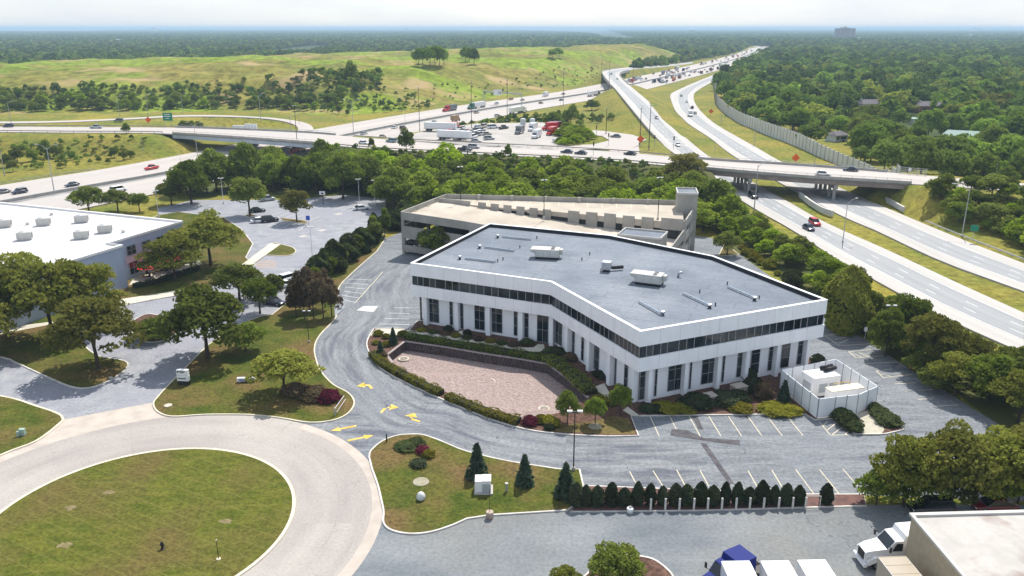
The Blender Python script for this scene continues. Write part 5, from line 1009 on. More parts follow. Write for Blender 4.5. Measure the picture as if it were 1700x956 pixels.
# ---- thicket, verge scrub, woodland edges: individual plants up to the limit, the rest as one mass
def scatter(poly, spacing, seed, keep=None):
    P_ = np.array([(p[0], p[1]) for p in poly]); x0, y0 = P_.min(0); x1, y1 = P_.max(0); rs = np.random.default_rng(seed)
    gx, gy = np.meshgrid(np.arange(x0, x1, spacing), np.arange(y0, y1, spacing)); X = gx.ravel() + rs.uniform(-.5, .5, gx.size) * spacing; Y = gy.ravel() + rs.uniform(-.5, .5, gx.size) * spacing
    k = inpoly(X, Y, poly)
    for ln, hw in ROADS: d, _ = distline(X, Y, ln[::2]); k &= d > (hw or 12) + 3.0
    d, _ = distline(X, Y, mid(SN, SF)); k &= d > 9.5
    if keep is not None: k &= keep(X, Y)
    return X[k], Y[k]
W2 = lambda px, z=0: [tuple(p)[:2] for p in GL(px, z)]
TH = W2([(300, 330), (345, 282), (420, 272)]) + [(-60, 296), (0, 274), (60, 250), (63, 236)] + W2([(1232, 352), (1205, 380), (1175, 383)]) + [(43, 197), (-16, 206)] + W2([(690, 350), (640, 335), (560, 322), (430, 316)])
X, Y = scatter(TH, 7.6, 3)
for i, (x, y) in enumerate(zip(X, Y)):
    d, _ = distline(np.array([x]), np.array([y]), mid(SN, SF)); near = d[0] < 30; q = random.random()
    h = random.uniform(2.2, 3.6) if near else random.uniform(6.5, 10.5); r = h * random.uniform(.58, .75)
    pr = SHR[i % 4] if q < .68 else DRK[i % 3]
    tree(pr, 0, 0, h, r, 'low bright green scrub on the street embankment' if near else ('bright green thicket tree between the garage and the cross street' if q < .68 else 'dull dark green thicket tree between the garage and the cross street'), 8, 4, 'scrub_bush' if near else 'thicket_tree', 'shrub' if near else 'tree', 'embankment scrub' if near else 'thicket behind the garage', xy=(x, y))
n_thick = len(X)
tree(LOC[0], 1135, 318, 14, 8.5, 'large spreading tree beside the right overpass with bare grey limbs', 10, 5.5, 'spreading_tree')
RB = W2([(1180, 332), (1232, 350), (1285, 392), (1370, 445), (1440, 490), (1410, 520), (1300, 455), (1225, 400), (1195, 385)])
X, Y = scatter(RB, 5.2, 5)
for i, (x, y) in enumerate(zip(X, Y)): h = random.uniform(3.4, 5.4); tree(SHR[i % 4] if i % 3 else DRK[i % 3], 0, 0, h, h * .72, 'leafy scrub between the office back lot and the expressway', 8, 4, 'scrub_bush', 'shrub', 'scrub along the expressway verge', xy=(x, y))
RB2 = W2([(1440, 500), (1520, 545), (1640, 620), (1760, 700), (1760, 770), (1640, 700), (1540, 640), (1480, 590), (1420, 545)])
X, Y = scatter(RB2, 4.6, 6)
for i, (x, y) in enumerate(zip(X, Y)): h = random.uniform(2.6, 4.6); tree(DRK[i % 3], 0, 0, h, h * .75, 'dark scrub along the kerb of the right lot', 8, 4, 'scrub_bush', 'shrub', 'dark scrub of the right lot', xy=(x, y))
# right of the expressway, foreground wood
RW = [tuple(GT(*q))[:2] for q in ((1496, 326), (1512, 348), (1560, 366), (1640, 398), (1760, 446), (1760, 332), (1600, 318), (1530, 318))]
X, Y = scatter(RW, 5.4, 8)
for i, (x, y) in enumerate(zip(X, Y)): h = random.uniform(4, 6.8); tree((DRK, SHR)[i % 3 == 0][i % 3], 0, 0, h, h * .68, 'dark dense bush on the bank right of the overpass', 8, 4, 'bank_bush', 'shrub', 'bushes on the right bank', xy=(x, y))
# scrub round the left overpass and on its banks
for x, y, h, z in ((12, 278, 5, 0), (30, 270, 6, 0), (55, 268, 5, 0), (78, 262, 7, 0), (95, 262, 6, 0), (38, 250, 4.5, 2), (22, 285, 4.5, 0), (190, 258, 4.5, 1), (205, 262, 4, 1), (215, 255, 4, 2), (120, 252, 2.2, 2), (150, 272, 2, 0), (165, 270, 2.5, 0), (180, 272, 2.2, 0), (210, 223, 4.5, 6)):
    p = G(x, y, z); tree(DRK[int(x) % 3], 0, 0, h, h * .5, 'dark young tree on the grassy bank below the cross street', 8, 4, 'bank_tree', 'tree', 'young trees on the left bank', xy=(p.x, p.y))
for x, y, h, z in ((305, 207, 5, 6.5), (318, 206, 5, 6.5), (330, 205, 5.5, 6.5), (342, 206, 5, 6.5), (436, 208, 2.4, 6), (408, 206, 3, 6)):
    p = G(x, y, z); tree(DRK[int(x) % 3], 0, 0, h, h * .55, 'dark bush in the grassy loop beside the green guide sign', 8, 4, 'loop_bush', 'shrub', 'bushes in the loop', xy=(p.x, p.y))
for x, y, h, r in ((948, 187, 11, 5), (917, 190, 8, 5.5), (983, 166, 7, 5.5), (585, 172, 14, 5.5), (563, 190, 6, 2), (577, 193, 4, 1.5), (675, 254, 9, 3.4), (617, 247, 5, 1.3), (843, 262, 5, 1.6)):
    p = G(x, y, 6.5 if y > 200 or x > 900 else 0); tree((SHR if x > 900 else DRK)[int(x) % 3], 0, 0, h, r, {948: 'bright green lone tree on the yellow bank beside the yard', 917: 'dark round bush below the lone bright tree', 983: 'round bush beside the flyover abutment', 585: 'dark lone tree on the slope behind the twin-arm lamp'}.get(x, 'small dark tree beside the cross street' if y > 200 else 'small dark cedar on the slope above the expressway'), 8, 4, 'lone_tree', 'tree', None if x in (948, 917, 983, 585) else 'small dark trees', xy=(p.x, p.y))
YB = W2([(925, 217), (952, 213), (975, 222), (985, 233), (950, 241), (928, 240)], DECK); X, Y = scatter(YB, 4.4, 9)
for i, (x, y) in enumerate(zip(X, Y)): tree(SHR[i % 4], 0, 0, random.uniform(2.6, 4), 2.8, 'leafy bush in the triangle beside the maintenance yard', 8, 4, 'yard_bush', 'shrub', 'bushes beside the yard', xy=(x, y))
# ---- golf hill trees
for x, y in ((695, 108), (702, 107), (714, 109), (722, 108), (730, 109), (737, 108), (773, 103), (779, 104), (787, 107), (918, 96), (928, 97), (924, 95)):
    p = GT(x, y)
    tree(WOO[int(x) % 4], 0, 0, random.uniform(13, 17) if x < 900 else 9, 5.6, 'tall dark tree standing alone in a clump on the golf hill', 12, 6, 'hill_tree', 'tree', 'trees on the golf hill', xy=(p.x, p.y))
# ---- masses of far trees: geometry-node instances, one object each
def lowtree(nm, seed, m, n=330, size=1.5, h=12, r=6.5):
    rs = np.random.default_rng(seed); lb = mk_lobes(seed, h, r, .5, 7, .8); p, nn = lobes_cloud(lb, n, rs, (.85, 1.06)); me1 = leaves(nm, p, nn, size, m, rs, 1.35, .42)
    o = bpy.data.objects.new(nm, me1); return o
LOWC = bpy.data.collections.new('far_tree_kinds')
L_wdk = leafmat('dark_wood_leaf', (.06,.11,.024,1),(.14,.20,.036,1),(.08,.10,.03,1),.35); L_wol = leafmat('olive_wood_leaf', (.15,.19,.03,1),(.30,.33,.05,1),(.16,.15,.04,1),.42)
for i in range(5): LOWC.objects.link(lowtree('far_tree_%d' % i, 60 + i, (L_wood, L_wdk, L_wood, L_wol, L_wdk)[i]))
def mass(name, X, Y, Zb, sc, seed, label, coll=LOWC, kinds=5, squash=1.0):
    rs = np.random.default_rng(seed); n = len(X); me = bpy.data.meshes.new(name); me.vertices.add(n); me.vertices.foreach_set('co', np.stack([X, Y, Zb], 1).ravel().astype(np.float32))
    a = me.attributes.new('scl', 'FLOAT_VECTOR', 'POINT'); s = sc * rs.uniform(.6, 1.32, n); hz = np.minimum(s, 1.35) * squash * rs.uniform(.8, 1.15, n); a.data.foreach_set('vector', np.stack([s, s, hz], 1).ravel().astype(np.float32))
    a = me.attributes.new('rot', 'FLOAT_VECTOR', 'POINT'); a.data.foreach_set('vector', np.stack([np.zeros(n), np.zeros(n), rs.uniform(0, 6.28, n)], 1).ravel().astype(np.float32))
    a = me.attributes.new('kind_index', 'INT', 'POINT'); a.data.foreach_set('value', rs.integers(0, kinds, n).astype(np.int32)); me.update()
    o = bpy.data.objects.new(name, me); COL.objects.link(o); tag(o, label, 'trees', kind='stuff')
    g = bpy.data.node_groups.new(name + '_nodes', 'GeometryNodeTree'); g.interface.new_socket('Geometry', in_out='INPUT', socket_type='NodeSocketGeometry'); g.interface.new_socket('Geometry', in_out='OUTPUT', socket_type='NodeSocketGeometry')
    N = g.nodes; gi = N.new('NodeGroupInput'); go = N.new('NodeGroupOutput'); ip = N.new('GeometryNodeInstanceOnPoints'); ci = N.new('GeometryNodeCollectionInfo'); ci.inputs[0].default_value = coll; ci.inputs['Separate Children'].default_value = True; ci.inputs['Reset Children'].default_value = True
    def at(nm, ty): q = N.new('GeometryNodeInputNamedAttribute'); q.data_type = ty; q.inputs[0].default_value = nm; return q.outputs[0]
    l = g.links; l.new(gi.outputs[0], ip.inputs['Points']); l.new(ci.outputs[0], ip.inputs['Instance']); ip.inputs['Pick Instance'].default_value = True
    l.new(at('kind_index', 'INT'), ip.inputs['Instance Index']); l.new(at('scl', 'FLOAT_VECTOR'), ip.inputs['Scale'])
    er = N.new('FunctionNodeEulerToRotation'); l.new(at('rot', 'FLOAT_VECTOR'), er.inputs[0]); l.new(er.outputs[0], ip.inputs['Rotation']); l.new(ip.outputs[0], go.inputs[0])
    o.modifiers.new('scatter', 'NODES').node_group = g; return o
def inview(X, Y, pad=1.07): return np.abs(X) < (.63 * pad) * Y + 30
WALLB = [(1189, 171), (1199.6, 185), (1224.5, 203), (1260, 219), (1304.5, 236.7), (1349, 256), (1400, 277), (1440, 292)]
wallw = smooth(GL([(1183, 132), (1186, 148)] + WALLB) + [G(1494, 279, 7.5) * 1.0], 4)
RWOOD = [tuple(p)[:2] for p in offset(wallw[::-1], -6)] + W2([(1200, 128), (1235, 113), (1262, 99)]) + [(700, 2300), (2600, 2300), (1300, 800), (420, 420), (230, 268)]
def notgolf(X, Y): return ~inpoly(X, Y, GOLF)
SW = mid(SN, SF)
HOUSES = [(1443, 178, 3), (1543, 180, 3), (1598, 232, 2), (1388, 234, 0), (1350, 115, 0), (1528, 205, 0)]
HXY = [tuple(G(*q))[:2] for q in HOUSES]
def clear_houses(X, Y, r=10):
    k = np.ones(X.shape, bool)
    for hx, hy in HXY:
        dy = Y - hy; dx = X - hx - hx / hy * dy; k &= ~((np.abs(dx) < r) & (dy < r * .9) & (dy > -55))
    return k
X, Y = scatter(RWOOD, 11.6, 12, lambda x, y: inview(x, y, 1.05) & clear_houses(x, y) & (vnoise(x / 26, y / 40, 41) < .83)); o_ = np.argsort(Y)
X, Y = X[o_], Y[o_]; KN = 120
for i in range(min(KN, len(X))):
    h = random.uniform(7, 15); r = h * random.uniform(.42, .62)
    tree((WOO if i % 4 else MAP)[i % 3], 0, 0, h if i % 4 else h * .9, r, 'large green woodland tree in the residential wood beyond the noise wall' if i % 4 else 'dark woodland tree in the residential wood beyond the noise wall', 12 if i % 4 else 10, 6 if i % 4 else 5, 'woodland_tree', 'tree', 'wood beyond the noise wall', xy=(X[i], Y[i]))
X, Y = X[KN:], Y[KN:]; mass('woodland', X, Y, HT(X, Y), np.full(len(X), 1.28), 1, 'dense green wood beyond the noise wall')
# slope woods on the near side of the golf hill and its right flank
SL = [tuple(GT(*q))[:2] for q in ((-60, 189), (0, 186), (200, 185), (310, 181), (420, 181), (520, 187), (560, 180), (632, 148), (632, 126), (560, 124), (480, 136), (400, 134), (330, 142), (200, 150), (0, 156), (-60, 156))]
X, Y = scatter(SL, 7.5, 14); o_ = np.argsort(Y); X, Y = X[o_], Y[o_]; KN = 90
for i in range(min(KN, len(X))): h = random.uniform(4, 7.6); tree((DRK, DRK, SHR)[i % 3][i % 3], 0, 0, h, h * .62, 'dark tree in the belt along the foot of the golf hill' if i % 3 < 2 else 'bright green tree in the belt along the foot of the golf hill', 8, 4, 'belt_tree', 'tree', 'tree belt below the golf hill', xy=(X[i], Y[i]))
X, Y = X[KN:], Y[KN:]; mass('hillside_wood', X, Y, HT(X, Y), np.full(len(X), .46), 2, 'green trees and scrub on the front slope of the golf hill')
X, Y = scatter([tuple(GT(*q))[:2] for q in ((-60, 190), (0, 188), (300, 184), (480, 186), (560, 190), (640, 178), (640, 128), (480, 128), (300, 142), (0, 152), (-60, 152))], 6.5, 18, lambda x, y: vnoise(x / 30, y / 20, 8) > .38); mass('slope_thicket', X, Y, HT(X, Y), np.full(len(X), .28), 7, 'low leafy scrub covering the foot of the golf hill')
X, Y = scatter([tuple(GT(*q))[:2] for q in ((640, 176), (760, 168), (880, 150), (1000, 132), (1000, 112), (860, 128), (640, 150))], 13, 19); mass('rough_bushes', X, Y, HT(X, Y), np.full(len(X), .17), 8, 'scattered low bushes on the olive hill slope')
X, Y = scatter([tuple(GT(*q))[:2] for q in ((-60, 236), (0, 234), (120, 232), (238, 228), (252, 236), (225, 262), (120, 280), (60, 284), (-60, 270))], 5, 20, lambda x, y: vnoise(x / 18, y / 12, 9) > .5); mass('bank_scrub', X, Y, HT(X, Y), np.full(len(X), .19), 9, 'rough scrub on the grassy bank below the cross street')
emb = [p for p in SN if -72 < p.x < 60]
rs2 = np.random.default_rng(5); k2 = rs2.integers(0, len(emb) - 1, 420); o2 = rs2.uniform(3.5, 24, 420); t2 = rs2.uniform(0, 1, 420); nE = offset(emb, -1); X = np.array([emb[i].x + (emb[i + 1].x - emb[i].x) * t + (nE[i].x - emb[i].x) * o for i, o, t in zip(k2, o2, t2)]); Y = np.array([emb[i].y + (emb[i + 1].y - emb[i].y) * t + (nE[i].y - emb[i].y) * o for i, o, t in zip(k2, o2, t2)])
mass('embankment_scrub', X, Y, HT(X, Y), np.full(len(X), .17), 10, 'low scrub covering the embankment below the cross street')
FK = [tuple(p)[:2] for p in GL([(1008, 131), (1060, 116), (1110, 106), (1180, 97), (1232, 88), (1262, 76)])] + [(520, 2500), (300, 1900), (330, 1500), (230, 1200)] + W2([(1075, 108), (1040, 122)])
X, Y = scatter(FK, 9.5, 15); mass('hill_flank_wood', X, Y, HT(X, Y), np.full(len(X), .8), 3, 'trees along the far side of the expressway below the golf hill')
X, Y = scatter(W2([(700, 213), (790, 203), (905, 200), (935, 205), (1040, 190), (905, 184), (800, 196)], 3), 6, 16); mass('yard_scrub', X, Y, HT(X, Y), np.full(len(X), .3), 4, 'scrub between the yard and the expressway')
X, Y = scatter(W2([(600, 190), (660, 183), (728, 176), (690, 170), (630, 178)], 1), 7, 17); mass('slope_scrub', X, Y, HT(X, Y), np.full(len(X), .3), 5, 'low scrub at the foot of the golf slope')
# plain of trees to the horizon: spacing and clump size grow with distance
rs = np.random.default_rng(77); XS, YS, SS = [], [], []; d = 780.0
while d < 26000:
    s = max(9.5, d / 215); n = int(1.36 * d / s); x = (np.arange(n) / n - .5) * 1.36 * d + rs.uniform(-.5, .5, n) * s; y = d + rs.uniform(-.5, .5, n) * s; XS.append(x); YS.append(y); SS.append(np.full(n, s / 10.0)); d += s * .9
XS, YS, SS = map(np.concatenate, (XS, YS, SS)); k = notgolf(XS, YS)
dm, _ = distline(XS, YS, MED[::3]); k &= dm > 52
dE, _ = distline(XS, YS, mid(ER, EL)[::4]); k &= dE > 20
k &= ~inpoly(XS, YS, RWOOD) & ~inpoly(XS, YS, FK)
k &= (YS > 900) | (XS < -200)
gap = vnoise(XS / (60 + YS * .05), YS / (90 + YS * .12), 33); k &= (gap < .80) | (YS < 1400)
XS, YS, SS = XS[k], YS[k], SS[k]; mass('distant_forest', XS, YS, HT(XS, YS, False), SS, 6, 'bluish forest plain stretching to the horizon')
# ------------------------------------------------------------------ vehicles
M_tyre = mat('tyre_rubber', (.012, .012, .012, 1), (.02, .02, .02, 1), 4, .9, coords='object')
M_rim = mat('wheel_rim', (.40, .41, .42, 1), (.3, .31, .32, 1), 3, .4, metal=.6, coords='object')
M_cg = mat('car_glass', (.008, .011, .014, 1), (.016, .02, .024, 1), 1, .08, coords='object', spec=.6)
M_body = mat('body_paint', (.6, .6, .6, 1), (.58, .58, .58, 1), 1, .25, coords='object', spec=.6)
M_lamp = mat('headlamp_lens', (.75, .75, .72, 1), (.6, .6, .58, 1), 4, .15, coords='object')
M_tail = mat('tail_lamp_lens', (.35, .01, .01, 1), (.28, .01, .01, 1), 4, .2, coords='object')
PC = {}
def col(name, c, rough=.25):
    if name not in PC: PC[name] = mat('car_paint_' + name, c, tuple(x * .95 for x in c[:3]) + (1,), 1, rough, coords='object', spec=.6)
    return PC[name]
col('blue', (.009, .02, .15, 1), .6); PC['blue'].node_tree.nodes['Principled BSDF'].inputs['Specular IOR Level'].default_value = .12
for nm, c in dict(white=(.78, .78, .78, 1), silver=(.42, .43, .44, 1), grey=(.16, .17, .18, 1), black=(.012, .012, .014, 1), red=(.50, .018, .02, 1), maroon=(.13, .012, .018, 1), blue=(.012, .02, .13, 1), navy=(.02, .028, .06, 1), tan=(.38, .32, .24, 1), orange=(.62, .16, .03, 1), green=(.02, .16, .10, 1), teal=(.22, .33, .34, 1), brown=(.32, .2, .1, 1)).items(): col(nm, c)
def ringx(x, w, z0, z1, tw=1.0, r=.12):
    """rounded cross-section across the car at x"""
    h = z1 - z0; return [(x, -w * .96, z0), (x, -w, z0 + r), (x, -w, z0 + h * .55), (x, -w * tw, z1 - r * .4), (x, -w * tw + r * 1.2, z1), (x, w * tw - r * 1.2, z1), (x, w * tw, z1 - r * .4), (x, w, z0 + h * .55), (x, w, z0 + r), (x, w * .96, z0)]
def wheelset(nm, xs_, y, r, wd=.22, dual=False):
    out = []
    for x in xs_:
        for s in (-1, 1):
            b = MB(); b.tube([(x, s * y - wd / 2, r), (x, s * y + wd / 2, r)], r, 14); t = b.mesh(nm + '_tyre', M_tyre, False); b = MB(); b.tube([(x, s * y + s * (wd / 2 + .012) - .01, r), (x, s * y + s * (wd / 2 + .012) + .01, r)], r * .6, 10); out.append(('wheel', t, [('rim', b.mesh(nm + '_rim', M_rim))]))
    return out
def car_proto(kind):
    L, W, H = {'sedan': (4.7, .9, 1.45), 'suv': (4.7, .95, 1.75), 'van': (5.3, 1.0, 2.0), 'pickup': (5.6, .98, 1.85)}[kind]; b = MB(); belt = H * .58
    f = L / 2
    b.loft([ringx(f, W * .78, .35, belt * .72, .95), ringx(f - .12, W * .92, .28, belt * .82, .95), ringx(f - .9, W, .25, belt * .95, .93), ringx(f - 1.4, W, .25, belt, .95), ringx(0, W, .24, belt * 1.02, .96), ringx(-f + 1.2, W, .25, belt * 1.03, .96), ringx(-f + .35, W * .97, .28, belt * (1.0 if kind != 'sedan' else .97), .94), ringx(-f, W * .86, .38, belt * .9, .95)])
    body = b.mesh(kind + '_body', M_body, True)
    x0, x1, x2, x3 = {'sedan': (1.15, .35, -1.0, -1.9), 'suv': (1.25, .55, -1.9, -2.25), 'van': (1.75, .8, -2.3, -2.55), 'pickup': (1.2, .5, -.75, -1.05)}[kind]; b = MB()
    def cr(x, w, z): return [(x, -w, belt * .98), (x, -w * .80, z), (x, w * .80, z), (x, w, belt * .98)]
    b.add([(x0, -W * .9, belt * .97), (x0, W * .9, belt * .97), (x1, W * .74, H - .05), (x1, -W * .74, H - .05), (x2, W * .74, H - .05), (x2, -W * .74, H - .05), (x3, W * .88, belt), (x3, -W * .88, belt)], [(0, 1, 2, 3), (3, 2, 4, 5), (5, 4, 6, 7), (0, 3, 5, 7), (1, 6, 4, 2)])
    glass = b.mesh(kind + '_glass', M_cg); b = MB(); b.loft([[(x1 + .05, -W * .73, H - .05), (x1 + .05, W * .73, H - .05), (x1, W * .66, H + .015), (x1, -W * .66, H + .015)], [(x2 - .05, -W * .73, H - .05), (x2 - .05, W * .73, H - .05), (x2, W * .66, H + .015), (x2, -W * .66, H + .015)]]); roof = b.mesh(kind + '_roof', M_body)
    parts = [('body', body), ('cabin_glass', glass), ('roof', roof)] + wheelset(kind, (L * .3, -L * .3), W - .1, .34 if kind == 'sedan' else .38)
    for s in (-1, 1): q = MB(); q.box((f - .1, s * W * .66, belt * .68), (.16, .38, .14)); parts.append(('headlight', q.mesh(kind + '_headlight', M_lamp))); q = MB(); q.box((-f + .08, s * W * .68, belt * .8), (.14, .34, .16)); parts.append(('tail_light', q.mesh(kind + '_tail', M_tail)))
    if kind == 'pickup': q = MB(); q.box((-1.95, 0, belt + .02), (1.5, W * 1.6, .03)); parts.append(('bed', q.mesh('pickup_bed', M_black)))
    return parts
CAR = {k: car_proto(k) for k in ('sedan', 'suv', 'van', 'pickup')}
def tractor_proto(sleeper=True):
    p = []; b = MB()
    b.loft([[(3.75, -.78, .75), (3.75, .78, .75), (3.75, .72, 1.75), (3.75, -.72, 1.75)], [(3.2, -.95, .7), (3.2, .95, .7), (3.2, .82, 1.95), (3.2, -.82, 1.95)], [(1.75, -1.08, .7), (1.75, 1.08, .7), (1.75, .98, 2.2), (1.75, -.98, 2.2)]]); p.append(('hood', b.mesh('truck_hood', M_body)))
    b = MB(); b.loft([[(1.76, -1.1, .7), (1.76, 1.1, .7), (1.76, 1.05, 2.2), (1.76, -1.05, 2.2)], [(1.2, -1.15, .7), (1.2, 1.15, .7), (1.05, 1.06, 3.05), (1.05, -1.06, 3.05)], [(.3, -1.18, .7), (.3, 1.18, .7), (.3, 1.1, 3.12), (.3, -1.1, 3.12)], [(.12, -1.18, .7), (.12, 1.18, .7), (.1, 1.12, 3.65), (.1, -1.12, 3.65)], [(-1.9, -1.18, .75), (-1.9, 1.18, .75), (-1.9, 1.1, 3.75), (-1.9, -1.1, 3.75)]]); p.append(('cab', b.mesh('truck_cab', M_body)))
    b = MB(); b.add([(1.78, -.98, 2.22), (1.78, .98, 2.22), (1.13, .95, 3.03), (1.13, -.95, 3.03)], [(0, 1, 2, 3)]); p.append(('windshield', b.mesh('truck_windshield', M_cg)))
    for s in (-1, 1):
        b = MB(); b.add([(1.35, s * 1.145, 2.05), (.35, s * 1.19, 2.05), (.35, s * 1.145, 2.85), (.95, s * 1.105, 2.85)], [(0, 1, 2, 3)]); p.append(('side_window', b.mesh('truck_window', M_cg)))
        b = MB(); b.box((-1.2, s * 1.2, 2.2), (.55, .03, .7)); p.append(('sleeper_window', b.mesh('truck_sleeper_window', M_cg)))
        b = MB(); b.box((3.45, s * .86, 1.3), (.5, .28, .35)); p.append(('headlight', b.mesh('truck_headlight', M_lamp)))
        b = MB(); b.loft([[(3.6, s * .6, .55), (3.6, s * 1.22, .55), (3.6, s * 1.22, 1.1), (3.6, s * .6, 1.1)], [(2.9, s * .6, .9), (2.9, s * 1.27, .9), (2.9, s * 1.25, 1.5), (2.9, s * .6, 1.5)], [(2.1, s * .6, .9), (2.1, s * 1.25, .9), (2.1, s * 1.22, 1.35), (2.1, s * .6, 1.35)]]); p.append(('fender', b.mesh('truck_fender', M_body)))
        b = MB(); b.tube([(1.5, s * 1.1, 2.1), (1.75, s * 1.45, 2.2), (1.75, s * 1.45, 2.75)], .035, 6); b.box((1.75, s * 1.5, 2.5), (.12, .22, .6)); p.append(('mirror', b.mesh('truck_mirror', M_dark)))
        b = MB(); b.tube([(-.6, s * 1.05, .65), (-2.0, s * 1.05, .65)], .3, 12); p.append(('fuel_tank', b.mesh('truck_tank', M_alu)))
    b = MB(); b.box((3.78, 0, 1.3), (.06, 1.1, .85)); p.append(('grille', b.mesh('truck_grille', M_dark)))
    b = MB(); b.box((3.8, 0, .55), (.3, 2.35, .35)); p.append(('bumper', b.mesh('truck_bumper', M_body)))
    b = MB(); b.box((-1.2, 0, .75), (6.6, .9, .25)); b.box((-3.6, 0, 1.05), (1.2, .95, .12)); p.append(('chassis', b.mesh('truck_chassis', M_dark)))
    return p + wheelset('truck', (2.6,), 1.0, .5, .3) + wheelset('truckd', (-3.0, -4.25), .95, .5, .55)
def trailer_proto(L=14.6, W=2.55, z0=1.15, H=2.75):
    p = []; b = MB(); b.box((-L / 2, 0, z0 + H / 2), (L, W, H)); p.append(('box', b.mesh('trailer_box', M_body)))
    b = MB(); n = 12
    for i in range(n + 1): b.box((-L * i / n, 0, z0 + H + .012), (.06, W * .99, .02))
    m_ = b.mesh('trailer_roof_bows', M_body); p.append(('roof_bows', m_))
    b = MB()
    for s in (-1, 1): b.box((-L / 2, s * (W / 2 + .01), z0 + .1), (L, .05, .2)); b.box((-L / 2, s * (W / 2 + .005), z0 + H - .05), (L, .04, .1))
    p.append(('rails', b.mesh('trailer_rails', M_alu)))
    b = MB(); b.box((-L / 2 - 1, 0, z0 - .12), (L - 2.4, .9, .22)); p.append(('underframe', b.mesh('trailer_frame', M_dark)))
    b = MB()
    for s in (-1, 1): b.box((-2.8, s * .8, .6), (.15, .15, 1.1))
    p.append(('landing_gear', b.mesh('trailer_gear', M_dark)))
    return p + wheelset('trailer', (-L + 1.2, -L + 2.5), .98, .5, .5)
TRC = tractor_proto(); TRL = trailer_proto(); TRS = trailer_proto(8.5); BOX = None
def boxtruck_proto():
    p = []; b = MB(); b.box((-1.3, 0, 2.15), (5.6, 2.4, 2.5)); p.append(('cargo_box', b.mesh('boxtruck_box', M_body)))
    b = MB(); b.loft([[(3.4, -.9, .5), (3.4, .9, .5), (3.4, .85, 1.3), (3.4, -.85, 1.3)], [(2.6, -1.02, .45), (2.6, 1.02, .45), (2.6, .95, 1.6), (2.6, -.95, 1.6)], [(1.6, -1.05, .45), (1.6, 1.05, .45), (1.9, .9, 2.3), (1.9, -.9, 2.3)], [(1.4, -1.05, .45), (1.4, 1.05, .45), (1.4, .95, 2.35), (1.4, -.95, 2.35)]]); p.append(('cab', b.mesh('boxtruck_cab', M_body)))
    b = MB(); b.add([(2.62, -.88, 1.62), (2.62, .88, 1.62), (1.95, .82, 2.26), (1.95, -.82, 2.26)], [(0, 1, 2, 3)]); p.append(('windshield', b.mesh('boxtruck_glass', M_cg)))
    b = MB(); b.box((-.6, 0, .7), (6.5, .9, .25)); p.append(('chassis', b.mesh('boxtruck_chassis', M_dark)))
    return p + wheelset('boxtruck', (2.4, -2.4), .98, .45, .35)
BOX = boxtruck_proto()
def veh(proto, name, label, cat, p, rz, color, group=None): return place(proto, name, label, cat, p, rz, group, 1, {'body_paint': PC[color]})
def heading(line, p):
    best = min(range(len(line) - 1), key=lambda i: (line[i].lerp(line[i + 1], .5) - p).length); d = line[best + 1] - line[best]; return math.atan2(d.y, d.x)
def onroad(px, py, line, z=0, back=False): p = G(px, py, z); return p, heading(line, p) + (math.pi if back else 0)
# cars on the left expressway
for x, y, kind, c, back, lab in ((252, 281, 'pickup', 'red', True, 'red pickup on the expressway below the left overpass'), (120, 309, 'sedan', 'navy', True, 'dark blue sedan on the expressway nearing the median'), (33, 321, 'suv', 'navy', True, 'dark suv ahead of the dark sedan on the expressway'), (5, 321, 'sedan', 'grey', True, 'grey car at the edge of the expressway beside the dark suv'), (197, 318, 'van', 'white', False, 'white van partly hidden by the roadside tree'),
                                 (604, 223, 'sedan', 'silver', False, 'silver car just past the left overpass'), (635, 228, 'sedan', 'tan', False, 'tan car near the white trailer'), (655, 213, 'sedan', 'white', False, 'white car in front of the white trailer'), (669, 214, 'suv', 'maroon', False, 'dark red suv beside the long white trailer'), (721, 204, 'sedan', 'silver', False, 'silver car on the near lanes behind the yard'), (791, 188, 'sedan', 'tan', False, 'tan car behind the tan box truck'), (825, 193, 'sedan', 'silver', False, 'small silver car near the yard scrub'), (898, 172, 'sedan', 'brown', False, 'brown car ahead of the white semi'), (932, 167, 'sedan', 'grey', False, 'grey car before the flyover on the near lanes'), (867, 167, 'sedan', 'tan', True, 'tan car next to the white box truck on the far lanes'), (848, 166, 'suv', 'brown', True, 'brown suv on the far lanes behind the tall pole'), (824, 173, 'sedan', 'silver', True, 'silver car on the far lanes behind the green semi'), (802, 173, 'suv', 'white', True, 'white car close behind the green semi'), (935, 157, 'sedan', 'brown', True, 'brown car on the far lanes before the flyover')):
    p, h = onroad(x, y, MED, 0, back); veh(CAR[kind], 'car', lab, 'car', p, h, c, 'cars on the left expressway')
def semi(x, y, line, back, cab_c, box_c, label, z=0, grp='semi trucks on the expressway', L=TRL):
    p, h = onroad(x, y, line, z, back); t = veh(TRC, 'semi_tractor', label, 'truck', p, h, cab_c, grp); d = Vector((math.cos(h), math.sin(h), 0))
    t2 = veh(L, 'semi_trailer', label.replace('semi tractor', 'semi trailer'), 'trailer', p - d * 2.1, h, box_c, 'trailers on the expressway'); return t
semi(783, 181, MED, True, 'green', 'white', 'green-cabbed semi tractor with a white box in the far lanes'); semi(742, 185, MED, True, 'red', 'grey', 'red-cabbed semi tractor with a grey low load in the far lanes', L=TRS)
semi(868, 186, MED, False, 'white', 'white', 'white semi tractor in the near lanes behind the yard'); semi(992, 158, MED, False, 'black', 'white', 'black-cabbed semi tractor at the flyover pier')
semi(493, 253, MED, True, 'red', 'maroon', 'dark red semi tractor half hidden under the left overpass')
for x, y, back, c, lab in ((905, 160, True, 'white', 'white box truck on the far expressway lanes'), (757, 201, False, 'brown', 'tan box truck on the lanes behind the yard')): p, h = onroad(x, y, MED, 0, back); veh(BOX, 'box_truck', lab, 'truck', p, h, c)
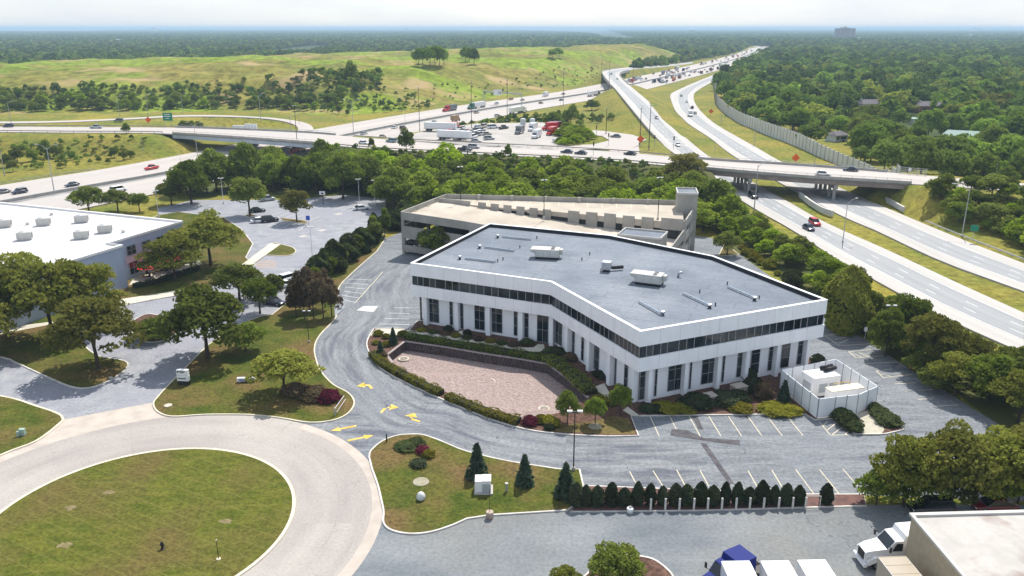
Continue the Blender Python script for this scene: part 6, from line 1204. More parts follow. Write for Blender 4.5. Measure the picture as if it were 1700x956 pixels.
# jam on the far expressway
rs = random.Random(5); L = [p for p in resample(MED, 1.0) if 800 < p.y < 2000]; jam = 0
for i in range(190):
    p = L[int((rs.random() ** 1.5) * (len(L) - 2))]; k = L.index(p); d = (L[k + 1] - p).normalized(); s = Vector((-d.y, d.x, 0)); lane = rs.choice((-24, -20, -16, -12, -8, 8, 12, 16, 20, 24)); q = p + s * lane; h = math.atan2(d.y, d.x) + (0 if lane < 0 else math.pi); r_ = rs.random()
    c = rs.choice(('white', 'white', 'silver', 'grey', 'black', 'red', 'tan', 'navy', 'white', 'maroon', 'orange', 'blue'))
    if r_ < .2: veh(BOX, 'box_truck', '%s box truck in the far queue beyond the flyover' % c, 'truck', q, h, c, 'far queue of traffic')
    else: veh(CAR[rs.choice(('sedan', 'suv', 'van'))], 'car', '%s car in the far queue beyond the flyover' % c, 'car', q, h, c, 'far queue of traffic')
for x, y, c, lab in ((1119, 133, 'orange', 'orange-boxed truck on the lanes beyond the flyover'), (1110, 125, 'white', 'white semi box beyond the flyover ahead of the orange truck'), (1147, 120, 'white', 'white box truck on the far lanes past the flyover')): p, h = onroad(x, y, MED); veh(BOX, 'box_truck', lab, 'truck', p, h, c)
MW, ME = mid(WR, WL), mid(ER, EL)
for x, y, kind, c, line, z, lab in ((1352, 373, 'suv', 'red', MW, 0, 'red suv on the expressway beside the dark sedan'), (1342, 381, 'sedan', 'navy', MW, 0, 'dark blue sedan on the expressway beside the red suv'), (1306, 228, 'sedan', 'white', MW, 0, 'x'),
                                    (1131, 160, 'sedan', 'grey', ME, 0, 'grey car high on the curved carriageway'), (1140, 170, 'sedan', 'white', ME, 0, 'white car on the curved carriageway'), (1149, 180, 'suv', 'maroon', ME, 0, 'dark red suv just ahead of the white box truck'), (1154, 189, 'sedan', 'grey', ME, 0, 'grey car beside the white box truck'), (1125, 242, 'sedan', 'white', MW, .4, 'white car stopped near the signal on the ramp'), (1090, 197, 'sedan', 'grey', MW, 3.4, 'dark car coming down the flyover ramp'), (1025, 132, 'sedan', 'tan', MW, 7.7, 'tan car on top of the flyover'), (1015, 124, 'suv', 'grey', MW, 7.7, 'grey suv at the flyover crest'), (1250, 328, 'van', 'black', MW, 0, 'black van in the shade of the right overpass')):
    if lab == 'x': continue
    p, h = onroad(x, y, line, z); veh(CAR[kind], 'car', lab, 'car', p, h + (math.pi if line is MW else 0), c, 'cars on the right expressway')
p, h = onroad(1146, 193, ME); veh(BOX, 'box_truck', 'white box truck on the curved carriageway below the noise wall', 'truck', p, h + math.pi, 'white')
# cars on the cross street
for x, y, kind, c, back, lab in ((604, 239, 'sedan', 'white', False, 'white car on the cross street above the dark trees'), (650, 236, 'suv', 'teal', True, 'pale teal suv on the cross street beside the white trailer'), (787, 246, 'suv', 'silver', False, 'silver suv on the cross street in front of the yard'), (772, 250, 'pickup', 'black', False, 'black pickup on the cross street behind the silver suv'), (941, 254, 'sedan', 'navy', True, 'dark blue sedan waiting at the signal'), (964, 256, 'sedan', 'navy', True, 'second dark sedan waiting right behind at the signal'), (1046, 257, 'sedan', 'black', True, 'black car crossing the junction below the signal'), (1412, 284, 'sedan', 'navy', True, 'dark sedan on the right overpass'), (1366, 291, 'sedan', 'white', False, 'white sedan on the right overpass behind its railing'), (1022, 228, 'sedan', 'grey', True, 'grey car on the slip road by the signal posts'), (160, 213, 'pickup', 'silver', True, 'silver pickup at the loop ramp entry'), (197, 202, 'suv', 'grey', True, 'grey suv entering the loop ramp'), (14, 211, 'suv', 'navy', True, 'dark suv on the cross street beside the lamp post'), (1688, 314, 'sedan', 'white', False, 'white car on the street past the right bank')):
    p, h = onroad(x, y, SW, DECK, back); p.z = DECK + .01; veh(CAR[kind], 'car', lab, 'car', p, h, c, 'cars on the cross street')
# maintenance yard
h0 = heading(SW, G(700, 235, DECK)); p = G(745, 233.5, DECK)
t = veh(TRL, 'parked_trailer', 'long white trailer parked behind the cross street railing', 'trailer', p + Vector((9, -1, 0)), h0, 'white'); p = G(735, 219, DECK); veh(TRL, 'parked_trailer', 'second white trailer parked behind the long one', 'trailer', p + Vector((6, 0, 0)), h0 + .1, 'white')
for i, (x, y, kind, c, hh, lab) in enumerate(((766, 231, 'pickup', 'blue', 1.2, 'blue pickup at the end of the yard row'), (776, 230, 'pickup', 'white', 1.2, 'white pickup beside the blue pickup in the yard'), (786, 229, 'van', 'white', 1.2, 'white van in the yard row'), (757, 226, 'van', 'white', 1.2, 'white van next to the long trailer'), (797, 225, 'suv', 'silver', 1.0, 'silver suv in the yard row'), (808, 224, 'sedan', 'tan', .5, 'tan car at the yard row end'), (790, 219, 'pickup', 'grey', .4, 'grey pickup behind the yard row'), (748, 222, 'van', 'red', .8, 'red van behind the long trailer'), (790, 236, 'sedan', 'silver', 0, 'silver car parked along the yard edge'), (818, 213, 'van', 'white', .5, 'white van at the back of the yard'), (836, 214, 'pickup', 'black', .9, 'black pickup at the back of the yard'), (928, 236, 'pickup', 'white', .2, 'white pickup beside the yard bushes'))):
    veh(CAR[kind], 'parked_vehicle', lab, 'car', G(x, y, DECK), hh, c, 'vehicles parked in the yard')
for x, y, c, hh, lab in ((862, 222, 'grey', -1.9, 'grey-nosed dump truck facing the street in the yard'), (890, 229, 'white', -1.9, 'white box truck facing the street in the yard'), (884, 217, 'white', -1.9, 'white truck behind the box truck in the yard'), (915, 224, 'red', -2.0, 'bright red truck beside the yard bushes'), (912, 216, 'red', -2.6, 'dark red truck behind the bright red truck'), (926, 214, 'maroon', .2, 'maroon truck at the yard corner'), (755, 215, 'orange', .1, 'orange truck behind the trailers')): veh(BOX, 'work_truck', lab, 'truck', G(x, y, DECK), hh, c, 'work trucks in the yard')
t = thing('salt_tank', 'two pale upright tanks at the back of the yard', 'tank', G(876, 207, DECK))
for k in (-2.2, 2.2): b = MB(); b.cyl((k, 0, 0), 1.3, 2.6, 16); b.lathe((k, 0, 2.6), [(1.3, 0), (1.0, .3), (.2, .5)], 16); b.build('tank', mat('pale_tank', (.5, .53, .52, 1), (.42, .45, .44, 1), 1, .5, coords='object'), t)
rs = random.Random(11)
for i in range(22):
    x = rs.uniform(748, 812); y = 212 + rs.uniform(0, 20); c = rs.choice(('white', 'silver', 'white', 'tan', 'blue', 'grey', 'red', 'white', 'teal')); k_ = rs.choice(('van', 'pickup', 'suv', 'sedan'))
    veh(CAR[k_], 'parked_vehicle', '%s %s in the crowded end of the maintenance yard' % (c, k_), 'car', G(x, y, DECK), rs.choice((1.2, 1.1, .3, -1.9)), c, 'vehicles parked in the yard')
# neighbour lot cars
for x, y, kind, c, hh, lab in ((427, 352, 'sedan', 'black', .45, 'black sedan parked beside the island tree'), (431, 369, 'sedan', 'white', .5, 'white sedan parked left of the black suv'), (448, 368, 'suv', 'black', .5, 'black suv parked beside the white sedan'), (444, 333, 'suv', 'silver', .6, 'silver suv parked at the back of the neighbour lot'), (600, 348, 'sedan', 'white', .4, 'white sedan parked at the shaded far stalls'), (398, 331, 'suv', 'black', .5, 'dark suv in the shade behind the island tree'), (480, 466, 'suv', 'white', .9, 'white suv half hidden by the bronze pines'), (474, 476, 'sedan', 'white', .9, 'white sedan beside the half-hidden white suv'), (455, 505, 'sedan', 'navy', -.4, 'dark sedan with bright windshield parked by the kerb')): veh(CAR[kind], 'parked_car', lab, 'car', G(x, y, .01), hh, c, 'cars parked in the neighbour lot')
veh(CAR['suv'], 'parked_car', 'black suv in deep shade below the boundary trees', 'car', G(1545, 850, .01), math.pi, 'black'); veh(CAR['sedan'], 'parked_car', 'maroon sedan in the shade behind the warehouse roof', 'car', G(1648, 845, .01), math.pi, 'maroon')
# trucks in the truck yard
wt = G(1436, 930, .01); hh = math.pi - .02
t = veh(TRC, 'semi_tractor', 'white semi tractor parked nose-out beside the warehouse', 'truck', wt + Vector((3.0, -.2, 0)), math.pi + .08, 'white')
veh(TRL, 'semi_trailer', 'white trailer coupled to the white tractor along the warehouse wall', 'trailer', wt + Vector((5.4, .3, 0)), math.pi + .03, 'white')
bt = veh(TRC, 'semi_tractor', 'blue semi tractor at the head of the first white trailer', 'truck', G(1216, 926, 3.6) - Vector((0, 0, 3.6)), math.pi + .5, 'blue')
dn = (G(1390, 1080, 4) - G(1355, 931, 4)).normalized(); 
for i, (x, y, lab) in enumerate(((1221, 931.5, 'white trailer behind the blue tractor'), (1286, 931, 'ribbed white trailer parked between two others'), (1347, 929.5, 'white trailer parked nearest the warehouse side of the three'))):
    veh(TRL, 'parked_trailer', lab, 'trailer', G(x, y, 3.9) - Vector((0, 0, 3.9)), math.pi / 2 + .03, 'white', 'white trailers in the truck yard')
veh(TRL, 'parked_trailer', 'weathered grey-green trailer alongside the warehouse wall', 'trailer', G(1481, 924, 3.9) - Vector((0, 0, 3.9)), math.pi / 2 + .05, 'weathered' if 'weathered' in PC else 'tan')

# ------------------------------------------------------------------ bridges, walls, rails
def bridge(name, label, A, B, gm, depth, cols):
    t = thing(name, label, 'bridge')
    n = len(A); b = MB(); vs = []
    for p, q in zip(A, B): vs += [p + Vector((0, 0, -.06)), q + Vector((0, 0, -.06)), q + Vector((0, 0, -.5)), p + Vector((0, 0, -.5))]
    b.loft([vs[i * 4:i * 4 + 4] for i in range(n)]); b.build('deck', M_cwall, t)
    for fr in (.02, .25, .5, .75, .98):
        b = MB(); L_ = [p.lerp(q, fr) for p, q in zip(A, B)]; strip(b, [p for p in L_], .5, -.5 - depth, -.5); b.build('girder', gm, t)
    for L_ in (A, B):
        b = MB(); strip(b, L_, .3, -.1, .75); b.build('parapet', M_cwall, t)
        b = MB(); b.tube([p + Vector((0, 0, 1.3)) for p in L_], .05, 6); b.build('rail', M_steel, t)
        for p in resample(L_, 3.2): b = MB(); b.box((p.x, p.y, p.z + 1.0), (.08, .08, .65)); b.build('rail_post', M_steel, t)
    for c in cols:
        for fr in (.06, .28, .5, .72, .94): p = A[c].lerp(B[c], fr); b = MB(); b.cyl((p.x, p.y, -.3), .5, p.z - depth - 1.1, 12); b.build('pier_column', M_cwall, t)
        p, q = A[c], B[c]; b = MB(); b.beam(p + Vector((0, 0, -1.15 - depth)), q + Vector((0, 0, -1.15 - depth)), 1.1, 1.2); b.build('pier_cap', M_cwall, t)
    return t
def cut(A, B, xa, xb): i = [k for k, p in enumerate(A) if xa <= p.x <= xb]; return A[i[0]:i[-1] + 1], B[i[0]:i[-1] + 1]
A_, B_ = cut(SN, SF, -150, -70); bridge('street_overpass', 'pale blue-girdered street overpass over the left expressway', A_, B_, M_bluegirder, 1.5, (len(A_) // 2,))
A_, B_ = cut(SN, SF, 62, 119); bridge('street_overpass', 'brown-girdered street overpass over the right expressway with fence railing', A_, B_, M_rust, 1.3, (len(A_) // 2 - 3, len(A_) - 5))
for fr in (0, 1):
    L_ = SN if not fr else SF
    for xa, xb in ((-330, -150), (-70, 62)):
        Lc = [p for p in L_ if xa <= p.x <= xb]; b = MB(); strip(b, Lc, .2, .45, .8); t = thing('guardrail', 'street guardrail on the %s side between the overpasses' % ('near' if not fr else 'far') if xa == -70 else 'street guardrail on the %s side west of the left overpass' % ('near' if not fr else 'far'), 'guardrail'); b.build('beam', mat('weathered_rail', (.27, .23, .2, 1), (.33, .29, .25, 1), 1, .7), t)
        for p in resample(Lc, 6): b = MB(); b.box((p.x, p.y, p.z + .35), (.15, .15, .7)); b.build('post', MATS['weathered_rail'], t)
i0 = [k for k, p in enumerate(WR) if 640 < p.y < 900 and p.z > 6]; A_, B_ = WR[i0[0]:i0[-1] + 1], WL[i0[0]:i0[-1] + 1]
fb = thing('flyover_bridge', 'flyover ramp bridge crossing the left expressway', 'bridge')
for L_ in (A_, B_): b = MB(); strip(b, L_, .35, -1.8, .8); b.build('edge_girder', M_cwall, fb)
b = MB(); vs = [[p + Vector((0, 0, -.05)), q + Vector((0, 0, -.05)), q + Vector((0, 0, -.6)), p + Vector((0, 0, -.6))] for p, q in zip(A_, B_)]; b.loft(vs); b.build('deck', M_cwall, fb)
for k in (2, len(A_) // 2, len(A_) - 3):
    for fr in (.15, .5, .85): p = A_[k].lerp(B_[k], fr); b = MB(); b.cyl((p.x, p.y, -1), .7, p.z - .2, 12); b.build('pier_column', M_cwall, fb)
# noise wall of posts and panels
M_nw = mat('noise_wall_concrete', (.60, .60, .55, 1), (.52, .52, .47, 1), .3, .9, bump=.3, bscale=3)
NW = resample(wallw, 4.4); t = thing('noise_wall', 'long pale grey panelled noise wall curving between the expressway and the wood', 'wall')
for i, (a, c) in enumerate(zip(NW, NW[1:])):
    za, zc = ht(a.x, a.y), ht(c.x, c.y); za, zc = min(za, 6), min(zc, 6); hw_ = 5.9 - 3.2 * max(0, min(1, (i - len(NW) * .82) / (len(NW) * .18)))
    b = MB(); m_ = (a + c) / 2; zb = min(za, zc); b.beam(Vector((a.x, a.y, zb + hw_ / 2 - .15)), Vector((c.x, c.y, zb + hw_ / 2 - .15)), .2, hw_ + .3); b.build('panel', M_nw, t)
    b = MB(); b.box((a.x, a.y, za + hw_ / 2 + .1), (.45, .45, hw_ + .5), math.atan2((c - a).y, (c - a).x)); b.build('post', M_cwall, t)
# parapets and guardrails along the expressways
def rail(name, label, L_, h=.75, th=.12, m=M_steel, step=4):
    t = thing(name, label, 'guardrail'); b = MB(); strip(b, L_, th, h - .3, h); b.build('beam', m, t)
    for p in resample(L_, step): b = MB(); b.box((p.x, p.y, p.z + h / 2 - .1), (.12, .12, h)); b.build('post', m, t)
i1 = [k for k, p in enumerate(ER) if p.y < 215]; rail('guardrail', 'steel guardrail along the far right shoulder', [p + Vector((.8, .8, 0)) for p in ER[:i1[-1] + 1]])
L_ = [p for p in offset(MED, HN + .6) if 120 < p.y < 300]; rail('guardrail', 'tan guardrail along the left expressway shoulder', L_, m=mat('tan_rail', (.45, .40, .28, 1), (.38, .34, .25, 1), 1, .7))
cb = thing('concrete_barrier', 'white tapered concrete barrier running from the right overpass pier', 'barrier'); b = MB(); L_ = smooth(GL([(1327, 327), (1345, 341), (1365, 353), (1382, 359)]), 4); strip(b, L_, .6, 0, 1.6); b.build('wall', mat('barrier_concrete', (.55, .54, .51, 1), (.48, .47, .45, 1), .6, .9), cb)
cb = thing('concrete_barrier', 'long concrete barrier under the right end of the right overpass', 'barrier'); b = MB(); L_ = smooth(GL([(1440, 322), (1470, 335), (1500, 352)]), 4); strip(b, L_, .6, 0, 1.5); b.build('wall', MATS['barrier_concrete'], cb)
for lab, L_ in (('expressway median barrier at the west carriageway flyover edge', [p for p in WL if 300 < p.y < 640]),): b = MB(); strip(b, L_, .3, -.2, .75); tt = thing('ramp_parapet', 'low parapet along the flyover approach', 'parapet'); b.build('wall', M_cwall, tt)

# ------------------------------------------------------------------ lamps, signs, street furniture
def lamp_proto(h, arms, m, arm=3.0, rise=.8, r=.11):
    b = MB(); b.tube([(0, 0, 0), (0, 0, h * .5), (0, 0, h)], [r * 1.3, r, r * .65], 8); p = [('pole', b.mesh('lamp_pole', m))]; b = MB(); b.cyl((0, 0, -.1), r * 2.4, .45, 10); p.append(('base', b.mesh('lamp_base', M_cwall)))
    for s in arms:
        b = MB(); b.tube([(0, 0, h - .6), (s * arm * .5, 0, h + rise * .6), (s * arm, 0, h + rise)], [r * .5, r * .42, r * .35], 6); q = MB(); q.box((s * (arm + .3), 0, h + rise), (.9, .32, .16)); p.append(('arm', b.mesh('lamp_arm', m), [('lamp_head', q.mesh('lamp_head', M_steel))]))
    return p
def hub_proto(h, m, r=.14, w=1.3):
    b = MB(); b.tube([(0, 0, 0), (0, 0, h)], [r, r * .6], 8); p = [('pole', b.mesh('mast_pole', m))]; b = MB(); b.box((0, 0, h + .05), (w, .22, .14)); p.append(('cross_arm', b.mesh('mast_arm', m)))
    for s in (-1, 1): b = MB(); b.box((s * w / 2, 0, h + .18), (.6, .34, .16)); p.append(('lamp_head', b.mesh('mast_head', M_white)))
    b = MB(); b.cyl((0, 0, -.1), r * 2.6, .5, 12); p.append(('base', b.mesh('mast_base', M_cwall))); return p
LS1, LS2, LM = lamp_proto(11, (1,), M_steel), lamp_proto(12, (-1, 1), M_steel, 2.4, .9), hub_proto(20, M_dark, .16, 1.2)
def hfor(px, yb, yt, z): p = G(px, yb, z); return p, max(3, (lambda v_: CAMH + p.y / (_cp + v_ * _sp) * (-_sp + v_ * _cp) - z)((478 - yt) / FPX))
lamps = ((90, 318, 245, 0, LS2, 0), (8, 292, 230, 0, LS1, 2), (238, 258, 222, 0, LS1, 1), (302, 283, 256, 0, LS1, 2.5), (328, 259, 207, 0, LS2, 0), (19, 207, 168, 6.5, LS1, 1), (199, 194, 157, 6.5, LS1, 1), (246, 192, 155, 6.5, LS1, 1), (304, 188, 155, 6.5, LS1, 1), (433, 200, 155, 4, LS1, 1), (485, 240, 190, 0, LS1, 1), (587, 224, 169, 0, LS2, 0), (497, 205, 180, 3, LS1, 2), (673, 212, 184, 0, LS1, 2.6), (1197, 205, 167, 0, LS1, 0), (1252, 241, 194, 0, LS1, 2.4), (1352, 272, 232, 0, LS1, 2.2), (1252, 347, 268, 0, LS1, .4), (1399, 402, 331, 0, LS1, .5), (1597, 391, 307, 0, LS1, 2.6), (930, 178, 163, 0, LS1, 2), (1654, 285, 262, 6.5, LS1, 2.8), (1171, 160, 150, 0, LS1, 0), (1187, 252, 230, 0, LS1, 0))
for i, (x, yb, yt, z, pr, rz) in enumerate(lamps):
    p, h = hfor(x, yb, yt, z); ph = 12 if pr is LS2 else 11.8; two = pr is LS2
    place(pr, 'street_lamp', ('twin-arm' if two else 'single-arm') + ' galvanised street lamp beside the ' + ('cross street' if z > 3 else ('left expressway' if x < 950 else 'right expressway')), 'street lamp', p, rz, 'galvanised street lamps', h / ph)
for x, yb, yt, z in ((495, 258, 176, 0), (697, 223, 146, 0), (783, 212, 137, 6.5), (842, 200, 133, 6.5), (935, 176, 120, 0), (1050, 150, 93, 0), (998, 145, 94, 7), (1006, 222, 180, 6.5), (1062, 240, 180, 6.5), (1077, 248, 175, 6.5), (1011, 150, 100, 7), (777, 280, 250, 2)):
    p, h = hfor(x, yb, yt, z); place(LM, 'light_mast', 'thin dark light mast standing around the interchange', 'light mast', p, .6, 'dark light masts', (1, 1, h / 20))
for x, yb, yt, z, lab in ((765, 336, 278, 9, 'dark lamp mast on the garage roof by the left blocks'), (903, 362, 300, 8, 'dark lamp mast on the garage roof at the last low block'), (1092, 364, 296, 9, 'dark lamp mast on the garage roof beside the elevator house')): p, h = hfor(x, yb, yt, z); place(hub_proto(h, M_dark, .1, .9), 'roof_lamp', lab, 'street lamp', p, .3)
NP = hub_proto(7.5, M_dark, .09, 1.2)
for x, y, z, lab, s in ((952, 780, KZ, 'tall black lot lamp with twin heads at the lawn corner', 1.0), (513, 568, KZ, 'black lot lamp on the lawn beside the bronze pines', .72), (1470, 577, KZ, 'dark lot lamp in the shrubs along the right lot', .95)): place(NP, 'lot_lamp', lab, 'street lamp', G(x, y, z), 0, 'lot lamps', s)
NL = hub_proto(7.5, M_white, .08, 1.0)
for x, y, lab in ((264, 362, 'short white twin-head lamp behind the white roof'), (371, 338, 'white lamp pole at the left edge of the neighbour lot'), (597, 340, 'slim white lamp pole at the far stalls'), (519, 432, 'slim white lamp pole beside the oval lawn'), (623, 342, 'white lamp pole by the juniper screen')): place(NL, 'lot_lamp', lab, 'street lamp', G(x, y, .1), .3, 'white lot lamps')
# wooden utility pole and steel pole in the thicket
for x, yb, yt, z, lab in ((1150, 318, 266, 0, 'pale steel pole standing in front of the spreading tree'), (776, 285, 245, 2, 'pale steel pole among the thicket trees')): p, h = hfor(x, yb, yt, z); b = MB(); b.tube([(0, 0, 0), (0, 0, h)], [.2, .13], 8); t = thing('utility_pole', lab, 'pole', p); b.build('pole', M_steel, t); q = MB(); q.box((0, 0, h - .4), (1.2, .1, .1)); q.build('cross_arm', M_steel, t)
def sign(name, label, px, yb, z, w_, h_, post, m, rz=0, two=False):
    t = thing(name, label, 'sign', G(px, yb, z), rz); b = MB(); b.box((0, 0, post + h_ / 2), (w_, .08, h_)); b.build('panel', m, t)
    for x in ((-w_ * .35, w_ * .35) if two else (0,)): b = MB(); b.box((x, .08, (post + h_) / 2), (.1, .1, post + h_)); b.build('post', M_steel, t)
    return t
M_gs = mat('green_sign', (.01, .22, .13, 1), (.012, .2, .12, 1), 1, .5, coords='object'); M_or = mat('orange_sign', (.75, .12, .015, 1), (.65, .1, .015, 1), 1, .6, coords='object'); M_wsg = mat('white_sign', (.75, .76, .75, 1), (.66, .67, .66, 1), 1, .6, coords='object')
g_ = sign('guide_sign', 'green guide sign in the grassy loop', 280, 209, 6.5, 4.4, 3.6, 2.4, M_gs, 0, True)
for k, (zz, ww) in enumerate(((5.2, 2.6), (4.4, 3.2), (3.5, 1.6))): b = MB(); b.box((-.2, -.05, zz), (ww, .02, .3)); b.build('legend_line', M_wsg, g_)
sign('route_sign', 'small green sign beside the right lamp post', 1614, 402, 0, 1.7, 1.5, 2.8, M_gs, -.4)
for x, y, z, lab in ((247, 208, 6.5, 'orange roadwork sign beside the green guide sign'), (1180, 192, 0, 'orange roadwork sign on the grass below the noise wall'), (1320, 274, 3, 'bright orange roadwork sign above the right overpass railing'), (1063, 242, 6.5, 'orange roadwork sign at the junction')):
    t = thing('roadwork_sign', lab, 'sign', G(x, y, z)); b = MB(); s = 1.5; b.add([(-s, 0, 2.6), (0, 0, 2.6 - s), (s, 0, 2.6), (0, 0, 2.6 + s), (-s, .06, 2.6), (0, .06, 2.6 - s), (s, .06, 2.6), (0, .06, 2.6 + s)], [(0, 1, 2, 3), (7, 6, 5, 4), (0, 4, 5, 1), (1, 5, 6, 2), (2, 6, 7, 3), (3, 7, 4, 0)]); b.build('panel', M_or, t); b = MB(); b.box((0, .08, 1.0), (.1, .1, 2.2)); b.build('post', M_steel, t)
gant = thing('sign_gantry', 'overhead sign gantry across the left expressway', 'gantry'); ga_, gb_ = G(803, 172, 0), G(866, 177, 0)
for q in (ga_, gb_): b = MB(); b.cyl((q.x, q.y, 0), .25, 8.5, 10); b.build('post', M_steel, gant)
b = MB(); b.beam(ga_ + Vector((0, 0, 8.2)), gb_ + Vector((0, 0, 8.2)), .6, .9); b.build('truss', M_steel, gant); b = MB(); q = ga_.lerp(gb_, .38); b.box((q.x, q.y - .5, 8.2), (5.5, .15, 3.6)); b.build('sign_panel', M_wsg, gant)
for x, y, z, lab in ((397, 214, 6.2, 'row of white sign backs along the loop railing'), (417, 214.5, 6.2, 'taller row of white sign backs along the loop railing')):
    t = thing('equipment_cabinets', lab, 'cabinet', G(x, y, z), -.15)
    for k in range(4): b = MB(); b.box((k * 1.5 - 2.3, 0, 1.2 if x > 400 else .8), (1.2, .8, 2.4 if x > 400 else 1.6)); b.build('cabinet', M_wsg, t, bevel=.03)
# traffic signals
for x, y, z, lab in ((1118, 248, 6.2, 'black traffic signal on a post beside the ramp'), (1086, 246, 6.5, 'twin traffic signal at the junction'), (985, 258, 6.5, 'traffic signal facing the waiting dark sedans'), (1010, 242, 6.5, 'traffic signal at the slip road nose'), (990, 228, 6.5, 'dark signal post near the yard bushes')):
    t = thing('traffic_signal', lab, 'traffic signal', G(x, y, z)); b = MB(); b.cyl((0, 0, 0), .08, 3.6, 8); b.build('post', M_steel, t); b = MB(); b.box((0, 0, 4.2), (.45, .4, 1.4)); b.build('signal_head', M_dark, t)
    for k in range(3): b = MB(); b.cyl((0, -.24, 3.75 + k * .43), .14, .05, 10); b.build('lens', (M_gs, M_yellow, M_tail)[k], t)
# fence cage of the overpass end and its white plate
t = thing('overpass_fence_end', 'grey rail panel with a small white plate at the right overpass end', 'fence'); a, c = G(1494, 288, 6.5), G(1537, 292, 6.5)
for k in range(4): b = MB(); b.beam(a + Vector((0, 0, .4 + k * .55)), c + Vector((0, 0, .4 + k * .55)), .08, .12); b.build('rail', M_steel, t)
for k in range(4): q = a.lerp(c, k / 3); b = MB(); b.box((q.x, q.y, q.z + 1.1), (.14, .14, 2.4)); b.build('post', M_steel, t)
q = a.lerp(c, .36); b = MB(); b.box((q.x, q.y - .1, q.z + 1.5), (.9, .06, .9)); b.build('plate', M_wsg, t)
# ---- sign lawn
t = thing('monument_sign', 'white two-panel business sign on a dark base at the drive mouth', 'sign', G(306, 638, KZ), -.1)
b = MB(); b.box((0, 0, .3), (1.5, .7, .6)); b.build('base', M_dark, t)
for k, zz in enumerate((1.05, 1.95)): b = MB(); b.box((0, 0, zz), (1.75 - .04 * k, .55, .86)); pn = b.build('panel', M_wsg, t, bevel=.03); 
def text(body, parent, loc, size, m, rz=0, tilt=math.pi / 2):
    cu = bpy.data.curves.new('lettering', 'FONT'); cu.body = body; cu.size = size; cu.align_x = 'CENTER'; cu.align_y = 'CENTER'; cu.extrude = .004; o = bpy.data.objects.new('tmp_lettering', cu); COL.objects.link(o); dg = bpy.context.evaluated_depsgraph_get(); me = bpy.data.meshes.new_from_object(o.evaluated_get(dg)); bpy.data.objects.remove(o); me.materials.clear(); me.materials.append(m)
    q = bpy.data.objects.new('lettering', me); COL.objects.link(q); q.parent = parent; q.location = loc; q.rotation_euler = (tilt, 0, rz); q['kind'] = 'stuff'; return q
M_ink = mat('dark_ink', (.02, .03, .03, 1), (.03, .04, .04, 1), 1, .7, coords='object')
for zz, ww in ((2.15, 1.0), (1.98, .7), (1.05, 1.25)):                  # lettering too small to read: bars of type
    b = MB(); n = int(ww / .12)
    for i in range(n): b.box((-ww / 2 + .12 * i + (0 if zz < 1.5 else .1), -.285, zz), (.085, .012, .14 if zz > 1.5 else .2))
    q = b.build('lettering', M_ink, t); q['kind'] = 'stuff'
b = MB(); b.box((-.62, -.285, 2.1), (.22, .012, .3)); b.build('emblem', mat('green_ink', (.03, .12, .08, 1), (.03, .1, .07, 1), 1, .7, coords='object'), t)
t = thing('ground_sign', 'low white and blue sign box lying level on the lawn', 'sign', G(409, 634, KZ), .05); b = MB(); b.box((0, 0, .45), (2.6, .5, .55)); b.build('cabinet', M_wsg, t, bevel=.04); b = MB(); b.box((.15, -.26, .42), (2.2, .03, .42)); b.build('face', mat('faded_blue_face', (.22, .26, .42, 1), (.3, .33, .46, 1), 3, .6, coords='object'), t)
for s in (-.9, .9): b = MB(); b.box((s, 0, .1), (.2, .4, .2)); b.build('foot', M_cwall, t)
def slab(name, label, px, py, r, m, cat, h=.06): p = G(px, py, KZ); b = MB(); b.lathe((0, 0, 0), [(r, 0), (r, h), (r * .9, h + .02)], 18); o = b.build(name, m); o.location = p; tag(o, label, cat); return o
slab('manhole_cover', 'pale round manhole cover on the tip of the sign lawn', 279, 673, .55, M_rock, 'manhole'); slab('manhole_cover', 'pale round manhole on the transformer lawn above the white boulder', 699, 800, .95, mat('weedy_concrete', (.24, .22, .14, 1), (.32, .29, .22, 1), 2, .9), 'manhole'); slab('manhole_cover', 'small manhole cover near the tree island tip', 184, 627, .3, M_kerb, 'manhole')
slab('manhole_cover', 'flat stone ring in the dry front lawn beside the young trees', 988, 708, .9, MATS['weedy_concrete'], 'manhole')
for x, y in ((181, 817), (105, 905), (375, 866), (118, 843)):
    c = G(x, y, KZ); rr = random.Random(x); pl = [c + Vector((math.cos(a) * rr.uniform(.35, 1.0), math.sin(a) * rr.uniform(.25, .7), 0)) for a in np.linspace(0, 6.1, 13)]
    o = sheet('bare_patch', smooth(pl, 3, True), KZ + .012, mat('sandy_soil', (.22, .17, .085, 1), (.13, .11, .045, 1), 2.5, .95, fine=(5, .5)), kind=None); tag(o, 'worn sandy patch in the roundabout lawn', 'patch', 'worn patches')
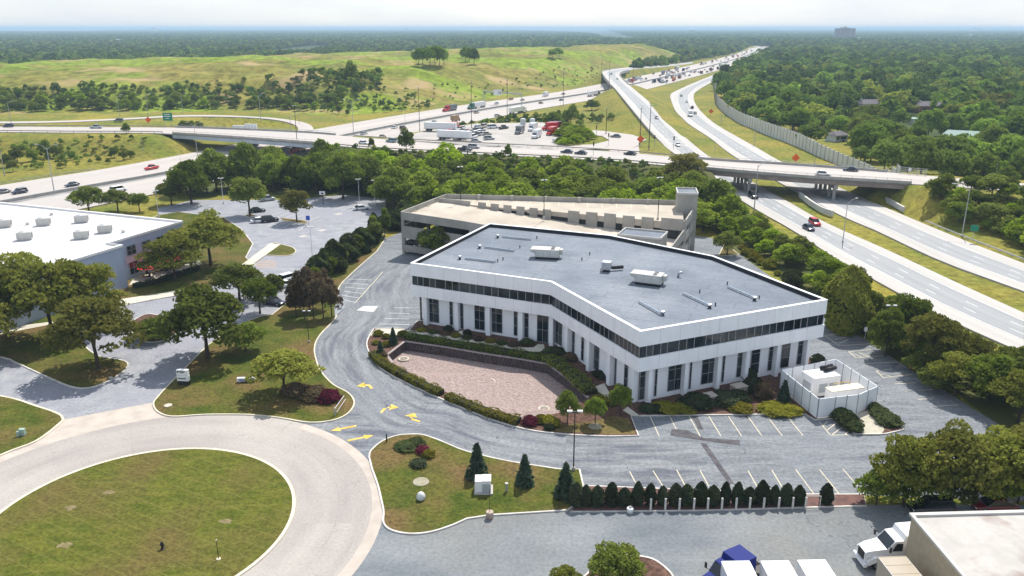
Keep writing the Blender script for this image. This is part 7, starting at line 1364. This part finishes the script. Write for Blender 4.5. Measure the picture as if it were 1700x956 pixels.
# drive barrier: two leaning poles, hydrants, posts
t = thing('swing_gate', 'long grey pole gate left open across the lawn by the purple shrub', 'gate', G(556, 690, KZ))
a, c = Vector((0, 0, 1.0)), G(571, 657, KZ + 1.0) - G(556, 690, KZ); b = MB(); b.tube([a, c], .05, 8); b.build('pole', M_steel, t); b = MB(); b.tube([Vector((.25, 0, .5)), c + Vector((.2, 0, -.5))], .04, 8); b.build('brace', M_steel, t); b = MB(); b.cyl((0, 0, 0), .1, 1.15, 10); b.build('post', M_steel, t)
t = thing('gate_post', 'short dark gate post at the kerb opposite the pole gate', 'post', G(642, 733, KZ)); b = MB(); b.cyl((0, 0, 0), .09, 1.0, 10); b.build('post', M_dark, t); b = MB(); b.lathe((0, 0, 1.0), [(.1, 0), (.08, .06), (.02, .1)], 10); b.build('cap', M_dark, t)
t = thing('lawn_light', 'thin post with pale head on the roundabout lawn', 'post', G(363, 928, KZ)); b = MB(); b.cyl((0, 0, 0), .035, 2.1, 8); b.build('post', M_dark, t); b = MB(); b.lathe((0, 0, 2.08), [(.07, 0), (.09, .1), (.04, .2)], 8); b.build('head', M_kerby, t); b = MB(); b.cyl((0, 0, 0), .22, .05, 12); b.build('base', M_kerby, t)
def hydrant(px, py, label, m, z=KZ, s=1):
    t = thing('fire_hydrant', label, 'hydrant', G(px, py, z), 0, None, s); b = MB(); b.lathe((0, 0, 0), [(.2, 0), (.2, .06), (.13, .08), (.13, .55), (.17, .57), (.16, .68), (.08, .8), (.03, .86)], 12); b.build('barrel', m, t)
    for a in (-1, 1): b = MB(); b.tube([(a * .1, 0, .45), (a * .24, 0, .45)], .07, 8); b.build('outlet', m, t)
hydrant(270, 911, 'dark hydrant on a sandy spot in the roundabout lawn', M_dark); 
t = thing('telecom_pedestal', 'pale green telecom cabinet on the corner lawn', 'cabinet', G(38, 722, KZ)); b = MB(); b.box((0, 0, .45), (.7, .5, .9)); b.build('cabinet', mat('pale_green_paint', (.36, .46, .40, 1), (.3, .4, .34, 1), 1, .5, coords='object'), t, bevel=.04); b = MB(); b.box((-.35, -.35, .35), (.3, .3, .7)); b.build('side_box', MATS['pale_green_paint'], t, bevel=.03)
t = thing('transformer', 'white pad-mounted transformer box on the lawn in front of the spruce', 'transformer', G(803, 814, KZ), .02); b = MB(); b.box((0, 0, .08), (2.1, 1.9, .16)); b.build('pad', M_conc, t); b = MB(); b.box((-.1, .1, .85), (1.75, 1.5, 1.4)); b.build('cabinet', MATS['generator_paint'], t, bevel=.05); b = MB(); b.box((.35, -.72, .7), (.95, .16, 1.0)); b.build('door', MATS['grey_louvre'], t); b = MB(); b.box((.35, -.1, 1.62), (1.0, 1.5, .16)); b.build('hood', MATS['generator_paint'], t, bevel=.03)
t = thing('service_pedestal', 'slim grey service pedestal beside the transformer', 'pedestal', G(841, 816, KZ)); b = MB(); b.box((0, 0, .5), (.28, .28, 1.0)); b.build('post', M_steel, t, bevel=.03); b = MB(); b.box((0, 0, 1.05), (.34, .34, .12)); b.build('cap', M_rtu, t, bevel=.03)
t = thing('white_boulder', 'smooth egg-shaped white boulder on the transformer lawn', 'boulder', G(699, 829, KZ)); b = MB(); b.lathe((0, 0, -.05), [(.3, 0), (.48, .18), (.5, .45), (.4, .75), (.2, .95), (.05, 1.0)], 16); b.build('stone', mat('white_stone', (.62, .63, .62, 1), (.5, .51, .5, 1), 2, .8, coords='object', bump=.4, bscale=4), t, True)
t = thing('planter_post', 'thin pole rising from a round tan pot at the lawn edge', 'post', G(813, 860, .01)); b = MB(); b.lathe((0, 0, 0), [(.38, 0), (.42, .6), (.40, .8), (.3, .82)], 16); b.build('pot', mat('tan_pot', (.36, .27, .22, 1), (.46, .37, .31, 1), 2, .8, coords='object'), t, True); b = MB(); b.cyl((0, 0, .8), .025, 2.7, 6); b.build('pole', M_dark, t)
t = thing('white_bollard_pot', 'round white pot bollard with a knob beside the arborvitae hedge', 'bollard', G(1046, 851, .01)); b = MB(); b.lathe((0, 0, 0), [(.36, 0), (.38, .55), (.3, .62)], 16); b.build('pot', M_wsg, t, True); b = MB(); b.lathe((0, 0, .6), [(.12, 0), (.16, .12), (.06, .25)], 10); b.build('knob', M_rtu, t)
for i in range(14):
    x = 900 + (1012, 1148, 1280, 1415, 1545, 1675)[i] / 5.623 if i < 6 else 1150 + (138, 270, 403, 530, 660, 800, 930, 1050)[i - 6] / 5.623
    t = thing('guard_post', 'white concrete guard post in the row along the truck yard', 'bollard', G(x, 846.6 - i * .18, .01), 0, 'white guard posts'); b = MB(); b.cyl((0, 0, 0), .12, 1.35, 12); b.build('post', mat('white_post', (.66, .64, .58, 1), (.5, .48, .44, 1), 2, .8, coords='object'), t); b = MB(); b.lathe((0, 0, 1.35), [(.12, 0), (.1, .05), (.03, .09)], 12); b.build('cap', MATS['white_post'], t)
t = thing('pipe_gate', 'thin white pipe gate frame at the end of the guard posts', 'gate'); a, c = G(1337, 840, .05), G(1361, 840, .05)
for q in (a, c, G(1384, 840, .05)): b = MB(); b.cyl((q.x, q.y, 0), .05, 1.3, 8); b.build('post', MATS['white_post'], t)
b = MB(); b.beam(a + Vector((0, 0, 1.25)), c + Vector((0, 0, 1.25)), .06, .06); b.build('rail', MATS['white_post'], t)
# accessible sign, basketball hoop, right lot signs
s_ = sign('accessible_sign', 'blue accessible parking sign at the end of the lot island', 512, 374, .1, 1.0, 1.2, 1.4, mat('blue_sign', (.03, .1, .5, 1), (.03, .09, .42, 1), 1, .5, coords='object'))
t = thing('basketball_hoop', 'basketball hoop on a black post by the far stalls', 'hoop', G(537, 339, .01)); b = MB(); b.tube([(0, 0, 0), (0, 0, 2.6), (0, -.6, 3.3)], .1, 8); b.build('post', M_dark, t); b = MB(); b.box((0, -.65, 3.5), (1.7, .06, 1.1)); b.build('backboard', M_wsg, t); b = MB(); b.box((0, -.7, 3.4), (.6, .03, .45)); b.build('target_square', M_dark, t); b = MB(); b.tube([(.23 * math.cos(a), -.95 + .23 * math.sin(a), 3.05) for a in np.linspace(0, 6.28, 13)], .02, 6, False); b.build('rim', M_or, t)
for x, y in ((1383, 523), (1409, 540), (1435.5, 562), (1465, 580)): sign('stall_sign', 'small white stall sign on a dark post along the right lot kerb', x, y, KZ, .5, .75, 1.3, M_wsg, -.6)['group'] = 'stall signs'
t = thing('steel_bollard', 'orange-brown hydrant stub on the dry verge of the right lot', 'hydrant', G(1513, 612, KZ)); b = MB(); b.lathe((0, 0, 0), [(.2, 0), (.15, .1), (.15, .7), (.2, .75), (.06, .95)], 10); b.build('barrel', mat('rusty_hydrant', (.3, .12, .06, 1), (.25, .1, .05, 1), 2, .7, coords='object'), t); b = MB(); b.tube([(-.3, 0, .5), (.3, 0, .5)], .07, 8); b.build('outlet', MATS['rusty_hydrant'], t)
t = thing('panel_fence', 'short white panel fence behind the bronze pines', 'fence'); a, c = G(556, 526, KZ), G(572, 511, KZ)
for k in range(3): b = MB(); b.beam(a.lerp(c, k / 3 + .01) + Vector((0, 0, 1.0)), a.lerp(c, (k + 1) / 3 - .01) + Vector((0, 0, 1.0)), .08, 1.9); b.build('panel', M_fence, t)
# kerbed island at the bottom edge of the truck yard, wheel stops
raised('truck_yard_island', smooth(GL([(940, 1010), (985, 945), (1030, 925), (1075, 927), (1100, 940), (1118, 960), (1122, 990), (1100, 1020)]), 4, True), M_mulch, z=.15)
# ---- houses in the right wood
M_shing = mat('roof_shingle', (.10, .09, .10, 1), (.15, .135, .145, 1), .9, .9, coords='object'); M_brickh = mat('house_brick', (.22, .10, .08, 1), (.28, .13, .1, 1), 1.5, .9, coords='object'); M_siding = mat('pale_siding', (.55, .58, .58, 1), (.48, .5, .5, 1), .8, .8, coords='object'); M_green = mat('green_shingle', (.27, .36, .31, 1), (.33, .42, .37, 1), .8, .9, coords='object')
def house(px, py, z, rz, w_, d_, h_, wm, rm, label, rh=2.6, chim=True):
    p = G(px, py, z); p.z = ht(p.x, p.y); t = thing('house', label, 'house', p, rz); b = MB(); b.box((0, 0, h_ / 2), (w_, d_, h_)); b.build('wall', wm, t)
    b = MB(); e = .6; b.add([(-w_ / 2 - e, -d_ / 2 - e, h_ + .01), (w_ / 2 + e, -d_ / 2 - e, h_ + .01), (w_ / 2 + e, d_ / 2 + e, h_ + .01), (-w_ / 2 - e, d_ / 2 + e, h_ + .01), (-w_ / 2 + 1.5, 0, h_ + rh), (w_ / 2 - 1.5, 0, h_ + rh)], [(3, 2, 1, 0), (0, 1, 5, 4), (1, 2, 5), (2, 3, 4, 5), (3, 0, 4)]); ro = b.build('roof', rm, t)
    if chim: b = MB(); b.box((-w_ * .4, 0, h_ + 1.2), (.9, .9, 3.6)); b.build('chimney', M_siding, ro)
    for k in (-.3, 0, .3): b = MB(); b.box((k * w_, -d_ / 2 - .02, h_ * .6), (1.4, .08, 1.3)); wo = b.build('window', M_glass, t); b = MB(); b.box((k * w_, -d_ / 2 - .05, h_ * .6 - .75), (1.7, .14, .12)); b.build('sill', M_wsg, wo)
    b = MB(); b.box((w_ * .15, -d_ / 2 - .03, 1.05), (1.0, .08, 2.1)); b.build('door', M_dark, t)
house(1443, 178, 3, .2, 15, 9, 5.2, M_siding, M_shing, 'pale two-storey house with grey roof among the woodland trees'); house(1543, 180, 3, -.1, 15, 9, 4.6, M_brickh, M_shing, 'brick house with a white chimney and dark roof'); house(1598, 232, 2, -.5, 16, 9, 3.4, M_siding, M_green, 'low house with pale green roof deep in the wood', chim=False); house(1388, 234, 0, .5, 8, 6, 3, M_siding, M_shing, 'small white house just behind the noise wall', 1.6, False); house(1350, 115, 0, .3, 18, 9, 5.5, M_siding, M_shing, 'distant grey-roofed house in the wood', chim=False); house(1528, 205, 0, 0, 12, 5, 2.8, M_siding, M_green, 'flat pale green garage roof below the brick house', .6, False)
# ---- far skyline
p = G(1402, 60, 0); p = Vector((p.x * .62, p.y * .62, 0)); t = thing('apartment_tower', 'broad brown apartment tower rising from the far forest', 'tower', p, -.15); M_twr = mat('tower_brick', (.48, .38, .36, 1), (.42, .33, .32, 1), .05, .9, coords='object'); hT = 50
for k, (x, hh) in enumerate(((-28, hT - 2), (-9.5, hT + 1), (9.5, hT), (28, hT - 2))):
    b = MB(); b.box((x, (k % 2) * 3, hh / 2), (18, 20, hh)); wb = b.build('wing', M_twr, t)
    for fl_ in range(12): b = MB(); b.box((x, (k % 2) * 3 - 10.05, 5 + fl_ * 3.7), (15, .2, 1.5)); b.build('window_band', M_glass, wb)
b = MB(); b.box((0, 3, hT + 2.4), (12, 8, 4)); b.build('penthouse', M_twr, t)
def water_tower(px, d, r, label):
    u_ = (px - 850) / FPX; p = Vector((u_ * d / _cp, d, 0)); t = thing('water_tower', label, 'water tower', p); b = MB(); b.tube([(0, 0, 0), (0, 0, 30)], [4, 2.4], 10); b.build('stem', M_wsg, t); b = MB(); b.lathe((0, 0, 28), [(2, 0), (r, 5), (r * 1.1, 9), (r * .8, 13), (1, 16)], 18); b.build('tank', M_wsg, t, True)
water_tower(1121, 5600, 11, 'white domed water tower on the horizon'); water_tower(836, 8000, 10, 'tiny white water tower far off on the horizon')
for k, (px, d, ww, hh) in enumerate(((310, 9500, 60, 48), (70, 9000, 40, 46), (1550, 9800, 70, 50), (1540, 4200, 60, 16), (690, 9900, 50, 50), (640, 3600, 70, 13), (250, 2600, 45, 14), (1375, 3000, 55, 14))):
    u_ = (px - 850) / FPX; t = thing('distant_building', 'pale low building block far off in the forest plain' if hh < 20 else 'faint building block on the far horizon', 'building', (u_ * d / _cp, d, 0), .1 * k, 'far buildings'); b = MB(); b.box((0, 0, hh / 2), (ww, 20, hh)); b.box((ww * .2, 0, hh + 1.5), (ww * .3, 12, 3)); b.build('block', M_wsg, t)
p = G(691, 133, 0); 
# ------------------------------------------------------------------ haze: one even volume round everything
hb = MB(); hb.box((0, 15700, 29), (66000, 33000, 72)); hz = hb.build('haze', None); hz['kind'] = 'stuff'
mh = bpy.data.materials.new('haze_air'); mh.use_nodes = True; n = mh.node_tree.nodes; n.remove(n['Principled BSDF']); pv = n.new('ShaderNodeVolumePrincipled'); pv.inputs['Color'].default_value = (.56, .77, .95, 1); pv.inputs['Density'].default_value = 0.00014; pv.inputs['Anisotropy'].default_value = 0.0
mh.node_tree.links.new(pv.outputs[0], n['Material Output'].inputs['Volume']); hz.data.materials.append(mh)
